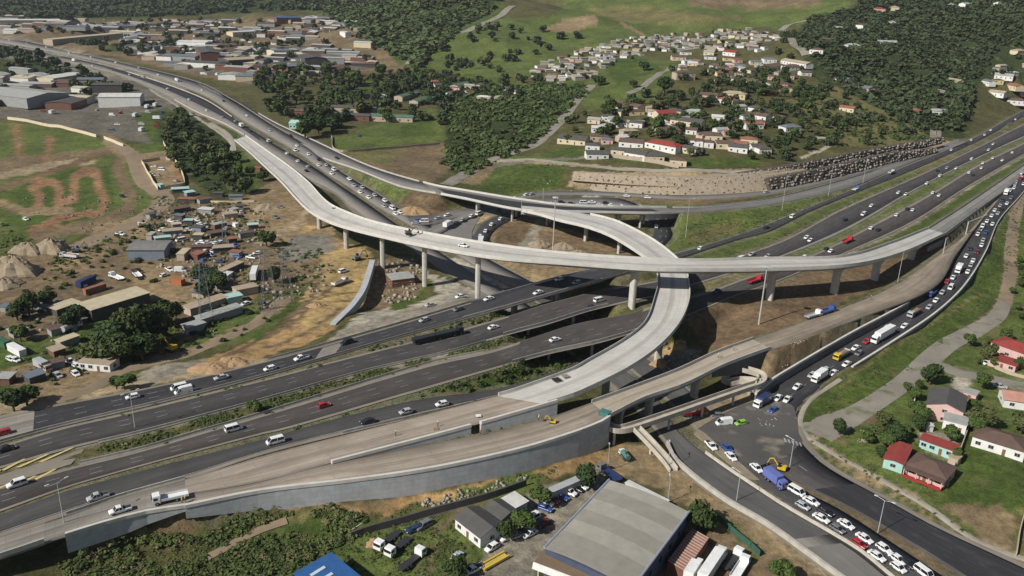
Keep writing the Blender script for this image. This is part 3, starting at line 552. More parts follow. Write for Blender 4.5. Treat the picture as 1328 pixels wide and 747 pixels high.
# gravelly verge right beside roads
nr = NEAR.ravel(); vz = (nr < 3.2) & (nr > 0) & (veg > .5) & (PYY > 150)
colr[vz] = colr[vz]*.55+np.array(C['gravel'])*.38
ny, nx = XX.shape
idx = np.arange(ny*nx).reshape(ny, nx)
Fq = np.stack([idx[:-1, :-1].ravel(), idx[:-1, 1:].ravel(), idx[1:, 1:].ravel(), idx[1:, :-1].ravel()], 1)
def ground_material():
    m = bpy.data.materials.new('ground'); m.use_nodes = True; nt = m.node_tree; b = nt.nodes['Principled BSDF']
    b.inputs['Roughness'].default_value = 0.95; b.inputs['Specular IOR Level'].default_value = 0.15
    N = nt.nodes.new; Lk = nt.links.new
    at = N('ShaderNodeAttribute'); at.attribute_name = 'cover'
    tc = N('ShaderNodeTexCoord')
    def noise(s, d=6, r=.65):
        n = N('ShaderNodeTexNoise'); n.inputs['Scale'].default_value = s; n.inputs['Detail'].default_value = d; n.inputs['Roughness'].default_value = r
        Lk(tc.outputs['Object'], n.inputs['Vector']); return n
    def ramp(src, a, b_, c0, c1):
        r_ = N('ShaderNodeValToRGB'); r_.color_ramp.elements[0].position = a; r_.color_ramp.elements[1].position = b_
        r_.color_ramp.elements[0].color = (*c0, 1); r_.color_ramp.elements[1].color = (*c1, 1); Lk(src, r_.inputs[0]); return r_
    def mix(t, f, a, b_):
        x = N('ShaderNodeMix'); x.data_type = 'RGBA'; x.blend_type = t
        for s, v in ((0, f), (6, a), (7, b_)):
            if hasattr(v, 'is_output'): Lk(v, x.inputs[s])
            else: x.inputs[s].default_value = v
        return x.outputs[2]
    n1 = noise(.035, 8, .7); n2 = noise(.35, 6, .7); n3 = noise(1.6, 4, .7)
    r1 = ramp(n1.outputs[0], .36, .64, (.7, .7, .68), (1.28, 1.24, 1.15))
    c = mix('MULTIPLY', 1.0, at.outputs['Color'], r1.outputs[0])
    r2 = ramp(n2.outputs[0], .36, .66, (.62, .62, .62), (1.35, 1.35, 1.3))
    c = mix('MULTIPLY', 1.0, c, r2.outputs[0])
    # vegetation: dark tussocks and dry patches
    rt = ramp(n3.outputs[0], .5, .62, (0, 0, 0), (1, 1, 1))
    m1 = N('ShaderNodeMath'); m1.operation = 'MULTIPLY'; Lk(rt.outputs[0], m1.inputs[0]); Lk(at.outputs['Alpha'], m1.inputs[1])
    m1b = N('ShaderNodeMath'); m1b.operation = 'MULTIPLY'; Lk(m1.outputs[0], m1b.inputs[0]); m1b.inputs[1].default_value = .75
    c = mix('MIX', m1b.outputs[0], c, (.028, .043, .012, 1))
    n4 = noise(.11, 5, .6); rd = ramp(n4.outputs[0], .56, .7, (0, 0, 0), (1, 1, 1))
    m2 = N('ShaderNodeMath'); m2.operation = 'MULTIPLY'; Lk(rd.outputs[0], m2.inputs[0]); Lk(at.outputs['Alpha'], m2.inputs[1])
    m2b = N('ShaderNodeMath'); m2b.operation = 'MULTIPLY'; Lk(m2.outputs[0], m2b.inputs[0]); m2b.inputs[1].default_value = .6
    c = mix('MIX', m2b.outputs[0], c, (.16, .135, .06, 1))
    # scattered pale stones and rubbish on bare soil
    n5 = noise(2.6, 2, .5); r5 = ramp(n5.outputs[0], .68, .74, (0, 0, 0), (.45, .45, .45))
    inv = N('ShaderNodeMath'); inv.operation = 'SUBTRACT'; inv.inputs[0].default_value = 1; Lk(at.outputs['Alpha'], inv.inputs[1])
    m3 = N('ShaderNodeMath'); m3.operation = 'MULTIPLY'; Lk(r5.outputs[0], m3.inputs[0]); Lk(inv.outputs[0], m3.inputs[1])
    c = mix('MIX', m3.outputs[0], c, (.42, .38, .32, 1))
    Lk(c, b.inputs['Base Color'])
    bp = N('ShaderNodeBump'); bp.inputs['Strength'].default_value = .6; bp.inputs['Distance'].default_value = .5
    ad = N('ShaderNodeMath'); ad.operation = 'ADD'; Lk(n2.outputs[0], ad.inputs[0]); Lk(n3.outputs[0], ad.inputs[1])
    Lk(ad.outputs[0], bp.inputs['Height']); Lk(bp.outputs[0], b.inputs['Normal'])
    return m
ground = quads('ground', np.stack([XX.ravel(), YY.ravel(), ZZ.ravel()], 1), Fq, ground_material())
a_ = ground.data.color_attributes.new('cover', 'FLOAT_COLOR', 'POINT')
a_.data.foreach_set('color', np.hstack([colr, veg[:, None]]).astype(np.float32).ravel())
ground.data.polygons.foreach_set('use_smooth', [True]*len(ground.data.polygons))
tag(ground, kind='structure')
# ================================================================ road surfaces
def surface(name, rib, m, parent=None, kind='structure', lift=0.0, skirt=0.5, f0=0.0, f1=1.0):
    A = rib.at(f0)+[0, 0, lift]; B = rib.at(f1)+[0, 0, lift]; n = len(A)
    V = np.vstack([A, B, A-[0, 0, skirt], B-[0, 0, skirt]])
    F = [(i, i+1, n+i+1, n+i) for i in range(n-1)]
    if skirt: F += [(2*n+i, 2*n+i+1, i+1, i) for i in range(n-1)]+[(n+i, n+i+1, 3*n+i+1, 3*n+i) for i in range(n-1)]
    o = quads(name, V, F, m, parent, uv=stripuv(A, B, 2))
    if parent is None: tag(o, kind=kind)
    return o
def dashes(name, rib, fr, m=M_WHITE, parent=None, L=3.0, gap=7.0, w=0.16, solid=False, rng_=None):
    S = rib.at(fr); Cn = across(rib.A.copy(), rib.B.copy()); s = np.r_[0, np.cumsum(np.linalg.norm(np.diff(S, axis=0), axis=1))]
    V = []; F = []
    def pt(u, o):
        p = np.array([np.interp(u, s, S[:, k]) for k in range(3)]); c = np.array([np.interp(u, s, Cn[:, k]) for k in range(3)])
        return p+c*o+[0, 0, .035]
    u = 0; stepL = 6.0 if solid else L
    while u < s[-1]-L:
        e = u+stepL; q = len(V)
        p0 = pt(u, 0)
        V += [pt(u, -w/2), pt(e, -w/2), pt(e, w/2), pt(u, w/2)]; F.append((q, q+1, q+2, q+3))
        u = e+(0 if solid else gap)
    return V, F
def markings(name, rib, lanes, edges=(0.04, 0.96), w=0.2, parent=None, rng_=None):
    V = []; F = []
    for f in lanes:
        v, f_ = dashes('', rib, f, w=w); o = len(V); V += v; F += [tuple(i+o for i in q) for q in f_]
    for f in edges:
        v, f_ = dashes('', rib, f, solid=True, w=w); o = len(V); V += v; F += [tuple(i+o for i in q) for q in f_]
    if rng_:
        x, y = proj(*np.array(V).T); F = [q for q in F if rng_(x[q[0]], y[q[0]])]
    o = quads(name, np.array(V), F, M_WHITE, parent)
    if parent is None: tag(o, kind='structure')
    return o
def road(nm, key, m, lanes=(), edges=(), lift=0.0, w=.2, rng_=None):
    o = surface(nm, RIB[key], m, lift=lift)
    if lanes or edges: markings('lane_markings', RIB[key], lanes, edges, w=w, parent=o, rng_=rng_)
    return o
road('motorway_asphalt', 'A', M_ASPH, (.30, .60), (.93,), w=.17)
road('motorway_asphalt', 'B', M_ASPH if 0 else roadmat('asphalt_mid', (0.066,0.061,0.059), (0.048,0.044,0.043)), (.33, .56), (), w=.17)
road('motorway_asphalt', 'C', M_ASPHB, (.40, .66), (), w=.17)
road('motorway_asphalt', 'D', roadmat('asphalt_slip', (0.072,0.069,0.067), (0.053,0.051,0.05)), (), (.86,))
road('access_road', 'E0', M_CONCD, (), ())
road('crossroad', 'W1', roadmat('asphalt_worn', (.2,.183,.163), (.155,.14,.125), .07), (.33, .66), (.07,), w=.14, rng_=lambda x, y: x < 640)
road('crossroad', 'W2', roadmat('asphalt_worn2', (.195,.182,.163), (.155,.143,.13), .07), (.33, .66), (), w=.14, rng_=lambda x, y: x < 640)
road('crossroad', 'R2', M_ASPH, (.5,), (), lift=.01)
road('crossroad', 'R3', roadmat('asphalt_mid', (0.066,0.061,0.059), (.048,.044,.043)), (.5,), (), lift=.01, rng_=lambda x, y: x < 1060)
road('walled_ramp', 'H', M_ASPH, (.52,), (.94,), w=.12)
road('service_road', 'Lr', M_ASPHG, (), ())
road('link_road', 'Q1', M_ASPHG, (.5,), (), lift=.02)
road('link_road', 'Q2', M_ASPHG, (.5,), (), lift=.02)
road('link_road', 'Q3', M_ASPH, (.5,), (), lift=.03)
road('link_road', 'T', M_NEWASPH, (.4, .7), ())
gr_ = surface('site_road', RIB['G'], roadmat('site_earth', (.31,.26,.2), (.21,.17,.125), .16, 0, (.2,.14,.09), .6), lift=.02, skirt=1.0)
for nm, (poly, z) in PADS.items():
    V = [P(x, y, z) for x, y in poly]; mb = MB(); mb.add(V+[v-[0, 0, .4] for v in V], [tuple(range(len(V)))]+[(i, (i+1) % len(V), len(V)+(i+1) % len(V), len(V)+i) for i in range(len(V))])
    tag(mb.obj(nm+'_asphalt', M_ASPHG if nm == 'junction' else mat('junction_mix', (.105,.098,.09), .9, (.06,.057,.054), .05, 8, .7, col3=(.2,.175,.14), scale3=.12)), kind='structure')
# solid pale shoulders along motorway carriageways
def shoulder(key, f0, f1, m=M_SHOULDER, lift=.012): 
    o = surface('road_shoulder', RIB[key], m, lift=lift, skirt=0, f0=f0, f1=f1); return o
shoulder('C', -.01, .13); shoulder('C', .955, 1.05); shoulder('B', .955, 1.06, M_CONCD); shoulder('B', -.02, .08); shoulder('A', -.10, -.001); shoulder('D', .9, 1.1); shoulder('W1', -.2, .03); shoulder('W2', .0, -.12)
shoulder('R3', .98, 1.12); shoulder('W2', 1.0, 1.12)
# darker resurfaced strips
def patch(key, f0, f1, a, b, m, lift=.022, nm='resurfaced_strip'):
    r = RIB[key]; i0 = int(a*r.n); i1 = max(int(b*r.n), i0+3); A = r.at(f0)[i0:i1]+[0, 0, lift]; B = r.at(f1)[i0:i1]+[0, 0, lift]
    o = strip(nm, A, B, m); tag(o, kind='structure'); return o
def fr_px(key, px, half=None):
    r = RIB[key]; x, y = proj(r.M[:, 0], r.M[:, 1], r.M[:, 2]); d_ = np.abs(x-px)
    if key == 'E1': d_[r.n//2:] = 1e9
    return float(d_.argmin())/r.n
patch('W1', .5, .82, fr_px('W1', 148), fr_px('W1', 340), M_NEWASPH)
patch('A', 0, 1, fr_px('A', 76), fr_px('A', 420), roadmat('asphalt_new_strip', (0.04,0.039,0.042), (0.03,0.03,0.032)), lift=.02)
patch('A', 0, 1, 0, fr_px('A', 72), M_CONCD, lift=.02)
patch('A', .05, .9, fr_px('A', 418), fr_px('A', 438), M_CONCD, lift=.03)
patch('R3', .06, .94, fr_px('R3', 1090), 1, M_NEWASPH, lift=.02)
patch('W1', .04, .9, fr_px('W1', 1066), 1, M_ASPHG, lift=.02)
patch('W1', .02, .98, fr_px('W1', 690), fr_px('W1', 1062), roadmat('asphalt_patch', (.11,.106,.1), (.07,.067,.063), .12), lift=.02)

patch('W2', .02, .98, fr_px('W2', 690), .99, roadmat('asphalt_patch', (.11,.106,.1), (.07,.067,.063), .12), lift=.02)
# ---------------------------------------------------------------- barriers, parapets, walls
M_BAR = mat('barrier_concrete', (0.44,0.41,0.36), 0.85, (0.32,0.295,0.255), 0.5)
JERSEY = [(-.3, 0), (.3, 0), (.14, .35), (.09, .9), (-.09, .9), (-.14, .35)]
def seg(key, f, a=0.0, b=1.0, off=0.0):
    r = RIB[key]; i0, i1 = int(a*r.n), max(int(b*r.n), int(a*r.n)+2); S = r.at(f)[i0:i1].copy(); Cn = across(r.A.copy(), r.B.copy())[i0:i1]
    return S+Cn*off, Cn
def barrier(key, f, a, b, label, off=0.0, m=None, prof=JERSEY, nm='concrete_barrier', cat='barrier', parent=None, h=0):
    S, Cn = seg(key, f, a, b, off); mb = MB(); sweep(mb, S+[0, 0, h], Cn, prof); o = mb.obj(nm, m or M_BAR, parent)
    if parent is None: tag(o, label, cat)
    return o
barrier('A', 1, 0, .52, 'long pale concrete barrier along the lower edge of the topmost dark carriageway', .3)
barrier('A', 0, fr_px('A', 345), fr_px('A', 660), 'low concrete barrier between the topmost dark carriageway and the gravel strip', -1.6)
barrier('B', 1, fr_px('B', 130), fr_px('B', 648), 'concrete barrier above the weedy strip between the middle and the brown carriageway', 1.3)
barrier('C', 0, fr_px('C', 95), fr_px('C', 640), 'pale kerb barrier along the upper shoulder of the brown carriageway', -.5)
barrier('D', 1, fr_px('D', 455), fr_px('D', 655), 'concrete barrier between the dark slip road and the earth ramp', .6)
barrier('E0', 0, .45, 1, 'low broken barrier between slip road and unfinished concrete pavement', -.4)
barrier('W1', 1, fr_px('W1', 895), 1, 'pale barrier beside the stationary queue on the lower right road', .5)
barrier('W1', 0, fr_px('W1', 872), 1, 'long pale concrete wall along the outer edge of the empty lower right road', -.9, prof=[(-.5, -.6), (.5, -.6), (.45, 1.3), (-.45, 1.3)], nm='boundary_wall', cat='wall')
barrier('W1', 1, fr_px('W1', 170), fr_px('W1', 305), 'narrow median barrier on the far motorway beside the factories', .8)
barrier('W1', 0, fr_px('W1', 230), fr_px('W1', 316), 'pale wall along the left edge of the far motorway', -1.2)
# retaining walls -------------------------------------------------
def panel_wall_mat(name, c, c2):
    m = mat(name, c, .85, c2, .35, 6, .9); nt = m.node_tree; b = nt.nodes['Principled BSDF']
    tc = nt.nodes.new('ShaderNodeTexCoord'); br = nt.nodes.new('ShaderNodeTexBrick'); br.inputs['Scale'].default_value = .17
    br.inputs['Color1'].default_value = (1, 1, 1, 1); br.inputs['Color2'].default_value = (.95, .95, .95, 1); br.inputs['Mortar'].default_value = (.82, .82, .82, 1); br.inputs['Mortar Size'].default_value = .02
    mp = nt.nodes.new('ShaderNodeMapping'); mp.inputs['Rotation'].default_value = (R(90), 0, 0)
    nt.links.new(tc.outputs['Object'], mp.inputs[0]); nt.links.new(mp.outputs[0], br.inputs['Vector'])
    src = b.inputs['Base Color'].links[0].from_socket; mx = nt.nodes.new('ShaderNodeMix'); mx.data_type = 'RGBA'; mx.blend_type = 'MULTIPLY'; mx.inputs[0].default_value = .6
    nt.links.new(src, mx.inputs[6]); nt.links.new(br.outputs[0], mx.inputs[7]); nt.links.new(mx.outputs[2], b.inputs['Base Color'])
    return m
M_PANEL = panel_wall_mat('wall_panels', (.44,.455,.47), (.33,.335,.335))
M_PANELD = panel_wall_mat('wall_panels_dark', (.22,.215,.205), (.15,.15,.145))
def wall_down(key, f, a, b, label, depth, off, m, cope=True, th=.5, top=0.0, nm='retaining_wall'):
    """wall hanging from a ribbon edge down past the ground; depth scalar or (d0,d1)"""
    S, Cn = seg(key, f, a, b, off); n = len(S); sg = 1 if f >= .5 else -1
    d = np.interp(np.linspace(0, 1, n), np.linspace(0, 1, len(depth)), depth) if hasattr(depth, '__len__') else np.full(n, depth)
    t = empty(nm, S[0]); 
    rings = [[S[i]-S[0]+Cn[i]*sg*o+np.array([0, 0, h]) for o, h in ((0, -d[i]), (th, -d[i]), (th, top), (0, top))] for i in range(n)]
    MB().loft(rings).obj('wall_face', m, t)
    if cope:
        mb = MB(); rings = [[S[i]-S[0]+Cn[i]*sg*o+np.array([0, 0, h]) for o, h in ((-.15, top+.003), (th+.15, top+.003), (th+.15, top+.9), (-.15, top+.9))] for i in range(n)]
        mb.loft(rings).obj('coping', M_CONCL, t)
    tag(t, label, 'retaining wall'); return t
wall_down('E2', 1, 0, 1, 'tall grey panelled retaining wall below the earth ramps, above the bushes and yard', (3, 6.5, 7, 7.5, 9), .1, M_PANEL, th=.6)
wall_down('E1', 1, fr_px('E1', 420), fr_px('E1', 590), 'inner grey retaining wall between the two earth ramps, left section', (1.2, 3.0), .0, M_PANEL)
wall_down('E1', 1, fr_px('E1', 594), fr_px('E1', 700), 'inner grey retaining wall between the two earth ramps, tall right section', (3, 5.5), .0, M_PANEL)
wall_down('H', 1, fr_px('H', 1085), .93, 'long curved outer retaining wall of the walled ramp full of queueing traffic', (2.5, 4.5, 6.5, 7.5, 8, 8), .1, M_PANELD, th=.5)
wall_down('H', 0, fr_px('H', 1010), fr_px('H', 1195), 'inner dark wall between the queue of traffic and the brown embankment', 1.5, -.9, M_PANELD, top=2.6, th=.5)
# embankment top wall at the left side of E0 bridge
E0b = wall_down('E0', 1, fr_px('E0', 82), 1, 'grey abutment wall carrying the unfinished pavement at the lower left corner', (4.5, 4.5, 4, 2.5, 1), .05, M_PANEL)
# ---------------------------------------------------------------- bridges
PARA = [(0, -.15), (.35, -.15), (.28, 1.05), (.06, 1.05)]
def bridge(nm, key, label, mtop, a=0.0, b=1.0, para=(True, True), girder=(0.22, 0.78, 1.9), slab=.45, lift=0.0, mside=None, pm=None, ph=1.0):
    r = RIB[key]; i0, i1 = int(a*r.n), int(b*r.n); A = r.A[i0:i1]+[0, 0, lift]; B = r.B[i0:i1]+[0, 0, lift]; Cn = across(A.copy(), B.copy()); n = len(A); o0 = A[n//2]*[1, 1, 0]
    t = empty(nm, o0); mside = mside or M_CONCL
    V = np.vstack([A, B])-o0; F = [(i, i+1, n+i+1, n+i) for i in range(n-1)]; quads('deck', V, F, mtop, t, uv=stripuv(A, B))
    wd = np.linalg.norm((B-A)[:, :2], axis=1)
    rings = [[A[i]-o0+[0,0,-.01], B[i]-o0+[0,0,-.01], B[i]-o0-[0, 0, slab], A[i]-o0-[0, 0, slab]] for i in range(n)]
    MB().loft(rings).obj('deck_slab', mside, t)
    if girder:
        g0, g1, gh = girder
        rings = [[A[i]*(1-g0)+B[i]*g0-o0-[0, 0, slab-.02], A[i]*(1-g1)+B[i]*g1-o0-[0, 0, slab-.02], A[i]*(1-g1+.05)+B[i]*(g1-.05)-o0-[0, 0, slab+gh], A[i]*(1-g0-.05)+B[i]*(g0+.05)-o0-[0, 0, slab+gh]] for i in range(n)]
        MB().loft(rings).obj('girder', mat('girder_concrete', (.4,.385,.35), .85, (.3,.29,.26), .4), t)
    if para[0]:
        a0, a1 = (para[0] if isinstance(para[0], tuple) else (0, 1)); j0, j1 = int(a0*n), int(a1*n)
        sweep(MB(), (A-o0)[j0:j1]-Cn[j0:j1]*.02, Cn[j0:j1], PARA if ph == 1.0 else [(o, h*ph) for o, h in PARA]).obj('parapet', pm or M_CONCL, t)
    if para[1]:
        a0, a1 = (para[1] if isinstance(para[1], tuple) else (0, 1)); j0, j1 = int(a0*n), int(a1*n)
        sweep(MB(), (B-o0)[j0:j1]+Cn[j0:j1]*.02, -Cn[j0:j1], PARA if ph == 1.0 else [(o, h*ph) for o, h in PARA]).obj('parapet', pm or M_CONCL, t)
    tag(t, label, 'bridge'); t['_o'] = 0; del t['_o']
    return t, o0
M_PIER = mat('pier_concrete', (.5,.48,.43), .85, (.38,.36,.32), .5)
def pier(t, o0, key, px, z0, drop=2.35, w=3.6, th=1.7, flare=1.9, round_=False, f=.5, lift=0):
    """bridge pier under the ribbon where its centre projects to column px; hammerhead flare at the top"""
    r = RIB[key]; x, y = proj(*(r.at(f).T)); i = int(np.abs(x-px).argmin()) if not isinstance(px, tuple) else int(np.hypot(x-px[0], y-px[1]).argmin())
    c = r.at(f)[i]; cn = across(r.A.copy(), r.B.copy())[i]; al = np.array([-cn[1], cn[0], 0]); zt = c[2]-drop+lift
    base = np.array([c[0], c[1], 0])-o0*[1, 1, 0]
    mb = MB(); rings = []
    hh = zt-z0; flz = min(3.2, hh*.5)
    for z, s in ((z0-1, 1), (zt-flz, 1), (zt-flz*.6, 1+.12*flare/2), (zt-flz*.25, 1+.5*flare/2), (zt, flare)):
        k = 8; ring = []
        for q in range(16):
            an_ = 2*math.pi*q/16; cx, sx = math.cos(an_), math.sin(an_)
            ex = abs(cx)**.55*(1 if cx > 0 else -1); ey = abs(sx)**.55*(1 if sx > 0 else -1)
            ring.append(base+cn*ex*w/2*s+al*ey*th/2+[0, 0, z])
        rings.append(ring)
    mb.loft(rings); return mb.obj('pier', M_PIER, t, smooth=False)

def drape(nm, line, wid, m, kind='structure', lift=.1, zs=None):
    """road or path laid over the terrain"""
    pts = np.array([Gz(x, y) for x, y in line]); S = crom(pts, max(8, int(plen(pts)/2.5))); N2 = normals2d(S); rows = []
    wd = np.interp(np.linspace(0, 1, len(S)), np.linspace(0, 1, len(wid)), wid) if hasattr(wid, '__len__') else np.full(len(S), wid)
    for f in (-.5, -.25, 0, .25, .5):
        q = S+N2*(wd*f)[:, None]; q[:, 2] = hz(q[:, 0], q[:, 1])+lift+(-.12 if abs(f) == .5 else 0); rows.append(q)
    n = len(S); V = np.vstack(rows); F = [(r_*n+i, r_*n+i+1, (r_+1)*n+i+1, (r_+1)*n+i) for r_ in range(4) for i in range(n-1)]
    tag(quads(nm, V, F, m), kind=kind)
M_TRACK = mat('gravel_track', (.255,.23,.19), .95, (.18,.16,.13), .12, 7, .8, col3=(.12,.13,.06), scale3=.15); M_PATHC = mat('path_concrete', (.33,.30,.245), .9, (.25,.22,.175), .3)
drape('gravel_track', [(1055,562),(1080,550),(1111,536),(1140,518),(1167,500),(1205,466),(1244,439),(1290,413),(1303,392)], (14,9,8,8,8,9,8,7,6), M_TRACK)
drape('gravel_track', [(1206,470),(1225,476),(1244,484),(1290,492),(1345,506)], 7, M_TRACK, lift=.08)
drape('earth_track', [(1303,394),(1311,350),(1312,310),(1320,270),(1326,250)], 6, mat('earth_track', (.25,.19,.125), .95, (.18,.135,.09), .15, 7))
drape('footpath', [(1038,556),(1050,569),(1077,586),(1110,604),(1141,621),(1200,655),(1254,694),(1290,712),(1345,730)], 2.0, M_PATHC, lift=.14)
drape('hill_road', [(578,240),(610,222),(640,206),(690,190),(712,172),(735,148),(750,128),(768,110)], 9, M_TRACK, lift=.3)
drape('hill_road', [(640,210),(690,207),(745,213),(840,221),(930,222),(1000,220),(1060,211),(1120,200)], 5, M_PATHC, lift=.25)
drape('hill_road', [(1213,180),(1214,160),(1213,140),(1222,118),(1250,100)], 9, M_TRACK, lift=.3)
drape('hill_road', [(815,122),(835,112),(850,100),(872,86)], 8, M_TRACK, lift=.4)
drape('hill_road', [(530,84),(548,66),(560,52),(590,44),(620,34),(650,20),(665,8)], 13, M_TRACK, lift=.8)
drape('hill_road', [(1012,40),(1040,28),(1080,20)], 10, M_TRACK, lift=.6)
drape('hill_road', [(1018,40),(1028,55),(1045,72)], 9, M_TRACK, lift=.6)
drape('earth_track', [(142,182),(160,192),(174,205),(180,222),(190,240),(214,257),(205,270),(184,284),(160,296),(120,312),(90,325)], 10, mat('earth_track', (.25,.19,.125)), lift=.2)
drape('earth_track', [(60,521),(110,508),(150,484),(200,470),(250,456),(300,435),(330,420),(352,400),(372,385)], 6, mat('earth_track', (.25,.19,.125)), lift=.1)
drape('footpath', [(272,160),(290,170),(300,182),(304,210)], 4, M_PATHC, lift=.3)
drape('footpath', [(195,116),(206,124),(250,150),(283,171),(300,184)], 3, M_PATHC, lift=.3)
def island(line, z, nm='traffic_island', m=None):
    V = [P(x, y, z) for x, y in line]; mb = MB(); n = len(V); mb.add(V+[v-[0, 0, .4] for v in V], [tuple(range(n))]+[(i, (i+1) % n, n+(i+1) % n, n+i) for i in range(n)]); tag(mb.obj(nm, m or mat('island_soil', (.27,.225,.16), .95, (.18,.15,.105), .4, 7)), kind='structure')
0 and island([(984,545),(994,540),(1003,542),(1008,553),(1002,560),(992,559),(985,553)], -6.8)
drape('footpath', [(1090,492),(1062,510),(1044,527),(1038,543),(1038,556)], 1.6, M_PATHC, lift=.2)
drape('earth_track', [(268,724),(290,713),(312,700),(340,687),(372,676)], 2.2, mat('earth_track', (.25,.19,.125)), lift=.35)
island([(1000,590),(1012,596),(1030,612),(1060,632),(1095,652),(1150,686),(1225,737),(1232,746),(1218,746),(1142,697),(1090,664),(1028,634),(1000,610),(985,590)], -6.98) if 0 else None
island([(905,556),(915,562),(935,580),(960,600),(985,622),(972,620),(940,596),(915,574),(900,562)], -6.85)
island([(895,545),(940,524),(985,508),(1000,507),(996,514),(960,526),(930,540),(905,556)], -6.82)
# ================================================================ bridges and piers
FL, oF = bridge('flyover', 'FLY', 'longest pale concrete flyover sweeping across the whole interchange above everything', M_CONC, a=0.0, b=1.0, girder=(.24, .76, 2.0), para=(True, True))
for px, zb in (((366,243),-3), ((383,258),-3.5), ((404,280),-4), ((437,310),-4.5), ((485,330),-6), ((546,345),-6.5), ((622,350),-6.8), ((820,372),-.2), ((1009,375),-.6), ((1088,365),-.6), ((1148,350),-.6), ((1192,325),-.6)):
    pier(FL, oF, 'FLY', px, zb, flare=1.7, w=3.4, th=2.0)
surface('joining_road', RIB['FL2'], roadmat('joining_concrete', (.27,.258,.235), (.2,.19,.172), .08, 5), skirt=.8)
barrier('FL2', 0, 0, .8, 'low barrier along the far edge of the grey road joining the long flyover', .3)
barrier('FL2', 1, 0, .6, 'low barrier along the near edge of the grey road joining the long flyover', -.3)
wall_down('FL2', 1, 0, .45, 'shade-darkened retaining wall below the road that joins the right end of the long flyover', (6.5, 2), -.2, M_PANELD, cope=False)  # shade below the deck end is put into the dark panel colour
wall_down('FLY', 1, .955, 1, 'short shade-darkened wall closing the right end of the long flyover', (5, 6), -.4, M_PANELD, cope=False, top=-2.4)  # panel colour again darkened for the shade beneath the deck
# abutment of the flyover at its right end
def abut(name, key, i, depth, label=None, parent=None, th=1.5, m=None, lead=0):
    r = RIB[key]; A, B = r.A[i], r.B[i]; d = r.M[min(i+1, r.n-1)]-r.M[max(i-1, 0)]; d = d/np.linalg.norm(d)
    mb = MB(); V = [A, B, B+d*th, A+d*th]; V = [v-[0, 0, .5] for v in V]
    return mb.loft([[v-[0, 0, depth] for v in V], V]).obj(name, m or M_PANELD, parent)
LP, oL = bridge('loop_ramp', 'E1', 'curved pale concrete loop ramp bridge that dives under the long flyover', M_CONC, a=fr_px('E1', 672), b=1.0, girder=(.22, .78, 1.9), lift=.12, para=(True, (0, .86)))
for px, zb in (((700,522),-1), ((790,478),-7.5), ((862,425),-6), ((875,395),-.4), ((803,307),-5), ((760,292),-4.5)):
    pier(LP, oL, 'E1', px, zb, flare=1.9, w=2.6, th=1.6)
o_ = surface('earth_ramp', RIB['E2'], M_EARTHR, skirt=.6)
r = RIB['E1']; k = int(fr_px('E1', 672)*r.n)+1
o_ = strip('earth_ramp', r.A[:k], r.B[:k], M_EARTHR); tag(o_, kind='structure')
NB, oN = bridge('link_bridge', 'N', 'slim road bridge crossing behind the loop ramp with dark asphalt', M_ASPHG, a=fr_px('N', 562), b=fr_px('N', 884), girder=(.2, .8, 1.2), lift=.02, para=(True, True))
for px, zb in (((620,262),-3.3), ((668,267),-3.2), ((714,271),-3.6), ((800,272),-4), ((835,273),-4)):
    for f in (.28, .72): pier(NB, oN, 'N', px, zb, drop=1.6, flare=1.0, w=1.2, th=1.2, f=f)
road('link_road', 'N', M_ASPHG, (.5,), (.08, .92))
patch('N', .25, .8, fr_px('N', 572), fr_px('N', 860), M_NEWASPH, lift=.05)
barrier('N', 0, fr_px('N', 340), fr_px('N', 560), 'pale barrier along the far edge of the curving link road left of its bridge', .2)
barrier('N', 1, fr_px('N', 420), fr_px('N', 560), 'thin post and rail edge between the link road and the triangular grass slope', -.2, nm='guard_rail', cat='guard rail')
barrier('N', 0, fr_px('N', 884), fr_px('N', 1140), 'guard rail on the link road below the rough stone terraces', .2)
FB, oFB = bridge('ramp_bridge', 'F', 'straight unfinished ramp bridge with dusty deck above the junction', roadmat('dusty_deck', (.42,.365,.29), (.33,.28,.215), .12, 4.0, (.3,.25,.19), .6), girder=(.15, .85, 1.6), lift=.03, mside=mat('shade_dark_concrete', (.12,.12,.125), .85, (.09,.09,.095), .4))  # slab colour darkened to stand for shade on the near fascia
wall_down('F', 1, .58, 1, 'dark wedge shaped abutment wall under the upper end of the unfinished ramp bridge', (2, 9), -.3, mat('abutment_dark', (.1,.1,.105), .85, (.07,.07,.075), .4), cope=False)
for px, zb in (((805,525),-7.5), ((842,508),-7.5), ((905,482),-7), ((950,465),-6.5)): pier(FB, oFB, 'F', px, zb, drop=1.9, flare=1.25, w=3.4, th=1.4)
MB_, oMB = bridge('motorway_bridge', 'A', 'motorway bridge of the topmost dark carriageway with one white edge parapet', M_ASPH, a=fr_px('A', 610), b=fr_px('A', 795), girder=(.1, .9, 1.2), lift=.05, para=(True, True))
MC_, oMC = bridge('motorway_bridge', 'B', 'middle motorway bridge over the sunken crossroad beside the lone round pier', M_ASPHB, a=fr_px('B', 652), b=fr_px('B', 815), girder=(.1, .9, 1.2), lift=.03, para=(False, True))
MD_, oMD = bridge('motorway_bridge', 'C', 'lower motorway bridge with brown asphalt ending behind the loop ramp', M_ASPHB, a=fr_px('C', 668), b=fr_px('C', 842), girder=(.1, .9, 1.2), lift=.03, para=(False, True), mside=M_CONCD)
for key, cols, ob, oo in (('A', (668, 722), MB_, oMB), ('B', (690, 745), MC_, oMC), ('C', (715, 765), MD_, oMD)):
    for px in cols:
        for f in (.2, .5, .8): pier(ob, oo, key, px, -7.5, drop=1.6, flare=1.0, w=1.0, th=1.0, f=f)
E0B, oE0 = bridge('approach_bridge', 'E0', 'low concrete approach bridge crossing the lower left corner of the view', M_CONCD, a=0.0, b=fr_px('E0', 90), girder=(.1, .9, 1.0), lift=.02, para=(False, True))
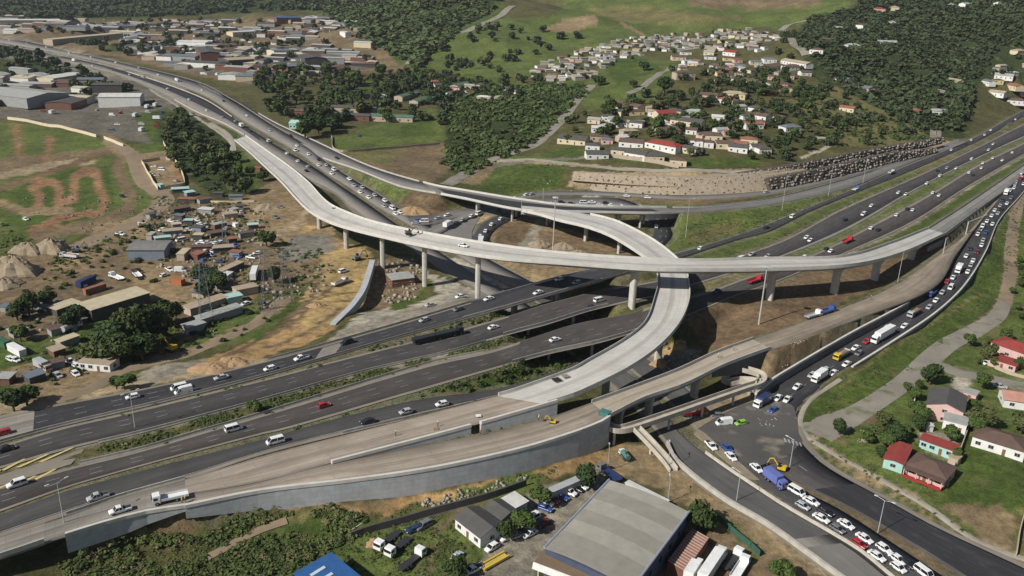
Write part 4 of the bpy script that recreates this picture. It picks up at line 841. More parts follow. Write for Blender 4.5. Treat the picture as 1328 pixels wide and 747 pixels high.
# ================================================================ vehicles
PAINTS = {'white': (.78,.78,.76), 'silver': (.42,.43,.44), 'grey': (.16,.165,.17), 'black': (.02,.02,.022), 'red': (.42,.02,.025), 'maroon': (.16,.02,.025), 'blue': (.04,.09,.3), 'navy': (.025,.04,.12), 'green': (.25,.5,.05),
          'yellow': (.62,.42,.03), 'beige': (.5,.43,.33), 'orange': (.4,.15,.06), 'teal': (.07,.2,.18), 'brown': (.14,.08,.05), 'cream': (.66,.6,.45), 'pale blue': (.13,.16,.42)}
def paintm(c): return mat('paint_'+c, PAINTS[c], .32, tuple(k*.86 for k in PAINTS[c]), .8, spec=.5, coat=.4)
M_GLASS = mat('vehicle_glass', (.018,.022,.026), .12, (.012,.014,.017), 1.0, spec=.6)
M_TYRE = mat('tyre', (.018,.018,.018), .9); M_LAMP = mat('lamp_clear', (.7,.7,.66), .2); M_TAIL = mat('lamp_red', (.4,.01,.01), .3); M_CHAS = mat('chassis', (.035,.035,.038), .7)
CACHE = {}; RIMS = {}; M_RIM = mat('rim', (.35,.35,.36), .4, metallic=.5)
def prof_body(st, wid):
    """st: list (x, zlow, ztop, half width) -> loft rings of rounded sections"""
    mb = MB(); rings = []
    for x, z0, z1, w in st:
        rings.append([(x, -w*.93, z0), (x, w*.93, z0), (x, w, z0+(z1-z0)*.35), (x, w*.97, z0+(z1-z0)*.8), (x, w*.86, z1), (x, -w*.86, z1), (x, -w*.97, z0+(z1-z0)*.8), (x, -w, z0+(z1-z0)*.35)])
    return mb.loft(rings)
def wheel_mb(x, y, r=.32, w=.22):
    mb = MB(); a = [2*math.pi*i/12 for i in range(12)]
    mb.loft([[(x+r*math.cos(t), y-w/2, r+r*math.sin(t)) for t in a], [(x+r*math.cos(t), y+w/2, r+r*math.sin(t)) for t in a]]); return mb
def cabin(mb, gl, x0, x1, x2, x3, zb, zt, w, pillar=True):
    """greenhouse: rear base x0, rear roof x1, front roof x2, front base x3 (front is +x)"""
    wt = w*.84
    gl.loft([[(x0, -w, zb), (x3, -w, zb), (x3, w, zb), (x0, w, zb)], [(x1, -wt, zt-.04), (x2, -wt, zt-.04), (x2, wt, zt-.04), (x1, wt, zt-.04)]])
    mb.loft([[(x1-.04, -wt-.03, zt-.07), (x2+.04, -wt-.03, zt-.07), (x2+.04, wt+.03, zt-.07), (x1-.04, wt+.03, zt-.07)], [(x1+.06, -wt+.04, zt+.03), (x2-.06, -wt+.04, zt+.03), (x2-.06, wt-.04, zt+.03), (x1+.06, wt-.04, zt+.03)]])
    for s in (-1, 1):
        for xb, xt in ((x0, x1), (x3, x2), ((x0+x3)/2-.1, (x1+x2)/2)):
            mb.bar((xb, s*(w+.01), zb-.02), (xt, s*(wt+.015), zt-.03), .055, .045, 4)
def kit(kind):
    """parts of one vehicle: name -> (MB, material key)"""
    out = []; b = MB(); g = MB()
    if kind in ('sedan', 'hatch', 'suv'):
        L = {'sedan': 4.6, 'hatch': 4.0, 'suv': 4.7}[kind]; w = .88 if kind != 'suv' else .94; h = .92 if kind != 'suv' else 1.08; zt = 1.45 if kind != 'suv' else 1.78; h2 = L/2
        b = prof_body([(-h2, .35, h*.82, w*.82), (-h2+.15, .24, h*.97, w*.95), (-h2+.9, .22, h, w), (.6, .22, h, w), (h2-.9, .22, h*.93, w), (h2-.25, .24, h*.82, w*.93), (h2, .34, h*.66, w*.78)], w)
        if kind == 'sedan': cabin(b, g, -1.65, -1.0, .35, 1.15, h-.03, zt, w*.93)
        elif kind == 'hatch': cabin(b, g, -h2+.12, -h2+.55, .35, 1.1, h-.03, zt, w*.93)
        else: cabin(b, g, -h2+.1, -h2+.4, .55, 1.25, h-.03, zt, w*.94)
        out += [('body', b, None, 1), ('windows', g, M_GLASS, 0)]
        wx = L*.31; 
    elif kind == 'pickup':
        L = 5.1; w = .9; h2 = L/2; h = 1.0
        b = prof_body([(-h2, .45, .95, w*.94), (-h2+.1, .35, 1.0, w*.97), (.1, .3, h, w), (h2-.9, .28, h*.97, w), (h2-.2, .3, h*.85, w*.95), (h2, .4, h*.7, w*.85)], w)
        cabin(b, g, -.55, -.3, .85, 1.45, h-.03, 1.68, w*.93)
        out += [('body', b, None, 1), ('windows', g, M_GLASS, 0)]
        t = MB(); t.box(-h2+.12, -.7, -w*.74, w*.74, 1.0, 1.015); out.append(('load_bed', t, M_CHAS, 0)); wx = 1.6
    elif kind in ('minibus', 'van'):
        L = 4.9 if kind == 'minibus' else 5.3; w = .92; h2 = L/2; zt = 1.95 if kind == 'minibus' else 2.3
        b = prof_body([(-h2, .35, 1.08, w*.95), (-h2+.1, .28, 1.12, w), (h2-.9, .26, 1.12, w), (h2-.2, .28, 1.0, w*.95), (h2, .36, .8, w*.86)], w)
        if kind == 'minibus': cabin(b, g, -h2+.08, -h2+.25, h2-1.25, h2-.45, 1.08, zt, w*.97)
        else:
            cabin(b, g, .7, .8, h2-1.35, h2-.55, 1.08, zt-.15, w*.97)
            b.loft([[(-h2+.05, -w*.98, 1.05), (.75, -w*.98, 1.05), (.75, w*.98, 1.05), (-h2+.05, w*.98, 1.05)], [(-h2+.12, -w*.9, zt), (.8, -w*.9, zt), (.8, w*.9, zt), (-h2+.12, w*.9, zt)]])
        out += [('body', b, None, 1), ('windows', g, M_GLASS, 0)]; wx = 1.5
    elif kind in ('boxtruck', 'tipper', 'flatbed', 'tanker', 'bareback'):
        L = 8.4 if kind != 'boxtruck' else 7.6; h2 = L/2; w = 1.15
        b.loft([[(h2-1.9, -w, .6), (h2, -w*.97, .6), (h2, w*.97, .6), (h2-1.9, w, .6)], [(h2-1.9, -w, 1.55), (h2+.03, -w*.97, 1.5), (h2+.03, w*.97, 1.5), (h2-1.9, w, 1.55)], [(h2-1.85, -w*.94, 2.65), (h2-.3, -w*.9, 2.6), (h2-.3, w*.9, 2.6), (h2-1.85, w*.94, 2.65)]])
        g.box(h2-.16, h2+.05, -w*.86, w*.86, 1.52, 2.2); g.box(h2-1.3, h2-.35, -w*1.0, w*1.0, 1.55, 2.2)
        c = MB().box(-h2, h2-.4, -.45, .45, .55, .85).box(-h2, h2-2.0, -.9, .9, .85, .98)
        out += [('cab', b, None, 1), ('windows', g, M_GLASS, 0), ('chassis', c, M_CHAS, 0)]
        if kind == 'boxtruck': out.append(('cargo_box', MB().box(-h2-.05, h2-2.1, -1.2, 1.2, .98, 3.3), 'load', 0))
        if kind == 'tipper':
            t = MB(); t.loft([[(-h2, -1.0, 1.0), (h2-2.2, -1.0, 1.0), (h2-2.2, 1.0, 1.0), (-h2, 1.0, 1.0)], [(-h2-.2, -1.22, 2.1), (h2-2.1, -1.22, 2.3), (h2-2.1, 1.22, 2.3), (-h2-.2, 1.22, 2.1)]], cap=False)
            t.add([(-h2, -1.0, 1.0), (h2-2.2, -1.0, 1.0), (h2-2.2, 1.0, 1.0), (-h2, 1.0, 1.0)], [(0, 1, 2, 3)]); out.append(('tipping_body', t, 'load', 0))
            out.append(('load_heap', MB().loft([[(-h2+.1, -1.05, 1.7), (h2-2.3, -1.05, 1.7), (h2-2.3, 1.05, 1.7), (-h2+.1, 1.05, 1.7)], [(-h2+1.3, -.4, 2.3), (h2-3.4, -.4, 2.4), (h2-3.4, .4, 2.4), (-h2+1.3, .4, 2.3)]]), mat('soil_load', (.3,.22,.14), .95), 0))
        if kind == 'flatbed':
            out.append(('load_bed', MB().box(-h2, h2-2.1, -1.2, 1.2, .98, 1.12).box(-h2, h2-2.1, -1.2, -1.12, 1.12, 1.6).box(-h2, h2-2.1, 1.12, 1.2, 1.12, 1.6), 'load', 0))
        if kind == 'tanker':
            out.append(('tank', MB().bar((-h2, 0, 2.05), (h2-2.2, 0, 2.05), 1.1, 1.1, 14), 'load', 0))
        wx = 3.0
    elif kind == 'artic':
        b.loft([[(5.9, -1.2, .6), (8.0, -1.2, .6), (8.0, 1.2, .6), (5.9, 1.2, .6)], [(5.9, -1.2, 1.9), (8.05, -1.18, 1.8), (8.05, 1.18, 1.8), (5.9, 1.2, 1.9)], [(5.95, -1.1, 3.3), (7.5, -1.05, 3.1), (7.5, 1.05, 3.1), (5.95, 1.1, 3.3)]])
        g.box(7.75, 8.1, -1.05, 1.05, 1.85, 2.6); g.box(6.6, 7.6, -1.2, 1.2, 1.85, 2.5)
        c = MB().box(-6.2, 7.5, -.5, .5, .7, 1.05)
        out += [('cab', b, None, 1), ('windows', g, M_GLASS, 0), ('chassis', c, M_CHAS, 0), ('trailer', MB().box(-6.3, 5.4, -1.25, 1.25, 1.15, 3.9), 'load', 0)]; wx = 5.4
    elif kind == 'lowloader':
        b.loft([[(7.9, -1.2, .6), (10.0, -1.2, .6), (10.0, 1.2, .6), (7.9, 1.2, .6)], [(7.9, -1.2, 1.9), (10.05, -1.18, 1.8), (10.05, 1.18, 1.8), (7.9, 1.2, 1.9)], [(7.95, -1.1, 3.0), (9.6, -1.05, 2.9), (9.6, 1.05, 2.9), (7.95, 1.1, 3.0)]])
        g.box(9.75, 10.1, -1.05, 1.05, 1.85, 2.6); g.box(8.6, 9.6, -1.2, 1.2, 1.85, 2.5)
        c = MB().box(-10, 9.5, -.5, .5, .7, 1.05)
        out += [('cab', b, None, 1), ('windows', g, M_GLASS, 0), ('chassis', c, M_CHAS, 0), ('trailer', MB().box(-10, -1.4, -1.25, 1.25, 1.15, 2.3), 'load', 0), ('trailer', MB().box(-.8, 7.3, -1.25, 1.25, 1.15, 2.3), 'load', 0)]; wx = 5.4
    big = kind in ('boxtruck', 'tipper', 'flatbed', 'tanker', 'artic', 'lowloader', 'bareback')
    r_ = .5 if big else .33; hw = 1.0 if big else .8
    xs = {'artic': (7, 3.6, -3.6, -4.9), 'lowloader': (9, 6.2, .2, -8.4)}.get(kind, (wx, -wx) if not big else (wx+.1, -wx+.4, -wx+1.6))
    for x in xs:
        for s in (-1, 1): out.append(('wheel', wheel_mb(x, s*hw, r_, .25 if not big else .4), M_TYRE, 0))
    if not big:
        L = {'sedan': 4.6, 'hatch': 4.0, 'suv': 4.7, 'pickup': 5.1, 'minibus': 4.9, 'van': 5.3}[kind]
        for s in (-1, 1):
            out.append(('headlight', MB().box(L/2-.16, L/2-.03, s*.62-.16, s*.62+.16, .58, .72), M_LAMP, 0)); out.append(('tail_light', MB().box(-L/2-.01, -L/2+.09, s*.66-.1, s*.66+.1, .62, .82), M_TAIL, 0))
    return out
WORD = {'sedan': 'saloon car', 'hatch': 'hatchback', 'suv': 'tall estate car', 'pickup': 'pickup', 'minibus': 'minibus', 'van': 'panel van', 'boxtruck': 'box lorry', 'tipper': 'tipper lorry', 'flatbed': 'flatbed lorry', 'tanker': 'tank lorry', 'artic': 'articulated lorry', 'lowloader': 'long double trailer lorry', 'bareback': 'lorry without load body'}
NAME = {'sedan': 'car', 'hatch': 'car', 'suv': 'car', 'pickup': 'pickup_truck', 'minibus': 'minibus', 'van': 'panel_van', 'boxtruck': 'box_lorry', 'tipper': 'tipper_lorry', 'flatbed': 'flatbed_lorry', 'tanker': 'tank_lorry', 'artic': 'articulated_lorry', 'lowloader': 'trailer_lorry', 'bareback': 'lorry'}
CAT = {'sedan': 'car', 'hatch': 'car', 'suv': 'car', 'pickup': 'pickup', 'minibus': 'minibus', 'van': 'van'}
NVEH = 0
def vehicle(kind, col, pos, ang, label, group=None, load='white', far=False, pitch=0.0):
    global NVEH
    NVEH += 1
    key = (kind, col, load)
    if key not in CACHE:
        L = []
        for n, mb, m, sm in kit(kind):
            mm = paintm(col) if m is None else (paintm(load) if m == 'load' else m)
            me = mb.mesh(n, mm); fixn(me); L.append((n, me))
            if n == 'wheel':
                c = np.array(mb.v).mean(0); rr = c[2]*.55; ys = max(v[1] for v in mb.v) if c[1] > 0 else min(v[1] for v in mb.v); RIMS[me.name] = MB().bar((c[0], ys-.01, c[2]), (c[0], ys+(.02 if c[1] > 0 else -.02), c[2]), rr, rr, 10).mesh('rim', M_RIM)
        CACHE[key] = L
    t = empty(NAME[kind], (pos[0], pos[1], pos[2]), ang)
    if pitch: t.rotation_euler = (0, -pitch, ang)
    for n, me in CACHE[key]:
        if n.startswith('rim'): continue
        if far and n in ('wheel', 'headlight', 'tail_light', 'chassis', 'load_heap'): continue
        o_ = link(n, me, t)
        if n == 'wheel': link('rim', RIMS[me.name], o_)
    tag(t, label, CAT.get(kind, 'lorry'), group)
    return t
ORD = ['first','second','third','fourth','fifth','sixth','seventh','eighth','ninth','tenth','eleventh','twelfth','thirteenth','fourteenth','fifteenth','sixteenth','seventeenth','eighteenth','nineteenth','twentieth']
def ordn(i):
    if i < 20: return ORD[i]
    n = i+1; return str(n)+('st' if n % 10 == 1 and n % 100 != 11 else 'nd' if n % 10 == 2 and n % 100 != 12 else 'rd' if n % 10 == 3 and n % 100 != 13 else 'th')
K = {'s': 'sedan', 'h': 'hatch', 'u': 'suv', 'p': 'pickup', 'm': 'minibus', 'v': 'van', 'b': 'boxtruck', 't': 'tipper', 'f': 'flatbed', 'k': 'tanker', 'a': 'artic', 'l': 'lowloader', 'n': 'bareback'}
CC = {'w': 'white', 's': 'silver', 'g': 'grey', 'k': 'black', 'r': 'red', 'm': 'maroon', 'b': 'blue', 'n': 'navy', 'e': 'green', 'y': 'yellow', 'c': 'beige', 'o': 'orange', 't': 'teal', 'q': 'brown', 'i': 'cream', 'x': 'pale blue'}
def onrib(key, px, py, zoff=0.0):
    r = RIB[key]; z = float(np.mean(r.M[:, 2])); i = 0
    for _ in range(6):
        p = P(px, py, z); d = np.hypot(r.M[:, 0]-p[0], r.M[:, 1]-p[1]); i = int(d.argmin()); z = r.M[i, 2]+.04+zoff
    p = P(px, py, z+.5); p[2] = z
    d = r.M[min(i+1, r.n-1)]-r.M[max(i-1, 0)]
    return p, math.atan2(d[1], d[0]), math.atan2(d[2], math.hypot(d[0], d[1]))
def convoy(key, spec, phrase, group, back=False, zoff=0.0, far=False, order='left'):
    """spec: 'kc px py ...' triples; labels count along from one named end"""
    tok = spec.split(); it = [(tok[i], float(tok[i+1]), float(tok[i+2])) for i in range(0, len(tok), 3)]
    it.sort(key=lambda q: q[1] if order == 'left' else -q[1])
    for n, (kc, px, py) in enumerate(it):
        p, a, pt = onrib(key, px, py, zoff); rev = back if not kc.endswith('-') else (not back)
        kk = kc.strip('-'); kind, col = K[kk[0]], CC[kk[1]]; load = CC[kk[2]] if len(kk) > 2 else 'white'
        aa = a+(math.pi if rev else 0)+rnd.uniform(-.02, .02)
        vehicle(kind, col, p, aa, f'{col} {WORD[kind]}, {ordn(n)} vehicle {phrase}'.replace(' without load body', ''), group, load, far, pitch=(-pt if rev else pt))
convoy('A', 'mw 232 503 hw 172 514.5 vw 238 508 ss 287 489.5 hw 350 478 pw 391 464.5 uk 450 444 hs 550 415 hg 594 401 sw 634 387.5 sw 698 379.5 hw 725 362 hs 748 366.5 hr 4 561', 'from the left on the topmost dark carriageway', 'cars on the topmost carriageway', back=True)
convoy('B', 'lkk 568 438 sw 640 424.5 mw 777 389.5 hk 768 398 sk 8 582', 'from the left on the middle carriageway', 'vehicles on the middle carriageway')
convoy('C', 'uw- 22 627.5 mw 303 556 hr 420 525.5 sw 720 440.5 pb 930 378 frr 979 365', 'from the left on the brown lower carriageway', 'vehicles on the brown carriageway', back=False)
convoy('D', 'ps- 127 644.5 mw- 357 572.5 sk- 477 546.5 hs- 526 534 hw- 573 524', 'from the left on the dark slip road', 'vehicles on the slip road')
convoy('E0', 'pw- 156 661.5 fww- 221 647', 'from the left on the unfinished concrete pavement', 'pickups on the unfinished pavement')
convoy('C', 'sw 1078 325.5 hk 1072 322.5 frr 1099 313 hw 1044 333 hw 1130 296 sk 1139 298 hw 1163 279 sk 1177 271 hw 1184 272.5 hw 1210 250 sw 1218 253.5 hw 1257 224 sk 1262 227 hw 1273 218 hw 1275 211.5 hw 1288 205 sw 1300 208 hw 1313 198', 'right of the long flyover on the nearer brown carriageway', 'cars on the nearer carriageway right of the flyover', far=True, order='left')
convoy('B', 'hw 1130 267 mw 1120 278 hk 1096 285 hw 1046 308 sw 1051 311.5 ss 996 332 hw 1165 250 sw 1175 252 hw 1202 238 hw 1219 228 hk 1216 221.5 hs 1228 218 hw 1240 218.5 hw 1260 206 hw 1282 194.5 hw 1288 187 mw 960 336 hs 975 330', 'right of the long flyover on the farther dark carriageway', 'cars on the farther carriageway right of the flyover', back=True, far=True)
convoy('A', 'mw 1028 281 sk 994 295 fbw 1110 246 tss 1156 224.5 hw 909 322 hw 1234 194.5 hw 1260 181.5 hw 1277 175 hw 1285 169 hw 1317 155', 'right of the long flyover on the narrow collector road', 'vehicles on the narrow collector road', far=True)
H_SPEC = 'sw 1009 516 sw 1021 518 sw 1034 501.5 bww 1062 491 hs 1053 486.5 hs 1070 480 sw 1081 483.5 sw 1098 472 tys 1091 462 sw 1110 451 hg 1114 458 pr 1125 442.5 aww 1146 437 hw 1173 423 tsq 1185 407.5 hs 1205 398.5 sw 1214 389.5 fbb 1208 381 hs 1222 379.5 mw 1233 373 hr 1228 365.5 sw 1236 360 bww 1243 351 sw 1255 352.5 hs 1259 344 sw 1262 338 sw 1253 332 hk 1258 322.5 hm 1267 327 sw 1273 318 hs 1275 311.5 hw 1268 304 pb 1278 301.5 sw 1280 287 hw 1287 291 sw 1286 280 hs 1294 277 hw 1290 273 hs 1297 267 sw 1306 264 hk 1300 259.5 hk 1311 253 bww 1305 251 hw 1315 244 hs 1318 236 hw 1325 225'
_t = H_SPEC.split(); _p = [onrib('H', float(_t[i+1]), float(_t[i+2]))[0] for i in range(0, len(_t), 3)]; _r = RIB['H']; _s = np.r_[0, np.cumsum(np.linalg.norm(np.diff(_r.M, axis=0), axis=1))]; _c = 'w w s w k g w s w r w n w w'.split(); _n = 0
for _u in np.arange(40, _s[-1]-30, 7.2):
    for _f in (.3, .68):
        _uu = _u+(3 if _f > .5 else 0)+rnd.uniform(-.7, .7); _q = np.array([np.interp(_uu, _s, _r.at(_f)[:, k]) for k in range(3)])
        if min(np.hypot(_q[0]-v[0], _q[1]-v[1]) for v in _p) > 5.6 and rnd.random() < .85:
            x_, y_ = proj(_q[0], _q[1], _q[2]+.5); H_SPEC += f" {rnd.choice('hhhssum')}{_c[_n % 14]} {float(x_):.1f} {float(y_):.1f}"; _n += 1; _p.append(_q)
convoy('H', H_SPEC, 'up the walled ramp, counted from the junction', 'traffic queueing on the walled ramp', back=True)
convoy('R2', 'sw 981 607 vbb 1000 623 mw 1033 637.5 sw 1052 650 hs 1041 656 sk 1070 664 sw 1065 672 sw 1097 680 hg 1086 686 sw 1121 698 hr 1114 705.5 hw 1146 711 sw 1137 721 sw 1164 725 hk 1177 731 hw 1165 736 mw 1198 743 pw 922 578 sb 943 581 sw 948 592'.replace('vbb 1000 623 ', 'bxx 1005 625 '), 'down the lower right road, counted from the junction', 'traffic queueing beside the empty road', back=False)
convoy('W2', 'hw 400 200 hw 413 214 hs 423 214 hk 413 207 mw 433 220 hw 430 225 sw 453 232 ss 459 240.5 hs 470 243 hw 467 249 hw 478 256 hs 486 253 hw 499 260 hs 498 267 mw 509 270 hw 513 277 hw 519 275 hw 526 274.5 hw 385 189 mw 383 195 hs 350 169 hw 320 150 hk 290 131 hw 262 117 bww 230 105 hw 205 97 hs 180 88 hw 150 81 hw 118 74 mw 90 69 hw 60 61 hs 35 56 hw 12 52', 'from the upper left in the queue on the far crossroad', 'cars queueing towards the far junction', far=True, back=False)
convoy('W1', 'mw 348 183 hw 372 199 hw 386 209 hs 399 216 hk 397 221.5 bww 313 164 hs 305 157 hk 325 170 hw 217 115 hw 245 129 mw 186 100 hk 140 88 hw 120 85 bww 96 79 hw 70 74 hs 52 70 hw 30 65 hw 168 97 hw 268 143 hs 288 152', 'from the far end of the freely moving crossroad carriageway', 'cars moving on the far crossroad', far=True, back=True)
convoy('Q1', 'hs 538 289 hb 541 286 mw 550 287 hs 568 283 hw 580 279', 'from the left around the far junction', 'cars turning at the far junction', far=True, back=True)
convoy('Q2', 'hw 668 271 hw 683 266 hs 750 266 mw 757 263 sw 768 262 hw 778 265.5 hk 786 263 hw 793 266 hs 797 269 hw 807 268 hk 728 262 hk 741 264 hs 715 264', 'from the left in the queue behind the slim bridge', 'cars queueing behind the slim bridge', far=True)
convoy('Q3', 'hw 638 291 hw 630 299.5 hw 623 306 bww 624 314 hw 650 284', 'from the left on the short curved feeder road', 'cars on the curved feeder road', far=True)
convoy('Lr', 'hw 813 254 hw 840 256 hw 683 252.5 hs 690 252 hw 668 257 bww 581 293 hs 600 285 hk 592 289 hw 612 280 mw 621 277 hs 994 249', 'from the left on the service road below the stone terraces', 'cars on the service road', far=True)
convoy('N', 'hk 377 176 hk 437 205', 'from the left on the curving link road', 'cars on the link road', far=True)
convoy('T', 'hs 851 294', 'on the small fresh loop road', None, far=True)
convoy('FLY', 'sw 601 318.5 ', 'on the long flyover deck', None)
def yard(spec, phrase, group, far=False):
    """items 'kc px py dx dy'"""
    tok = spec.split(); it = [tok[i:i+5] for i in range(0, len(tok), 5)]; it.sort(key=lambda q: float(q[1]))
    for n, (kc, px, py, dx, dy) in enumerate(it):
        px, py, dx, dy = map(float, (px, py, dx, dy)); p = Gz(px, py, .7); q = P(px+dx*3, py+dy*3, p[2]+.7); a = math.atan2(q[1]-p[1], q[0]-p[0])
        kind, col = K[kc[0]], CC[kc[1]]; load = CC[kc[2]] if len(kc) > 2 else 'white'
        vehicle(kind, col, p, a, f'{col} {WORD[kind]}, {ordn(n)} from the left {phrase}'.replace(' without load body', '').replace('articulated', 'long'), group, load, far)
yard('sw 753 629 1 .45 sk 747 632 1 .45 pw 737 637 1 .45 sb 728 643 1 .5 hr 717 647 1 .5 hw 709 651 1 .35 sb 706 658 1 .35 mw 689 672 -1 .5 hm 706 678 -1 .5 sw 687 691 -1 .55 pw 660 693 1 -.5 hs 669 694 1 -.4 hw 638 709 -1 .6 hw 657 696 -1 .5 ss 592 722 -1 .9 pw 614 738 -1 .5', 'in the yard beside the big warehouse', 'cars parked by the big warehouse')
yard('nw 503 701 -1 .8 nw 517 709 -1 .8 ug 549 681 -1 .5 nww 534 727 1 -.8 hn 536 686 -1 .3', 'in the grassy yard behind the blue roof', 'vehicles in the grassy yard')
yard('bww 899 742 1 -1.6 aww 922 740 1 -1.5 nw 950 727 1 -1 fww 960 738 1 -1.6', 'in the truck yard below the leaning tree', 'lorries in the truck yard')
yard('bwn 988 523 -1 .6 sb 1003 531 -1 .6 he 961 548 -1 .2 vw 939 548 -1 .1 hg 929 538 -1 0 tor 900 537 1 -.1', 'crossing the junction under the footbridge', 'vehicles crossing the junction')
yard('fws 1055 409.5 1 -.3 fbb 1073 404 1 -.35', 'on the earthen road above the embankment', 'lorries on the earthen road')
yard('pw 156 303 1 .2 fww 151 360 -1 -.4 fqw 177 356 -1 -.9 tsw 90 333 -1 -.1 kws 93 426 1 -.5 aww 330 358 .3 -1 pw 90 468 1 .5 hw 100 474 1 .5 hw 98 484 1 .8 bcs 56 477 1 .5 pw 37 489 1 .4 hw 20 466 1 .4 hw 107 369 1 .2 sb 66 472 1 .3 hw 14 465 1 .5 hs 75 486 1 .6', 'in the scrap and plant yards at the left', 'vehicles in the left yards')
yard(' '.join(f'{c} {180+x/7.378:.1f} {300+y/7.378:.1f} {rnd.choice([1,-1])} {rnd.uniform(-.6,.6):.2f}' for c, x, y in [('mw',400,80),('hw',565,115),('hw',610,100),('sw',660,105),('hw',725,110),('hw',775,105),('hs',600,145),('hw',650,138),('sw',770,150),('hb',570,195),('hw',640,185),('hw',700,185),('sb',590,232),('hb',690,225),('hb',620,272),('sn',765,285),('hb',920,130),('sb',935,190),('hs',970,212),('hb',940,238),('hw',1130,205),('pw',1075,245),('pw',290,360),('hw',245,415),('vw',400,372),('sw',1020,690),('sk',1180,690)]), 'in the heap of scrapped cars', 'scrapped cars in the left yard')
yard(' '.join(f'{c} {x/3.906:.1f} {185+y/3.906:.1f} {rnd.choice([1,-1])} {rnd.uniform(-.6,.6):.2f}' for c, x, y in [('hw',865,395),('hs',905,400),('hw',955,440),('hw',1000,390),('sw',1018,411),('hs',1046,415),('vw',1190,420),('hs',1150,432),('hw',1215,350),('hw',765,155),('mw',820,135),('hs',795,165),('hs',890,190),('hw',780,120),('hw',130,385),('hk',620,270),('hw',820,440)]), 'in the upper breaker yard', 'vehicles in the upper breaker yard', far=True)
yard('uw 445 351 1 -.3 ts 441 367 1 -.4 ss 558 395 -1 .2 pw 598 384 -1 .2 sg 357 281 1 .3 hg 364 268 1 .2', 'on the building site left of the crossing', 'vehicles on the building site')
yard('hw 1280 470 -1 .2 ss 1297 500 1 .2 hw 1207 552 .3 -1', 'parked beside the houses at the right', 'cars beside the houses')
# ================================================================ buildings
RC = dict(grey=(.22,.215,.2), dgrey=(.1,.095,.09), brown=(.14,.09,.07), red=(.30,.055,.045), rust=(.3,.13,.08), white=(.62,.61,.57), cream=(.55,.47,.32), blue=(.03,.11,.3), green=(.10,.18,.12), turq=(.4,.6,.55), lgrey=(.38,.38,.36), tan=(.42,.34,.24), slate=(.16,.18,.21), pink=(.5,.26,.2))
WC = dict(white=(.7,.69,.65), cream=(.62,.53,.37), pink=(.6,.4,.36), grey=(.3,.3,.29), blue=(.13,.17,.24), brick=(.17,.085,.06), turq=(.36,.55,.5), yellow=(.6,.5,.28), tan=(.44,.36,.27), dark=(.08,.075,.07), steel=(.2,.23,.27), navy=(.07,.085,.13))
def wallm(c): return mat('wall_'+c, WC[c], .85, tuple(k*.78 for k in WC[c]), .5, 5, .9)
def roofm(c): return corrugated('roof_'+c, RC[c], 1.6, .7, tuple(k*.72 for k in RC[c]))
M_WIN = mat('window_glass', (.03,.035,.04), .15, (.02,.024,.03), 1.0, spec=.6); M_FR = mat('window_frame', (.5,.5,.48), .6)
M_DOOR = mat('door_paint', (.2,.1,.06), .6)
HC = {}
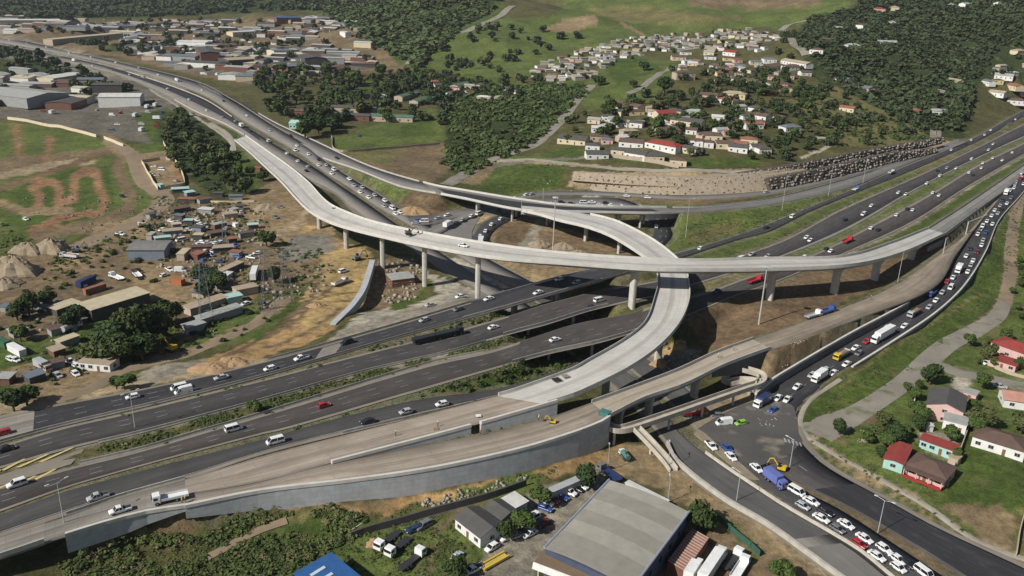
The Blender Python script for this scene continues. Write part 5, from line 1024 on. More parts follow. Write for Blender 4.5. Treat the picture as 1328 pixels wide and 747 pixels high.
def house_mesh(L, W_, H, wall, roof, rt, pitch, nwin, doors=True, over=.4, far=False, storeys=1):
    key = (L, W_, H, wall, roof, rt, pitch, nwin, far, storeys)
    if key in HC: return HC[key]
    out = []; l, w = L/2, W_/2; rise = w*math.tan(pitch); b = MB()
    b.box(-l, l, -w, w, -1.6, H)
    if rt == 'gable': b.add([(-l, -w, H), (-l, w, H), (-l, 0, H+rise), (l, -w, H), (l, w, H), (l, 0, H+rise)], [(0, 1, 2), (3, 5, 4), (0, 2, 5, 3), (1, 4, 5, 2)])
    out.append(('wall', b.mesh('wall', wallm(wall)), None)); r_ = MB(); o = over; t = .14
    if rt == 'gable':
        ws = w+o; zr = H+rise+.03; ze = H-o*math.tan(pitch)+.03
        for s in (-1, 1):
            r_.loft([[(-l-o, 0, zr), (-l-o, s*ws, ze), (-l-o, s*ws, ze+t), (-l-o, 0, zr+t)], [(l+o, 0, zr), (l+o, s*ws, ze), (l+o, s*ws, ze+t), (l+o, 0, zr+t)]])
    elif rt == 'hip':
        z = H+.02; rl = max(0.2, l-w); V = [(-l-o, -w-o, z), (l+o, -w-o, z), (l+o, w+o, z), (-l-o, w+o, z), (-rl, 0, z+rise), (rl, 0, z+rise)]
        r_.add(V, [(0, 1, 5, 4), (1, 2, 5), (2, 3, 4, 5), (3, 0, 4), (0, 3, 2, 1)])
    elif rt == 'flat':
        r_.box(-l-o*.5, l+o*.5, -w-o*.5, w+o*.5, H+.01, H+.25)
    elif rt == 'mono':
        r_.loft([[(-l-o, -w-o, H+.02), (-l-o, w+o, H+.02+rise), (-l-o, w+o, H+.16+rise), (-l-o, -w-o, H+.16)], [(l+o, -w-o, H+.02), (l+o, w+o, H+.02+rise), (l+o, w+o, H+.16+rise), (l+o, -w-o, H+.16)]])
        b2 = MB().add([(-l, -w, H), (l, -w, H), (l, w, H+rise), (-l, w, H+rise), (-l, w, H), (l, w, H)], [(0, 3, 4), (1, 5, 2), (3, 2, 5, 4)])
    out.append(('roof', r_.mesh('roof', roofm(roof)), None))
    if nwin:
        for st in range(storeys):
            zb = 1.0+st*2.8
            for s in (-1, 1):
                for i in range(nwin):
                    x = -l+(i+.5)*L/nwin
                    if doors and i == nwin//2 and st == 0 and s == -1:
                        out.append(('door', MB().box(x-.45, x+.45, s*w-.06 if s < 0 else s*w, s*w if s < 0 else s*w+.06, 0, 2.05).mesh('door', M_DOOR), None)); continue
                    y0, y1 = (s*w-.05, s*w+.02) if s < 0 else (s*w-.02, s*w+.05)
                    out.append(('window', MB().box(x-.7, x+.7, y0, y1, zb, zb+1.15).mesh('window', M_WIN), None))
            if not far:
                for s in (-1, 1):
                    x0, x1 = (s*l-.05, s*l+.02) if s < 0 else (s*l-.02, s*l+.05)
                    out.append(('window', MB().box(x0, x1, -.7, .7, zb, zb+1.1).mesh('window', M_WIN), None))
    HC[key] = out; return out
def house(px, py, L, W_, H, d, wall, roof, label, rt='gable', pitch=R(20), nwin=3, name='house', cat='house', group=None, far=False, storeys=1, z=None, ang=None):
    """(px,py) is where the middle of the roof is seen; d the picture direction of its long side"""
    top = H+(W_/2*math.tan(pitch)*.6 if rt in ('gable', 'hip') else 0)
    p = G(px, py, top) if z is None else P(px, py, z+top)
    if z is None: zg = hz(p[0], p[1])[0]
    else: zg = z
    q = P(px+d[0]*2, py+d[1]*2, zg+top); a = math.atan2(q[1]-p[1], q[0]-p[0]) if ang is None else ang
    # front (door side, -y) faces the viewer
    if math.cos(a) < 0: a += math.pi
    t = empty(name, (p[0], p[1], zg), a)
    for n, me, _ in house_mesh(L, W_, H, wall, roof, rt, pitch, nwin, far=far, storeys=storeys): link(n, me, t)
    if not far and name == 'house':
        for c_ in [c for c in t.children if c.name.startswith('window')]:
            v = np.array([q.co[:] for q in c_.data.vertices]); a0, b0 = v.min(0), v.max(0); fm = MB()
            yc = (b0[0]-a0[0]) > .5
            for z_ in (a0[2], b0[2]): fm.box(a0[0]-.05, b0[0]+.05, a0[1]-.03, b0[1]+.03, z_-.05, z_+.05)
            fm.box(*( ((a0[0]+b0[0])/2-.03, (a0[0]+b0[0])/2+.03, a0[1]-.03, b0[1]+.03) if yc else (a0[0]-.03, b0[0]+.03, (a0[1]+b0[1])/2-.03, (a0[1]+b0[1])/2+.03)), a0[2], b0[2]); link('frame', fm.mesh('frame', M_FR), c_)
    tag(t, label, cat, group); return t
# near right: houses
house(1229,515,13,10.5,5.4,(-.2,1),'pink','dgrey','two storey pink house with dark grey pitched roof beside the gravel track', nwin=3, storeys=2, pitch=R(18))
house(1240,543,6.5,6,3.4,(1,.25),'white','lgrey','white flat roofed annex in front of the pink two storey house', rt='flat', nwin=2)
house(1260,508,4,4,2.6,(1,.3),'pink','lgrey','small pink outbuilding on the pale concrete yard', rt='flat', nwin=1)
house(1325,447,17,10,4,(1,.35),'pink','red','large pink house with bright red roof at the right edge', rt='hip', nwin=4)
house(1303,467,9,5,2.8,(1,.3),'pink','red','low pink wing with red roof in front of the large red roofed house', rt='mono', pitch=R(10))
house(1322,511,10,8,3,(1,.15),'white','pink','white house with faded salmon roof below the large red roofed house', nwin=2)
house(1300,564,14,9.5,3.2,(1,.3),'white','brown','wide bungalow with dark brown roof behind the green field', rt='hip', nwin=4)
hf_ = house(1209,600,10.5,9,3.2,(1,.38),'pink','brown','pink and red house with brown hipped roof between the two turquoise buildings', rt='hip', nwin=3)
MB().box(-5.3, 5.3, -6.6, -6.4, -1.2, .9).box(-5.3, -5.1, -6.6, -4.5, -1.2, .9).box(5.1, 5.3, -6.6, -4.5, -1.2, .9).box(-5.3, 5.3, -6.6, -4.4, -1.3, .1).obj('veranda', mat('veranda_red', (.3,.03,.03), .7), hf_)
for x_ in (-5.1, -1.7, 1.7, 5.1): MB().box(x_-.12, x_+.12, -6.55, -6.3, .9, 2.9).obj('post', wallm('pink'), hf_)
MB().box(-5.6, 5.6, -6.8, -4.6, 2.9, 3.05).obj('veranda_roof', roofm('brown'), hf_)
house(1218,574,9.5,3.8,2.9,(1,.35),'turq','red','long narrow turquoise outbuilding with red roof behind the brown hipped house', rt='mono', pitch=R(8), nwin=4)
house(1165,586,12,5.2,2.9,(-.5,1),'turq','red','turquoise shed with long red ribbed roof nearest the footpath', pitch=R(8), nwin=2)
house(1239,592,2.6,2.6,2.2,(1,.4),'tan','tan','tiny tan hut behind the brown hipped house', rt='flat', nwin=0)
house(1205,551,2,2,2,(1,0),'white','white','white water tank shed in the pink house garden', rt='flat', nwin=0)
# foreground
house(622,673,10,7.5,3.2,(1,.75),'white','dgrey','white house with dark pitched roof in the yard left of the warehouse', nwin=3)
house(650,658,6.5,5.5,3.2,(1,.7),'white','dgrey','smaller white house with dark roof behind the first one', nwin=2)
house(666,650,5,5,2.8,(1,.7),'white','white','pale ribbed lean-to roof joined to the smaller white house', rt='mono', pitch=R(6), nwin=0)
house(430,752,14.5,9.5,4.2,(1,.85),'blue','blue','shed with bright blue sheet roof at the bottom edge', rt='mono', pitch=R(5), nwin=0, name='shed', cat='shed')
bs_ = [o for o in bpy.data.objects if o.name.startswith('shed') and o.parent is None][-1]
for x_ in (-4.2, -1.2, 2.2):
    MB().box(x_-.45, x_+.45, -3.6, 1.5, 4.62, 4.68).obj('roof_light', mat('roof_light', (.45,.52,.56), .5), bs_).rotation_euler = (R(5), 0, 0)
house(519,358,10,8.5,3.6,(1,-.12),'brick','lgrey','dark brick building with flat pale roof under the long flyover', rt='flat', nwin=3)
def slab_ruin(): pass
# big warehouse built from its eave corners
def warehouse():
    ze = -.6; c1 = P(790.6, 623, ze); c2 = P(892, 663.5, ze); c4 = P(707, 711, ze); c3 = c4+(c2-c1)
    ex = (c4-c1); Ln = np.linalg.norm(ex); ex /= Ln; ey = (c2-c1); Wn = np.linalg.norm(ey); ey = ey/Wn; zg = -8.3
    t = empty('warehouse', ((c1+c2+c3+c4)/4)*[1, 1, 0]+[0, 0, zg]); o = (c1+c2+c3+c4)/4*[1, 1, 0]+[0, 0, zg]
    H = ze-zg
    def pt(u, v, z): return c1*[1, 1, 0]+ex*u*Ln+ey*v*Wn+[0, 0, z+zg]-o
    MB().loft([[pt(0, 0, -1), pt(1, 0, -1), pt(1, 1, -1), pt(0, 1, -1)], [pt(0, 0, H-.1), pt(1, 0, H-.1), pt(1, 1, H-.1), pt(0, 1, H-.1)]]).obj('wall', wallm('navy'), t)
    tones = ['roof_sheet_a', 'roof_sheet_b']; cols = [(.36,.34,.285), (.295,.277,.232)]
    for j, (a, b) in enumerate(((0, .13), (.13, .29), (.29, .45), (.45, .60), (.60, .76), (.76, 1))):
        vs = [0, .25, .5, .75, 1]; rz = lambda v: H+.8*math.sin(math.pi*v)**.8
        rings = [[pt(u, v, rz(v)+.06*(j % 2)) for v in vs]+[pt(u, v, rz(v)-.15+.06*(j % 2)) for v in vs[::-1]] for u in (a-.004, b+.002)]
        m_ = corrugated(tones[j % 2], cols[j % 2], 2.0, .75, tuple(k*.8 for k in cols[j % 2])); MB().loft(rings).obj('roof_sheet', m_, t)
    for v in (-.012, 1.012):
        MB().bar(pt(-.01, v, H+.02), pt(1, v, H+.02), .28, .28, 6).obj('gutter', mat('gutter', (.3,.33,.4), .5), t)
    for k in range(5): MB().box(-.6, .6, -.04, .04, 0, 1.2).obj('window', M_WIN, t).matrix_local = Matrix.Translation(Vector(pt(.15+.17*k, 1.004, H*.45)))@Matrix.Rotation(math.atan2(ex[1], ex[0]), 4, 'Z')
    tag(t, 'big warehouse with curved pale ribbed roof and dark blue side wall at bottom', 'warehouse')
    a = P(707, 712, -2.2); b = P(692, 729, -2.2); c = P(800, 770, -2.2)
    t2 = empty('canopy', a); n_ = (c-b); rings = [[a-a, b-a, b-a-[0,0,.5], a-a-[0,0,.5]], [a-a+n_, b-a+n_, b-a+n_-[0,0,.5], a-a+n_-[0,0,.5]]]
    MB().loft(rings).obj('roof', corrugated('roof_moss', (.2,.14,.09), 2.0, .9), t2)
    mb = MB(); mb.loft([[b-a+[-.1,-.1,.1], b-a+n_+[-.1,-.1,.1], b-a+n_+[-.3,-.3,-1.6], b-a+[-.3,-.3,-1.6]], [b-a+[0,0,.1], b-a+n_+[0,0,.1], b-a+n_+[0,0,-1.6], b-a+[0,0,-1.6]]]).obj('fascia', wallm('white'), t2)
    for k in (0.05, .35, .65): mb = MB(); q = b-a+n_*k; mb.bar(q+[.3,.3,-6.5], q+[.3,.3,-.4], .15).obj('post', wallm('white'), t2)
    tag(t2, 'low rusty canopy with white fascia on the near side of the warehouse', 'canopy')
warehouse()
house(839,638,13,1.6,2.0,(1,.5),'white','white','long white narrow roof slab behind the warehouse back wall', rt='flat', nwin=0, name='shelter', cat='shelter')
def slatshed():
    z = -5.4; A_ = P(897,686,z); B_ = P(919,698.5,z); D_ = P(866,727,z); t = empty('storage_shed', A_*[1,1,0]+[0,0,-8.1]); o = A_*[1,1,0]+[0,0,-8.1]; C_ = D_+B_-A_
    MB().loft([[v-o for v in (A_-[0,0,3], B_-[0,0,3], C_-[0,0,3], D_-[0,0,3])], [v-o for v in (A_, B_, C_, D_)]]).obj('wall', wallm('brick'), t)
    mb = MB()
    for k in range(15):
        u = k/14; p, q = A_+(D_-A_)*u-o, B_+(C_-B_)*u-o; mb.bar(p+[0,0,.15], q+[0,0,.15], .09, .09, 4)
    mb.obj('roof_battens', mat('batten', (.5,.36,.3), .8), t)
    MB().loft([[v-o+[0,0,.02] for v in (A_, B_, C_, D_)], [v-o+[0,0,.07] for v in (A_, B_, C_, D_)]]).obj('roof', corrugated('roof_salmon', (.34,.2,.15), 2.0, .85, (.24,.13,.1)), t)
    tag(t, 'rusty red shed with pale battens across its roof beside the warehouse', 'shed')
slatshed()
RC['dgreen'] = (.05,.13,.07)
def container(px, py, col, d, label, L=6.1, H=2.6, name='shipping_container', cat='container', z=None, group=None):
    p = G(px, py, H); zg = hz(p[0], p[1])[0]; q = P(px+d[0]*2, py+d[1]*2, zg+H); a = math.atan2(q[1]-p[1], q[0]-p[0]); t = empty(name, (p[0], p[1], zg), a)
    m = corrugated('container_'+col, PAINTS[col] if col in PAINTS else RC[col], 3.0, .6)
    mb = MB().box(-L/2, L/2, -1.2, 1.2, .1, H); mb.obj('body', m, t)
    f = MB()
    for x in (-L/2-.03, L/2-.09):
        for y in (-1.24, 1.12): f.box(x, x+.12, y, y+.12, 0, H+.03)
    f.obj('corner_posts', M_CHAS, t); MB().box(L/2+.005, L/2+.05, -1.0, -.04, .25, H-.15).obj('door', m, t); MB().box(L/2+.005, L/2+.05, .04, 1.0, .25, H-.15).obj('door', m, t)
    tag(t, label, cat, group); return t
container(729,629,'silver',(1,-.43),'long blue-grey container behind the row of parked cars', L=12.2, H=2.9)
container(111,361,'navy',(1,-.45),'black open topped container left of the plant yard lorries', L=9)
container(122,371,'rust',(1,-.3),'rusty brown container below the black one', L=9)
container(230,361,'orange',(1,.2),'faded orange container beside the scrapped cars', L=6)
container(21,449,'white',(1,.55),'white container with a green end on the grass at the left', L=9)
container(4,440,'dgreen',(1,.5),'green container at the left edge beside the white one', L=6)
house(194,317,16,14,4.6,(1,0),'steel','grey','large grey sheet metal shed in the left yards with blue-grey wall', name='shed', cat='shed', pitch=R(6), nwin=0)
house(148,387,24,9.5,4.8,(64,-19),'dark','cream','long cream roofed shed with dark walls for its open side above the big tree', name='shed', cat='shed', rt='mono', pitch=R(3), nwin=0)  # solid walls, coloured dark for the shade inside an open side
house(83,395,10,5,3,(1,-.35),'dark','cream','small cream roofed shed left of the long cream shed', name='shed', cat='shed', rt='mono', pitch=R(4), nwin=0)
house(267,391,17,4.5,3,(1,-.32),'tan','tan','upper of two long low sheds by the pylon', name='shed', cat='shed', rt='mono', pitch=R(4), nwin=0)
house(284,404,18,4,3,(1,-.32),'grey','lgrey','lower of two long low sheds by the pylon', name='shed', cat='shed', rt='mono', pitch=R(4), nwin=0)
house(251,420,7,4,2.8,(1,-.3),'grey','lgrey','short grey shed at the end of the low sheds', name='shed', cat='shed', rt='mono', pitch=R(4), nwin=0)
house(128,467,11,5.5,2.8,(1,.1),'white','tan','derelict white building with sandy roof below the big tree', rt='flat', nwin=4)
house(299,345,14,3.6,2.8,(1,-.45),'dark','tan','narrow flat roofed shelter right of the scrapped cars', name='shed', cat='shed', rt='flat', nwin=0)
house(238,326,9,3.4,2.8,(1,-.9),'tan','cream','tilted beige roof beside the large grey shed', name='shed', cat='shed', rt='flat', nwin=0)
house(318,372,9,5,2.8,(1,-.2),'tan','tan','sandy flat roof right of the dark trees', name='shed', cat='shed', rt='flat', nwin=0)
house(302,383,6,4,2.6,(1,-.2),'turq','turq','small pale green roofed hut near the pylon', name='shed', cat='shed', rt='mono', pitch=R(5), nwin=0)
house(196,303,6,2.6,2.2,(1,-.7),'tan','lgrey','pale roof behind the large grey shed', name='shed', cat='shed', rt='flat', nwin=0)
house(208,239,4,2.6,2.4,(1,.3),'turq','turq','green hut at the corner of the walled red yard', name='shed', cat='shed', rt='flat', nwin=0)
house(334,217,5,3,2.5,(1,.1),'brick','rust','small red brick hut beside the flyover start', rt='flat', nwin=0, name='shed', cat='shed')
# far left industry, one by one
IND = [(157,122,34,24,9,(1,0),'white','white','white factory hall with dark roof vents beside the far motorway'),
 (30,118,60,42,7,(1,.12),'grey','lgrey','very large pale blue-grey factory roof at the left edge'), (78,97,44,20,6,(1,-.15),'cream','white','bright white angular factory roof by the motorway bend'),
 (28,88,28,9,6,(1,.1),'grey','lgrey','narrow pale shed left of the bright white roof'), (110,46,150,16,8,(1,-.09),'tan','cream','very long thin cream roofed factory in the far left'),
 (36,25,100,22,9,(1,0),'cream','white','long white roof at the upper left edge'), (140,108,26,16,7,(1,0),'dark','dgrey','dark roofed workshop behind the white factory hall'), (118,101,24,18,7,(1,0),'grey','slate','slate roofed workshop left of the white factory hall'),
 (372,22,44,22,14,(1,0),'brick','blue','brick block with bright blue roof at the foot of the hills'), (380,83,28,26,11,(1,-.05),'brick','slate','red brick office block with white trim and dark roof'),
 (362,64,28,18,9,(1,-.05),'cream','slate','cream banded office block behind the red brick one'), (268,64,70,22,10,(1,.9),'brick','dgrey','long dark factory roof running away from the motorway'), (306,75,34,26,9,(1,-.05),'dark','tan','dark factory with sandy roof right of the long dark one'),
 (288,57,40,22,14,(1,0),'brick','brown','brown brick mill block in the far industrial district'), (318,40,66,16,9,(1,-.05),'cream','white','long white fluted factory roof at the far centre left'), (430,74,32,14,8,(1,.02),'grey','lgrey','pale grey flat store near the foot of the green hill'),
 (404,72,46,26,8,(1,.5),'dark','dgrey','dark saw-toothed factory roof near the brick offices'), (472,54,26,16,6,(1,.05),'cream','turq','small pale roofed store against the green hill'), (448,41,22,10,6,(1,.2),'white','white','white peaked roof at the foot of the hill')]
for q in IND: house(*q[:4], min(q[4], 8.5), q[5], q[6], q[7], q[8], name='factory', cat='factory', far=True, nwin=0, pitch=R(7))
SCHOOL = [(393,142,36,9,'brick','brown','leftmost long dark school roof beside the motorway'), (459,138,40,9,'tan','dgrey','upper long dark school roof in the middle'), (450,147,40,9,'brick','dgrey','lower long dark school roof in the middle'), (509,149,36,9,'tan','green','green school roof beside the playing field'),
 (484,122,28,9,'grey','lgrey','pale grey school hall beside the small green field'), (389,157,14,12,'turq','turq','turquoise roof beside the motorway trees')]
for x, y, L_, W_, w_, r_c, lb in SCHOOL: house(x, y, L_, W_, 4, (1, .05), w_, r_c, lb, name='school_building', cat='school', far=True, nwin=5, pitch=R(16))
for x, y, L_, lb in ((528,121,38,'upper slanting green school roof'), (548,127,36,'lower slanting green school roof'), (597,108,32,'rightmost pale green school roof by the shacks')):
    house(x, y, L_, 9, 4, (1, -.26), 'tan', 'green', lb+' on the rise', name='school_building', cat='school', far=True, nwin=5, pitch=R(16))
# hillside houses
HH = """790 149 10 white dgrey|801 142 10 cream dgrey|804 156 11 white dgrey|826 157 9 white dgrey|785 161 8 white lgrey|815 134 26 cream brown|862 144 15 cream red|893 154 22 cream dgrey 2|866 166 14 yellow brown|862 184 22 white red|820 181 15 white brown|744 177 19 cream dgrey|778 174 12 tan brown|769 186 9 white dgrey|774 196 13 white dgrey|804 192 10 cream dgrey|827 196 13 white dgrey|848 199 12 cream dgrey|887 92 18 tan brown 2|933 84 17 white brown|963 87 11 white tan|1001 84 24 white brown|1027 84 18 white brown|968 102 27 cream brown|937 102 12 cream red|1001 117 11 brick brown|920 121 14 pink brown|953 119 19 yellow tan|944 127 15 white rust|960 136 7 white lgrey|981 138 13 white dgrey|986 147 15 white brown|976 158 13 white rust|921 172 15 cream brown|903 142 13 grey lgrey|1025 162 13 white slate|880 205 10 cream brown|897 190 10 cream dgrey|905 180 8 white brown|940 183 11 cream brown|958 188 12 white dgrey|972 178 11 cream rust|990 190 9 white brown|935 166 9 white lgrey|1012 150 9 cream brown|1141 10 20 pink red|1120 31 20 white brown|1156 27 11 white lgrey|1147 53 26 white lgrey|1075 50 13 cream brown|1106 57 16 white lgrey|998 75 13 white slate|1034 79 36 white tan|1094 101 14 white slate|1124 112 14 tan slate|1185 141 11 brick rust|1239 103 18 cream tan|1100 138 12 cream rust|1321 64 16 cream tan|1303 96 16 white lgrey|1316 109 18 cream rust|1295 118 14 white tan|1318 128 17 white brown|1218 142 12 white lgrey|1254 4 22 white lgrey|1234 5 20 tan lgrey|1298 3 22 white lgrey|1160 8 18 cream tan|1090 35 12 white lgrey|1060 63 13 white brown|1044 92 11 white brown|1283 104 12 white slate|880 72 14 cream brown|905 78 12 white rust|920 66 11 cream lgrey|948 66 14 white red"""
hs = [q.split() for q in HH.split('|')]; hs.sort(key=lambda q: (float(q[0])))
for n, q in enumerate(hs):
    x, y, L_ = map(float, q[:3]); st = 2 if len(q) > 5 else 1
    H_ = 5.6 if st == 2 else 3.2; W_ = min(9.5, max(6.5, L_*.6)) if L_ > 8 else 6
    d = (1, rnd.uniform(-.05, .2))
    wn = {'white': 'white', 'cream': 'cream', 'tan': 'tan', 'pink': 'pink', 'yellow': 'yellow', 'brick': 'brick', 'grey': 'grey'}[q[3]]; rn = {'dgrey': 'dark grey', 'lgrey': 'pale grey', 'slate': 'slate', 'brown': 'brown', 'red': 'red', 'rust': 'rust red', 'tan': 'sandy'}[q[4]]
    house(x, y, round(L_*1.12), round(W_*1.15), H_*1.15, d, q[3], q[4], f'{wn} hillside house with {rn} roof, {ordn(n)} from the left on the slope', rt=rnd.choice(['gable', 'gable', 'hip']), nwin=max(2, int(L_/4)), far=True, storeys=st, group='houses on the hillside')

# ================================================================ shacks of the informal settlement
def in_world(polys, n, seed, minsep=0.0, ymax=None):
    """n terrain points spread evenly over real ground area inside the outlined patches"""
    r = np.random.default_rng(seed); sel = np.zeros(PXX.shape, bool)
    for pl in polys: sel |= inpoly(QX, QY, pl)
    ii = np.flatnonzero(sel & ~behind)
    if len(ii) == 0: return np.zeros((0, 3))
    ax = np.gradient(GX); ay = np.gradient(GY); ar = (ay[:, None]*ax[None, :]).ravel()[ii]
    pick = r.choice(ii, size=n*4, p=ar/ar.sum()); jx = (r.random(n*4)-.5)*np.broadcast_to(ax[None, :], XX.shape).ravel()[pick]; jy = (r.random(n*4)-.5)*np.broadcast_to(ay[:, None], XX.shape).ravel()[pick]
    x = XX.ravel()[pick]+jx; y = YY.ravel()[pick]+jy; out = []; cells = {}
    for a, b in zip(x, y):
        if minsep:
            k = (int(a//minsep), int(b//minsep)); bad = False
            for u in (-1, 0, 1):
                for v in (-1, 0, 1):
                    for (c, d) in cells.get((k[0]+u, k[1]+v), []):
                        if (c-a)**2+(d-b)**2 < minsep**2: bad = True
            if bad: continue
            cells.setdefault(k, []).append((a, b))
        out.append((a, b))
        if len(out) >= n: break
    out = np.array(out); return np.column_stack([out, hz(out[:, 0], out[:, 1])])
SHP = [[(688,104),(696,86),(730,74),(770,60),(830,50),(880,44),(985,39),(1015,48),(990,66),(930,70),(880,66),(840,70),(800,80),(780,92),(752,108),(715,112)]]
sh = in_world(SHP, 285, 21, 9.0)
WCs = ['white', 'lgrey', 'grey', 'slate', 'tan', 'cream', 'turq', 'rust', 'blue']
SM = []
for i in range(14):
    L_, W_, H_ = rnd.uniform(6, 11), rnd.uniform(5, 7.5), rnd.uniform(2.4, 3.2); rc = ['lgrey','grey','lgrey','tan','white','cream','grey','lgrey','brown','tan','cream','rust','lgrey','grey'][i]; wc = rnd.choice(['grey', 'white', 'tan', 'grey', 'steel', 'cream'])
    w_ = MB().box(-L_/2, L_/2, -W_/2, W_/2, -1.5, H_).mesh('wall', wallm(wc)); r_ = MB().loft([[(-L_/2-.3, -W_/2-.3, H_), (-L_/2-.3, W_/2+.3, H_+.5), (-L_/2-.3, W_/2+.3, H_+.6), (-L_/2-.3, -W_/2-.3, H_+.1)], [(L_/2+.3, -W_/2-.3, H_), (L_/2+.3, W_/2+.3, H_+.5), (L_/2+.3, W_/2+.3, H_+.6), (L_/2+.3, -W_/2-.3, H_+.1)]]).mesh('roof', roofm(rc)); fixn(r_)
    SM.append((w_, r_))
sh = sh[np.argsort(proj(sh[:, 0], sh[:, 1], sh[:, 2])[0])]
RNM = {'dgrey': 'dark grey', 'lgrey': 'pale grey', 'slate': 'slate', 'brown': 'brown', 'red': 'red', 'rust': 'rusty', 'tan': 'sandy', 'cream': 'cream', 'white': 'white', 'grey': 'grey', 'turq': 'pale green', 'blue': 'blue'}
for i_, (x, y, z) in enumerate(sh):
    t = empty('shack', (x, y, z), rnd.uniform(-.6, .6)+(math.pi/2 if rnd.random() < .3 else 0)); w_, r_ = rnd.choice(SM); rc_ = RNM[r_.materials[0].name.replace('roof_', '')]; link('wall', w_, t); link('roof', r_, t)
    tag(t, f'shack with {rc_} tin roof, {ordn(i_)} from the left along the far ridge', 'shack', 'shacks of the hill settlement')
# small homes filling the slope and the edge of the school hill
hm = in_world([[(880,70),(1010,85),(1040,100),(1030,125),(960,120),(880,100)], [(760,150),(830,135),(900,150),(1000,150),(1000,190),(960,200),(850,200),(780,185)], [(560,108),(640,112),(690,120),(640,134),(570,130)], [(1285,88),(1335,85),(1335,135),(1290,128)]], 92, 91, 11)
hm = hm[np.argsort(proj(hm[:, 0], hm[:, 1], hm[:, 2])[0])]
for i_, (x, y, z) in enumerate(hm):
    rc = rnd.choice(['dgrey', 'brown', 'brown', 'lgrey', 'rust', 'white', 'slate', 'tan']); wc = rnd.choice(['white', 'cream', 'white', 'tan', 'pink', 'yellow']); L_ = rnd.choice([8, 10, 13]); t = empty('house', (x, y, z), rnd.uniform(-.4, .5))
    for nn, me, _ in house_mesh(L_, 7, 3.3, wc, rc, rnd.choice(['gable', 'hip']), R(20), 2, far=True): link(nn, me, t)
    tag(t, f'small {wc} home with {RNM[rc]} roof, {ordn(i_)} from the left between the larger hillside houses', 'house', 'small homes on the slopes')
# tin sheds and workshops crowding the left yards
ls = in_world([[(205,262),(330,275),(340,330),(300,345),(215,345),(180,300)], [(0,400),(90,380),(110,440),(60,470),(0,460)], [(250,345),(345,350),(330,400),(255,395)], [(0,470),(110,475),(60,500),(0,500)], [(225,250),(300,255),(320,262),(240,275)]], 44, 93, 7.5)
ls = ls[np.argsort(proj(ls[:, 0], ls[:, 1], ls[:, 2])[0])]
for i_, (x, y, z) in enumerate(ls):
    rc = rnd.choice(['lgrey', 'rust', 'brown', 'tan', 'white', 'slate', 'turq', 'cream', 'dgrey']); L_ = rnd.choice([4, 5, 7, 9]); t = empty('shed', (x, y, z), rnd.uniform(-.3, 1.2))
    for nn, me, _ in house_mesh(L_, rnd.choice([3, 4]), 2.4, rnd.choice(['grey', 'tan', 'dark', 'brick', 'steel']), rc, 'mono', R(5), 0, far=True): link(nn, me, t)
    tag(t, f'small {RNM[rc]} roofed shed, {ordn(i_)} from the left in the cluttered left yards', 'shed', 'small sheds in the left yards')
# extra sheds and small works of the industrial district
ind = in_world([[(150,44),(300,62),(420,62),(500,84),(440,98),(330,106),(262,98),(190,80)], [(-60,26),(300,28),(450,22),(470,40),(420,56),(200,44),(-60,42)], [(-60,100),(20,98),(110,104),(130,150),(60,142),(-60,142)]], 270, 33, 17)
ind = ind[np.argsort(proj(ind[:, 0], ind[:, 1], ind[:, 2])[0])]
for n, (x, y, z) in enumerate(ind):
    L_ = rnd.choice([14, 20, 30, 44]); W_ = rnd.choice([12, 16, 22]); rc = rnd.choice(['lgrey', 'white', 'dgrey', 'slate', 'dgrey', 'brown', 'cream', 'lgrey']); wc = rnd.choice(['brick', 'tan', 'grey', 'white', 'dark', 'grey'])
    rn = {'dgrey': 'dark grey', 'lgrey': 'pale grey', 'slate': 'slate', 'brown': 'brown', 'cream': 'cream', 'white': 'white', 'grey': 'grey'}[rc]
    t = empty('factory', (x, y, z), rnd.choice([.1, .1, 1.6, -.15])); 
    for nn, me, _ in house_mesh(L_, W_, 4.5, wc, rc, 'gable', R(7), 0, far=True): link(nn, me, t)
    tag(t, f'{rn} roofed works building, {ordn(n)} from the left in the far districts', 'factory', 'works buildings in the far districts')
# parked vehicles there: far too small to show parts
fc = in_world([[(240,60),(470,90),(330,106),(262,98)], [(60,130),(150,120),(215,140),(200,165),(120,160)], [(420,160),(480,168),(520,175),(430,180)], [(150,44),(420,60),(450,80),(240,70)], [(20,135),(215,152),(200,182),(130,175),(20,152)], [(20,135),(215,152),(200,182),(130,175),(20,152)], [(150,44),(420,60),(450,80),(240,70)], [(240,60),(470,90),(330,106),(262,98)], [(-40,24),(300,28),(450,22),(470,40),(200,44)]], 330, 44, 7)
fc = fc[np.argsort(proj(fc[:, 0], fc[:, 1], fc[:, 2])[0])]
for n, (x, y, z) in enumerate(fc):
    col = rnd.choice(['white', 'white', 'white', 'silver', 'grey', 'red', 'blue', 'beige']); vehicle(rnd.choice(['van', 'sedan', 'minibus', 'boxtruck']), col, (x, y, z), rnd.choice([.1, 1.6]), f'{col} vehicle parked in the far works yards, {ordn(n)} from the left', 'vehicles parked in the far works yards', far=True)
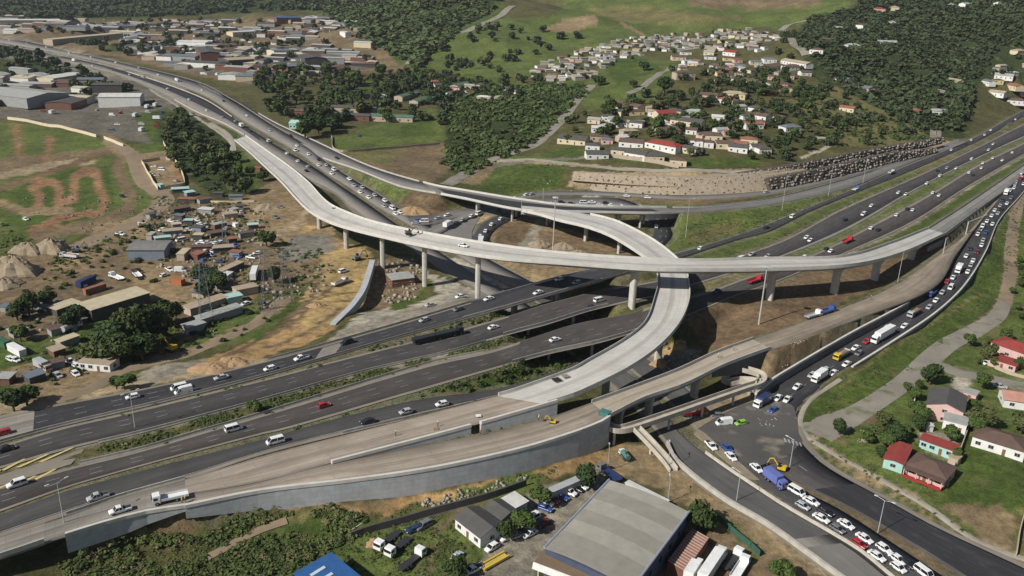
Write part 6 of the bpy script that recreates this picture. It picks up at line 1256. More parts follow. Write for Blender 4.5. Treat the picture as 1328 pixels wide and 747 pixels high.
# ================================================================ trees
M_BARK = mat('bark', (.11,.08,.055), .95, (.07,.05,.035), 2.0)
def leafm(n, c, c2, c3): 
    m = mat('leaves_'+n, c, .75, c2, .9, 3, 1.0, col3=c3, scale3=2.2, spec=.2); return m
LV = [leafm('dark', (.05,.075,.02), (.028,.045,.012), (.07,.095,.025)), leafm('mid', (.07,.105,.026), (.04,.065,.015), (.1,.13,.035)), leafm('olive', (.085,.1,.035), (.05,.062,.02), (.12,.125,.045)), leafm('deep', (.036,.06,.02), (.02,.036,.01), (.05,.075,.02))]
def crown_arrays(r, n, leaf, seed, hgt=1.0, lobes=9, up=.25):
    g = np.random.default_rng(seed); c = g.normal(size=(lobes, 3)); c /= np.linalg.norm(c, axis=1)[:, None]; c *= g.uniform(.25, .62, (lobes, 1))*r; c[:, 2] = c[:, 2]*.62*hgt
    rad = g.uniform(.34, .58, lobes)*r; k = g.integers(0, lobes, n); d = g.normal(size=(n, 3)); d /= np.linalg.norm(d, axis=1)[:, None]
    q = c[k]+d*(rad[k]*g.uniform(.62, 1.06, n)**.6)[:, None]*[1, 1, .85]
    nrm = d*.9+g.normal(size=(n, 3))*.55; nrm[:, 2] += up; nrm /= np.linalg.norm(nrm, axis=1)[:, None]
    a = np.cross(nrm, g.normal(size=(n, 3))); a /= np.linalg.norm(a, axis=1)[:, None]; b = np.cross(nrm, a); s = leaf*g.uniform(.6, 1.3, (n, 1))
    V = np.stack([q-a*s-b*s*.7, q+a*s-b*s*.7, q+a*s*.9+b*s*.8, q-a*s*.8+b*s*.7], 1).reshape(-1, 3); F = np.arange(n*4).reshape(n, 4)
    return V, F
def crown_mesh(r, n, leaf, seed, m, hgt=1.0, lobes=9):
    V, F = crown_arrays(r, n, leaf, seed, hgt, lobes); V = V+[0, 0, r*1.15]; o = quads('crown', V, F, m); me = o.data; bpy.data.objects.remove(o); return me
def trunk_mesh(r, seed):
    g = random.Random(seed); mb = MB(); h = r*.95; p = np.array([0, 0, -.5]); tip = np.array([g.uniform(-.2, .2)*r*.3, g.uniform(-.2, .2)*r*.3, h]); mb.bar(p, tip, .09*r, .055*r, 7)
    for k in range(4):
        a = g.uniform(0, 6.28); s = tip*g.uniform(.6, 1); mb.bar(s, s+np.array([math.cos(a)*r*.45, math.sin(a)*r*.45, r*.5]), .04*r, .015*r, 5)
    return mb.mesh('trunk', M_BARK)
TREES = {'near': [(crown_mesh(4.0, 1700, .34, 100+i, LV[i % 4], 1.0+.1*(i % 3), 10), trunk_mesh(4.0, i)) for i in range(6)], 'mid': [(crown_mesh(4.0, 420, .6, 200+i, LV[i % 4], 1.0+.15*(i % 3), 8), trunk_mesh(4.0, 10+i)) for i in range(8)]}
LVN = ['dark green', 'mid green', 'olive', 'deep green']
def tree(x, y, z, r, kind, label, group=None, v=None, name='tree', sh=None):
    L = TREES[kind]; v = rnd.randrange(len(L)) if v is None else v; t = empty(name, (x, y, z), rnd.uniform(0, 6.28)); s = r/4.0; t.scale = (s*rnd.uniform(.9, 1.1), s*rnd.uniform(.9, 1.1), s*(sh or rnd.uniform(.8, 1.05)))
    link('crown', L[v][0], t); link('trunk', L[v][1], t); tag(t, label, 'tree', group); return t
BIG = [(908,667,4.8,0,'round dark tree beside the truck yard at the end of the warehouse'), (762,613,4.6,3,'dark tree at the corner of the warehouse by the ramp wall'), (1018,738,3.6,1,'bright green tree cut by the bottom edge'), (1209,482,4.6,3,'large dark tree at the bend of the gravel track'),
 (1277,537,4.6,2,'leafy tree between the pink house and the green field'), (1268,548,3.6,1,'lower tree beside the pink house'), (1165,556,4.2,3,'dark tree above the red ribbed shed'), (1277,492,3.4,1,'tree behind the concrete yard'), (1283,456,4.0,2,'dry brown-green tree left of the large red roof'), (1150,568,3.2,1,'bush like tree left of the red ribbed shed'), (1325,470,2.8,0,'tree in front of the red roofed wing'),
 (1190,528,3.2,1,'small tree left of the pink house roof'), (1195,548,3.0,3,'small tree in the pink house front garden'),
 (675,675,3.4,1,'tree between the small white houses and parked van'), (700,640,3.2,1,'tree behind the line of parked cars'), (655,684,3.0,0,'tree in front of the white house'), (590,735,3.2,0,'dark tree at the bottom of the grassy yard'), (680,668,3.0,3,'dark tree beside the parked white van'), (1328,545,4.4,2,'tree right of the brown roof at the edge'),
 (148,430,8.5,3,'left giant of the dense tree group above the motorway'), (172,420,8.5,0,'middle giant of the dense tree group above the motorway'), (198,415,8.0,3,'right giant of the dense tree group above the motorway'), (150,446,6.5,0,'front left tree of the dense group above the motorway'), (182,441,7.0,3,'front right tree of the dense group above the motorway'), (215,402,6.0,0,'outermost right tree of the dense group above the motorway'), (122,452,5.0,2,'low tree left of the dense group'),
 (258,352,5.0,3,'dark tree left in the clump behind the scrapped cars'), (272,357,5.2,3,'dark tree middle in the clump behind the scrapped cars'), (283,362,4.6,0,'dark tree right in the clump behind the scrapped cars'), (264,372,4.8,3,'dark tree lowest in the clump behind the scrapped cars'),
 (35,392,5.0,0,'tree left of the cream shed'), (20,400,4.4,3,'tree at the far left above the white container'), (90,412,4.4,3,'tree below the small cream shed'), (100,404,4,3,'tree touching the long cream shed'), (60,385,4,0,'tree behind the small cream shed'), (25,430,3.6,1,'tree beside the green container'),
 (32,508,4.0,0,'dark tree beside the motorway at lower left'), (15,515,4.2,3,'darkest tree beside the motorway at lower left'), (160,492,3.2,1,'bush like tree on the motorway verge'), (150,494,2.6,3,'low tree on the motorway verge'), (345,307,4.4,0,'tree beside the building site pylon'), (330,525,2.6,1,'lone shrubby tree on the weedy median strip'), (356,352,4.6,3,'dark tree beside the pylon feet'),
 (412,158,9,3,'biggest dark tree of the school grounds'), (437,120,8,3,'big round tree above the school roofs'), (507,112,8,3,'big round tree beside the small playing field'), (395,164,8,0,'big tree touching the motorway verge'), (777,101,7,0,'lone big tree on the green hilltop'), (861,107,9,3,'wide dark tree on the hill road'), (835,84,6,0,'round tree on the green slope'), (822,106,5,0,'small round tree on the green slope')]
for px, py, r_, v, lb in BIG:
    near = py > 290; p = G(px, py, r_*1.1); z = hz(p[0], p[1])[0]; tree(p[0], p[1], z, r_, 'near' if near else 'mid', lb, None, v)
MASS = []
def trees_mass(nm, polys, n, seed, rmin, rmax, kind, phrase, group, sep=5.0): MASS.append((polys, n, seed, rmin, rmax, sep))
def grove(polys, n, seed, rmin, rmax, kind, phrase, group, sep=5.0):
    g = in_world(polys, n, seed, sep); nearroad = [NEAR[min(len(GY)-1, np.searchsorted(GY, y)), min(len(GX)-1, np.searchsorted(GX, x))] for x, y, z in g]
    g = [q for q, d in zip(g, nearroad) if d > 4]; g = sorted(g, key=lambda q: proj(*[np.array([c]) for c in q])[0][0])
    for i, (x, y, z) in enumerate(g):
        v = rnd.randrange(len(TREES[kind])); tree(x, y, z, rnd.uniform(rmin, rmax), kind, f'{LVN[v % 4]} tree, {ordn(i)} from the left {phrase}', group, v)
grove([[(330,100),(430,92),(470,98),(560,95),(560,108),(520,118),(560,130),(560,150),(520,158),(470,165),(420,168),(360,150),(330,125)]], 72, 5, 4.5, 8, 'mid', 'around the school roofs', 'trees around the school', 8)
grove([[(730,150),(880,125),(1010,90),(1060,120),(1080,180),(1010,215),(900,205),(800,180),(740,190)]], 118, 6, 3, 5.8, 'mid', 'among the hillside houses', 'trees among the hillside houses', 6)
trees_mass('dry_slope', [[(1020,110),(1080,100),(1200,150),(1210,185),(1100,190),(1040,190)]], 60, 7, 3, 6, 'mid', 'on the dry slope above the stone terraces', 'trees on the dry slope', 7)
grove([[(205,150),(245,150),(295,185),(320,215),(340,240),(335,258),(285,252),(238,228),(215,200)]], 34, 8, 3.5, 6, 'mid', 'in the thicket left of the flyover start', 'trees left of the flyover start', 6)
trees_mass('green_slope', [[(560,60),(640,30),(760,50),(700,75),(640,95),(570,95)]], 45, 9, 4, 8, 'mid', 'on the far green slope', 'trees on the far green slope', 12)
trees_mass('school', [[(330,100),(430,92),(560,98),(640,112),(600,135),(575,165),(520,150),(440,172),(380,165),(345,140)]], 190, 98, 2.5, 6, 0, 0, 0, 6)
trees_mass('shacks', [[(688,104),(730,74),(830,50),(985,39),(1015,48),(930,72),(840,72),(752,108)]], 70, 97, 2, 4.5, 0, 0, 0, 8)
trees_mass('works2', [[(-40,26),(300,28),(450,24),(500,60),(480,90),(330,108),(250,96),(150,66),(-40,42)], [(-40,66),(60,80),(160,104),(200,125),(60,130),(-40,110)]], 230, 96, 4, 7, 0, 0, 0, 10)
trees_mass('works', [[(60,95),(140,110),(130,135),(90,125)], [(0,62),(110,92),(120,100),(0,84)], [(100,56),(240,62),(260,75),(120,72)]], 60, 10, 5, 8, 'mid', 'among the far left factories', 'trees among the far left factories', 12)
trees_mass('upper_hill', [[(760,120),(880,115),(870,132),(780,138)], [(870,90),(1010,92),(1000,112),(880,115)], [(1000,30),(1100,25),(1140,80),(1060,100),(1000,80)], [(1240,60),(1328,70),(1328,100),(1240,120)]], 90, 12, 3.5, 6.5, 'mid', 'on the upper hill', 'trees on the upper hill', 7)
grove([[(1060,560),(1130,540),(1180,540),(1180,575),(1100,575)], [(1190,540),(1300,550),(1290,580),(1250,600)], [(1310,330),(1345,330),(1345,440),(1320,440)], [(1085,575),(1140,570),(1155,600),(1120,590)], [(1180,500),(1200,500),(1195,560),(1175,560)], [(1255,525),(1300,530),(1290,590),(1262,590)], [(1240,450),(1300,440),(1290,480),(1250,470)]], 40, 13, 1.2, 3.2, 'near', 'around the houses at the right', 'small trees around the right hand houses', 5)
# ---- shrubs: low crowns without trunk
def shrubs(polys, n, seed, rmin, rmax, nm='shrub', label='', group='', sep=2.0):
    g = in_world(polys, n, seed, sep)
    g = [q for q in g if NEAR[min(len(GY)-1, np.searchsorted(GY, q[1])), min(len(GX)-1, np.searchsorted(GX, q[0]))] > 2.5]; g = sorted(g, key=lambda q: proj(*[np.array([c]) for c in q])[0][0])
    for i, (x, y, z) in enumerate(g):
        v = rnd.randrange(8); r_ = rnd.uniform(rmin, rmax); o = link('shrub', TREES['mid'][v][0], None, (x, y, z-r_*.75), rnd.uniform(0, 6)); s = r_/4; o.scale = (s, s, s*.9); tag(o, f'{label}, {ordn(i)} from the left', 'shrub', group)
shrubs([[(600,490),(680,470),(740,462),(740,478),(660,500),(560,512),(500,525)]], 40, 51, .9, 1.8, label='leafy shrub in the green strip between brown carriageway and slip road', group='shrubs between carriageway and slip road')
shrubs([[(420,345),(340,400),(370,410),(280,450),(200,470),(150,480),(60,505),(30,470),(120,450),(250,410),(320,380)]], 60, 52, .8, 1.8, label='low shrub on the rough ground left above the motorway', group='shrubs left above the motorway')
shrubs([[(90,345),(150,310),(210,290),(230,330),(200,370),(90,420),(0,440),(0,380)]], 50, 53, .9, 2, label='low shrub around the left scrap and plant yards', group='shrubs around the left yards')
def clumpfield(name, polys, n, seed, rmin, rmax, per, leaf, m, label, cat='undergrowth', hgt=.7, thin=True):
    """ground cover nobody could count: one mesh of leaf clumps"""
    g = in_world(polys, int(n*1.6), seed, 0); rr = np.random.default_rng(seed); q_ = proj(g[:, 0], g[:, 1], g[:, 2]); g = g[(dpoly(q_[0], q_[1], [(268,724),(290,713),(312,700),(340,687),(372,676),(400,668)]) > 5)]; g = g[(lump(g[:, 0], g[:, 1], 14*max(1, rmax/2), seed)+rr.normal(size=len(g))*.5) > -.3][:n] if thin else g[:n]
    base = [crown_arrays(1.0, per, leaf, seed*7+k, hgt, 5, up=.95)[0] for k in range(6)]; Vs = []
    for x, y, z in g:
        r_ = rmin+(rmax-rmin)*rr.random()**1.6; a = rr.uniform(0, 6.28); c, s = math.cos(a), math.sin(a); B = base[rr.integers(6)]*r_*[1, 1, rr.uniform(.7, 1.1)]
        Vs.append(np.stack([B[:, 0]*c-B[:, 1]*s+x, B[:, 0]*s+B[:, 1]*c+y, B[:, 2]+z+r_*.25], 1))
    V = np.vstack(Vs); o = quads(name, V, np.arange(len(V)).reshape(-1, 4), m); tag(o, label, cat, kind='stuff'); return o
def fieldm(n, c, c2, c3, s1, s3): return mat('leaves_'+n, c, .75, c2, s1, 6, 1.0, col3=c3, scale3=s3, spec=.2)
M_FOR = fieldm('forest', (.05,.07,.027), (.028,.043,.016), (.09,.1,.036), .045, .2); M_FOR2 = fieldm('forest_green', (.07,.1,.032), (.04,.06,.019), (.12,.135,.045), .05, .22); M_UND = fieldm('undergrowth', (.088,.115,.034), (.045,.064,.018), (.16,.135,.065), .1, .3)
trees_mass('slope', [[(330,100),(430,90),(560,95),(700,105),(690,125),(560,130),(520,118),(470,98)], [(740,150),(880,125),(1010,90),(1060,120),(1080,180),(1010,215),(900,205),(800,180)]], 190, 95, 2.5, 6, 0, 0, 0, 5)
clumpfield('forest', [[(-40,-14),(440,-14),(470,12),(380,12),(250,19),(100,23),(-40,22)]], 3600, 61, 8, 14, 34, .32, M_FOR, 'dark forest covering the far ridge behind the factories', 'forest')
clumpfield('forest', [[(400,-12),(655,-12),(640,12),(590,42),(545,88),(515,70),(490,58),(430,22)]], 3400, 62, 6, 11, 34, .34, M_FOR2, 'green wood on the steep hill behind the brick offices', 'forest')
clumpfield('forest', [[(1040,60),(1050,25),(1110,15),(1120,-10),(1360,-10),(1360,60),(1290,60),(1265,100),(1250,165),(1200,172),(1120,128),(1075,95)]], 5200, 63, 4.5, 8.5, 40, .32, M_FOR, 'dense dark wood on the right hand hill', 'forest')
clumpfield('thicket', [[(575,128),(700,108),(768,112),(735,145),(688,190),(604,228),(575,212),(585,175)]], 1500, 64, 1.5, 5.5, 44, .3, M_FOR2, 'thick bush on the bank left of the hill road', 'bush')
clumpfield('thicket', [[(210,160),(240,150),(290,185),(300,215),(335,245),(280,252),(240,228),(222,200)], [(470,98),(560,96),(650,108),(690,118),(600,132),(560,128)]], 700, 65, 1.6, 3.5, 44, .3, M_FOR, 'thick bush left of the flyover start', 'bush')
clumpfield('thicket', [[(1030,150),(1090,130),(1200,170),(1205,183),(1100,190),(1050,185)]], 350, 66, 1.5, 3.2, 40, .3, M_FOR2, 'scrub on the dry slope above the stone terraces', 'bush')
clumpfield('undergrowth', [[(90,722),(180,682),(250,700),(330,668),(440,660),(470,672),(455,700),(425,712),(385,740),(380,800),(60,800)]], 1500, 67, .35, 2.2, 60, .15, M_UND, 'tangled weeds and bushes below the grey ramp wall', 'undergrowth')
clumpfield('undergrowth', [[(90,722),(180,682),(250,700),(330,668),(440,660),(470,672),(455,700),(425,712),(385,740),(380,800),(60,800)]], 2600, 77, .15, .8, 40, .2, fieldm('grass_tufts', (.13,.15,.045), (.07,.09,.025), (.2,.17,.08), .1, .3), 'pale rank grass among the bushes below the grey ramp wall', 'undergrowth')
clumpfield('undergrowth', [[(440,700),(560,665),(600,690),(540,790),(450,790)], [(570,700),(610,690),(640,705),(600,760),(560,760)], [(480,668),(600,640),(720,604),(730,612),(640,640),(520,672)]], 800, 68, .3, .8, 40, .22, M_UND, 'rank weeds in the grassy yard', 'undergrowth')
clumpfield('undergrowth', [[(120,584),(230,552),(340,520),(473,483),(586,457),(670,433),(685,437),(553,471),(330,539),(179,583)], [(100,552),(307,501),(432,469),(550,432),(650,404),(670,406),(540,440),(310,499)], [(345,566),(500,522),(660,476),(716,462),(770,449),(735,478),(660,500),(550,512),(440,538)]], 2600, 69, .3, .95, 36, .24, M_UND, 'weeds on the narrow strips between the carriageways', 'undergrowth')
clumpfield('undergrowth', [[(200,400),(330,385),(300,430),(230,455),(120,480),(20,500),(0,470),(80,440)], [(0,500),(45,505),(30,525),(0,530)], [(60,340),(230,275),(235,295),(120,335),(60,380)], [(0,290),(60,320),(20,330),(0,325)], [(200,255),(340,262),(350,300),(300,340),(210,340),(190,300)], [(250,345),(345,350),(350,400),(255,400)], [(340,290),(420,330),(440,350),(370,400)]], 1500, 70, .4, 1.5, 36, .26, M_UND, 'weeds and low bushes around the left yards and dirt track', 'undergrowth')
clumpfield('undergrowth', [[(890,290),(1000,270),(1150,232),(1100,250),(1000,295),(900,322),(880,322)], [(900,334),(1000,308),(1180,228),(1250,192),(1100,278),(990,318)], [(1090,500),(1250,380),(1290,290),(1330,250),(1330,300),(1290,390),(1150,500),(1060,545)], [(1050,560),(1150,620),(1250,690),(1240,690),(1140,632),(1060,585)], [(1180,545),(1250,560),(1250,600),(1225,640),(1150,625),(1180,600)], [(680,215),(735,210),(725,240),(650,252)]], 2300, 71, .3, .9, 34, .25, M_UND, 'scrubby tufts on the verges right of the interchange', 'undergrowth')

Vs = []
for polys, n, seed, r0_, r1_, sep in MASS:
    g = in_world(polys, n, seed, sep); rr = np.random.default_rng(seed)
    for x, y, z in g:
        r_ = rr.uniform(r0_, r1_); B = crown_arrays(1.0, 130, .2, int(rr.integers(40)), 1.1, 7)[0]*r_; Vs.append(B+[x, y, z+r_*.75])
V = np.vstack(Vs); tag(quads('woodland', V, np.arange(len(V)).reshape(-1, 4), M_FOR), 'scattered far trees on the upper slopes and around the works', 'woodland', kind='stuff')
# ================================================================ stone terraces below the hillside
M_ROCK = mat('rock', (.36,.3,.23), .95, (.22,.18,.135), .5, 6, 1.0, bump=.4); M_ROCKP = mat('rock_pale', (.33,.29,.24), .95, (.14,.12,.095), .35, 6, 1.0); M_ROCKD = mat('rock_dark', (.2,.175,.145), .95, (.1,.085,.07), .5, 6, 1.0)
def rock_arr(g, s):
    V = np.array([(-1,-1,-1),(1,-1,-1),(1,1,-1),(-1,1,-1),(-1,-1,1),(1,-1,1),(1,1,1),(-1,1,1)], float)*.5
    V = V*(g.uniform(.7, 1.3, (8, 3)))*s*g.uniform(.6, 1.2, 3); a = g.uniform(0, 6.28); c, q = math.cos(a), math.sin(a); return np.stack([V[:, 0]*c-V[:, 1]*q, V[:, 0]*q+V[:, 1]*c, V[:, 2]], 1)
RF = np.array([(0,3,2,1),(4,5,6,7),(0,1,5,4),(1,2,6,5),(2,3,7,6),(3,0,4,7)])
def rockline(name, line, zb, zt, per_m, size, m, label, rows=4, back=0.9, seed=1, cat='stone wall', reg=False):
    """battered wall of piled rough stones between a lower line and its top"""
    g = np.random.default_rng(seed); S = np.array([P(x, y, z) for (x, y), z in zip(line, zb)]); n = int(plen(S)*per_m); S = crom(S, n); H = np.interp(np.linspace(0, 1, n), np.linspace(0, 1, len(zt)), zt)
    N2 = normals2d(S); N2 *= np.where(N2[:, 1:2] < 0, -1, 1); Vs = []; V0 = []
    for i in range(n):
        for r_ in range(rows):
            f = ((r_+.5)/rows+g.uniform(-.06, .06)) if reg else g.uniform(.02, 1.0)
            if reg and g.random() < .3: continue
            Vs.append(rock_arr(g, size*g.uniform(.45, 1.25))+S[i]+N2[i]*back*H[i]*f+[g.uniform(-.9, .9), 0, H[i]*f])
    V = np.vstack(Vs); k = len(Vs); F = (RF[None]+np.arange(k)[:, None, None]*8).reshape(-1, 4); t = empty(name, S[0]); tag(quads('stones', V-S[0], F, m, t), kind='stuff')
    rings = [[S[i]-S[0]-[0,0,1], S[i]-S[0]+N2[i]*3-[0,0,1], S[i]-S[0]+N2[i]*(back*H[i]+3)+[0,0,H[i]], S[i]-S[0]+N2[i]*back*H[i]+[0,0,H[i]]] for i in range(0, n, 3)]
    MB().loft(rings).obj('core', mat('rubble_core', (.36,.295,.215), .95, (.25,.2,.145), .35, 10, bump=.8) if m is M_ROCK else mat('rubble_core_dark', (.11,.09,.07), .95, (.05,.042,.033), .6, 8), t); tag(t, label, cat); return t
rockline('stone_terrace', [(740,242),(824,250),(900,252),(1000,245),(1060,232)], [-2,-2,-1.5,-1,-.5], [7,7.5,7,5.5], .28, .7, M_ROCK, 'pale lower terrace of piled stone behind the slim bridge', rows=4, back=1.3)
rockline('stone_terrace', [(742,232),(824,238),(900,240),(1000,233),(1060,220)], [2.6,2.8,3,2.8,2.5], [3.5,4,4,3.5], .28, .65, M_ROCK, 'pale upper terrace of piled stone under the hillside footpath', rows=3, back=1.3, seed=2)
rockline('stone_terrace', [(1000,247),(1080,231),(1150,213),(1215,197)], [-1,0,.3,.6], [6.5,7,6.5,3], .55, 1.35, M_ROCKP, 'dark lower terrace of rough boulders beside the service road', rows=4, back=.5, seed=3, reg=True)
rockline('stone_terrace', [(960,234),(1040,222),(1120,206),(1200,190),(1225,184)], [3,3.6,4.2,4.2,4], [4,5,5,3.5], .55, 1.35, M_ROCKP, 'dark upper terrace of rough boulders above the service road', rows=3, back=.5, seed=4, reg=True)
# ================================================================ footbridge
M_FB = mat('footbridge_concrete', (.47,.43,.36), .85, (.36,.32,.26), .4)
def footbridge(path, z, label, w=2.6, posts=(), name='footbridge'):
    S = crom(np.array([P(x, y, zz_) for (x, y), zz_ in zip(path, z)]), 90 if len(path) > 4 else 30); N2 = normals2d(S); o = S[0]*[1, 1, 0]; t = empty(name, o)
    MB().loft([[S[i]-o-N2[i]*w/2, S[i]-o+N2[i]*w/2, S[i]-o+N2[i]*w/2-[0,0,.5], S[i]-o-N2[i]*w/2-[0,0,.5]] for i in range(len(S))]).obj('deck', M_FB, t)
    for s in (-1, 1): MB().loft([[S[i]-o+N2[i]*s*(w/2-.1)+[0,0,-.55], S[i]-o+N2[i]*s*(w/2+.12)+[0,0,-.55], S[i]-o+N2[i]*s*(w/2+.12)+[0,0,1.05], S[i]-o+N2[i]*s*(w/2-.1)+[0,0,1.05]] for i in range(len(S))]).obj('parapet', M_FB, t)
    for px, zg in posts:
        x, y = proj(*S.T); i = int(np.abs(x-px).argmin()); c = S[i]-o; MB().bar([c[0], c[1], zg-1], [c[0], c[1], c[2]-.4], .4, .4, 10).obj('column', M_PIER, t)
    tag(t, label, 'footbridge'); return t
footbridge([(781,545),(786,551),(796,556.5),(808,557),(822,553.5),(880,534),(940,513),(972,502),(984,498),(989,492),(986,486),(975,482),(962,478.5)], [-1,-1.3,-1.8,-2,-2,-2,-2.2,-2.4,-2.4,-2.2,-2,-1.6,-1.2], 'pale curving footbridge crossing the junction between the two ramps', posts=((797,-8),(830,-7.5),(868,-7.2),(912,-7),(953,-7),(985,-6.5)))
footbridge([(824,555),(838,569),(852,584),(866,600),(874,611)], [-2,-3.4,-4.9,-6.4,-7.2], 'sloping access ramp from the footbridge down to the empty road', w=2.4, posts=((845,-7.8),), name='access_ramp')
footbridge([(945,497),(958,494),(972,494),(984,496)], [-4.6,-4,-3.2,-2.5], 'short lower landing ramp under the curled end of the footbridge', w=2.6, name='access_ramp')
# ================================================================ walls and fences
def lowwall(line, h, m, label, th=.25, z=None, nm='boundary_wall', cat='wall', post=0, up=0.0):
    pts = np.array([Gz(x, y) if z is None else P(x, y, z) for x, y in line]); S = crom(pts, max(6, int(plen(pts)/3)))
    if z is None: S[:, 2] = hz(S[:, 0], S[:, 1])
    N2 = normals2d(S); t = empty(nm, S[0]); 
    MB().loft([[S[i]-S[0]+N2[i]*o+[0,0,q] for o, q in ((-th/2, -.8), (th/2, -.8), (th/2, h), (-th/2, h))] for i in range(len(S))]).obj('wall_face', m, t)
    if post:
        for i in range(0, len(S), post): MB().box(-.18, .18, -.18, .18, -.5, h+.2).obj('post', m, t).location = tuple(S[i]-S[0])
    tag(t, label, cat); return t
WM = wallm('cream'); WT = wallm('tan'); WG = wallm('grey')
lowwall([(765,206),(785,204),(822,208),(850,212),(880,218)], 2.6, WT, 'long pinkish boundary wall below the lowest hillside houses', post=4)
lowwall([(1096,109),(1120,120),(1147,135)], 2.5, WM, 'pale zigzag wall descending through the wooded hill')
lowwall([(1157,139),(1175,146),(1186,147)], 2.2, WT, 'short tan wall beside the brick hillside house')
lowwall([(10,155),(90,169),(125,178)], 2.2, WM, 'pale wall between the truck park and the dirt track field')
lowwall([(135,180),(160,190)], 2.2, WM, 'short pale wall at the bend of the dirt road')
lowwall([(184,212),(200,240),(205,247)], 2.2, WM, 'left wall of the walled red yard')
lowwall([(184,211),(212,207),(221,208)], 2.0, WT, 'back wall of the walled red yard')
lowwall([(215,245),(240,240),(212,186)], 2.0, WM, 'right and front wall of the walled red yard')
lowwall([(242,260),(280,263),(330,262)], 1.2, WM, 'low pale wall below the thicket at the left')
lowwall([(455,699),(480,690),(520,679),(560,667),(590,659),(640,645),(682,630)], 2.0, wallm('dark'), 'dark boundary wall between the earth bank and the grassy yard', th=.5)
lowwall([(430,178),(440,197),(500,193),(571,187)], 1.5, WT, 'boundary wall of the playing field beside the motorway')
lowwall([(1228,632),(1236,610),(1247,580),(1256,555)], 1.6, WT, 'garden wall between the hipped house and the green field')
lowwall([(1188,505),(1184,530)], 1.4, wallm('white'), 'short pale garden wall left of the pink house')
lowwall([(1330,663),(1322,690),(1317,722)], 1.6, WT, 'boundary wall at the lower right edge')
lowwall([(1290,478),(1310,486),(1340,494)], 1.2, WT, 'low wall below the large red roofed house')
lowwall([(483,344),(478,362),(470,384),(456,404),(440,420),(432,428)], 2.6, M_PANEL, 'curved grey retaining wall holding the yellow earth platform', th=2.4, z=-3.6, nm='retaining_wall', cat='retaining wall')
lowwall([(923,668),(948,690),(975,712),(985,722)], 1.8, mat('mesh_green', (.04,.1,.07), .8), 'green mesh fence behind the truck yard', th=.1, nm='fence', cat='fence', post=2)
lowwall([(1218,145),(1215,160),(1213,176)], 1.2, WT, 'thin wall beside the climbing side road at the right')
# culvert in the bushes
mbc = MB(); a_, b_, c_ = P(452,693,-8), P(475,678,-8), P(468,672,-8); t = empty('culvert', a_)
for p, q in ((a_, b_), (b_, c_), (c_, P(440,690,-8))): MB().loft([[p-a_-[0,0,1], p-a_+[.4,.2,-1], p-a_+[.4,.2,.9], p-a_+[0,0,.9]], [q-a_-[0,0,1], q-a_+[.4,.2,-1], q-a_+[.4,.2,.9], q-a_+[0,0,.9]]]).obj('wing_wall', M_CONCL, t)
tag(t, 'pale concrete culvert headwall among the bushes below the ramp wall', 'culvert')
# ================================================================ soil heaps
def heap(px, py, r, h, c, label, seed):
    p = Gz(px, py, h*.5); g = np.random.default_rng(seed); n = 26; k = 12; V = []; F = []
    for i in range(k+1):
        f = i/k
        for j in range(n):
            a = 2*math.pi*j/n; rr = r*f*(1+.12*math.sin(3*a+seed)+.08*math.sin(7*a+seed*2)+g.normal()*.02); V.append((rr*math.cos(a), rr*math.sin(a)*.8, h*((1-f*f)**1.3*(1+.12*math.sin(2*a+seed)*f)+.06*math.sin(5*a+9*f+seed))*(1+g.normal()*.04)+(-.6 if i == k else 0)))
    for i in range(k):
        for j in range(n): F.append((i*n+j, i*n+(j+1) % n, (i+1)*n+(j+1) % n, (i+1)*n+j))
    me = MB(); me.v = V; me.f = F; o = me.obj('soil_heap', c); o.location = tuple(p); tag(o, label, 'soil heap', 'soil heaps')
M_SOIL = mat('soil', (.3,.24,.165), .95, (.2,.155,.105), .4, 7, 1.0, bump=.5); M_SOILY = mat('soil_orange', (.36,.24,.13), .95, (.26,.17,.09), .4, 7, bump=.5)
for q in [(66,317,9,5.5,M_SOIL,'tall grey-brown soil heap beside the left digger'), (15,342,12,6.5,M_SOIL,'largest soil heap at the left edge'), (35,320,8,4,M_SOIL,'lower heap joining the two big soil heaps'), (5,365,8,3,M_SOIL,'low dark heap at the left edge'), (486,702,2.4,1.3,M_SOILY,'small sand heap in the grassy yard'), (535,272,10,3,M_SOILY,'brown earth cone beside the far junction'),
          (700,315,6,2.5,M_SOIL,'lumpy earth heap inside the loop, left'), (730,318,6,2.5,M_SOIL,'lumpy earth heap inside the loop, middle'), (750,327,5,2,M_SOIL,'lumpy earth heap inside the loop, right'), (345,268,8,3,M_SOIL,'scrubby mound left of the flyover piers'), (410,395,4,1.6,M_SOILY,'small ochre heap on the building site'), (275,475,7,1.6,M_SOILY,'ochre bank beside the motorway'), (300,468,6,1.6,M_SOILY,'ochre bank nearer the site beside the motorway'), (855,470,3.5,2.5,M_SOILY,'orange earth bank beside the loop ramp pier')]: heap(*q, seed=len(q[5]))
# ================================================================ rubble
def rubble(name, polys, n, seed, s0, s1, m, label):
    g = in_world(polys, n, seed, 0); r_ = np.random.default_rng(seed); Vs = [rock_arr(r_, r_.uniform(s0, s1))+q+[0, 0, .1] for q in g]; V = np.vstack(Vs); k = len(Vs); F = (RF[None]+np.arange(k)[:, None, None]*8).reshape(-1, 4)
    tag(quads(name, V, F, m), label, 'rubble', kind='stuff')
M_RUB = mat('rubble_grey', (.34,.305,.25), .9, (.2,.175,.14), .6)
rubble('rubble', [[(540,655),(680,618),(700,612),(640,640),(560,660)], [(740,592),(700,605),(715,600)]], 110, 81, .2, .85, M_RUB, 'broken stones strewn along the foot of the ramp wall')
rubble('rubble', [[(205,335),(300,330),(330,360),(300,380),(240,375),(205,350)], [(330,370),(430,340),(420,380),(340,400)], [(40,400),(120,410),(90,440),(40,440)], [(205,262),(340,275),(340,345),(215,345)]], 420, 82, .3, 1.5, M_RUB, 'scrap and broken concrete in the left yards')
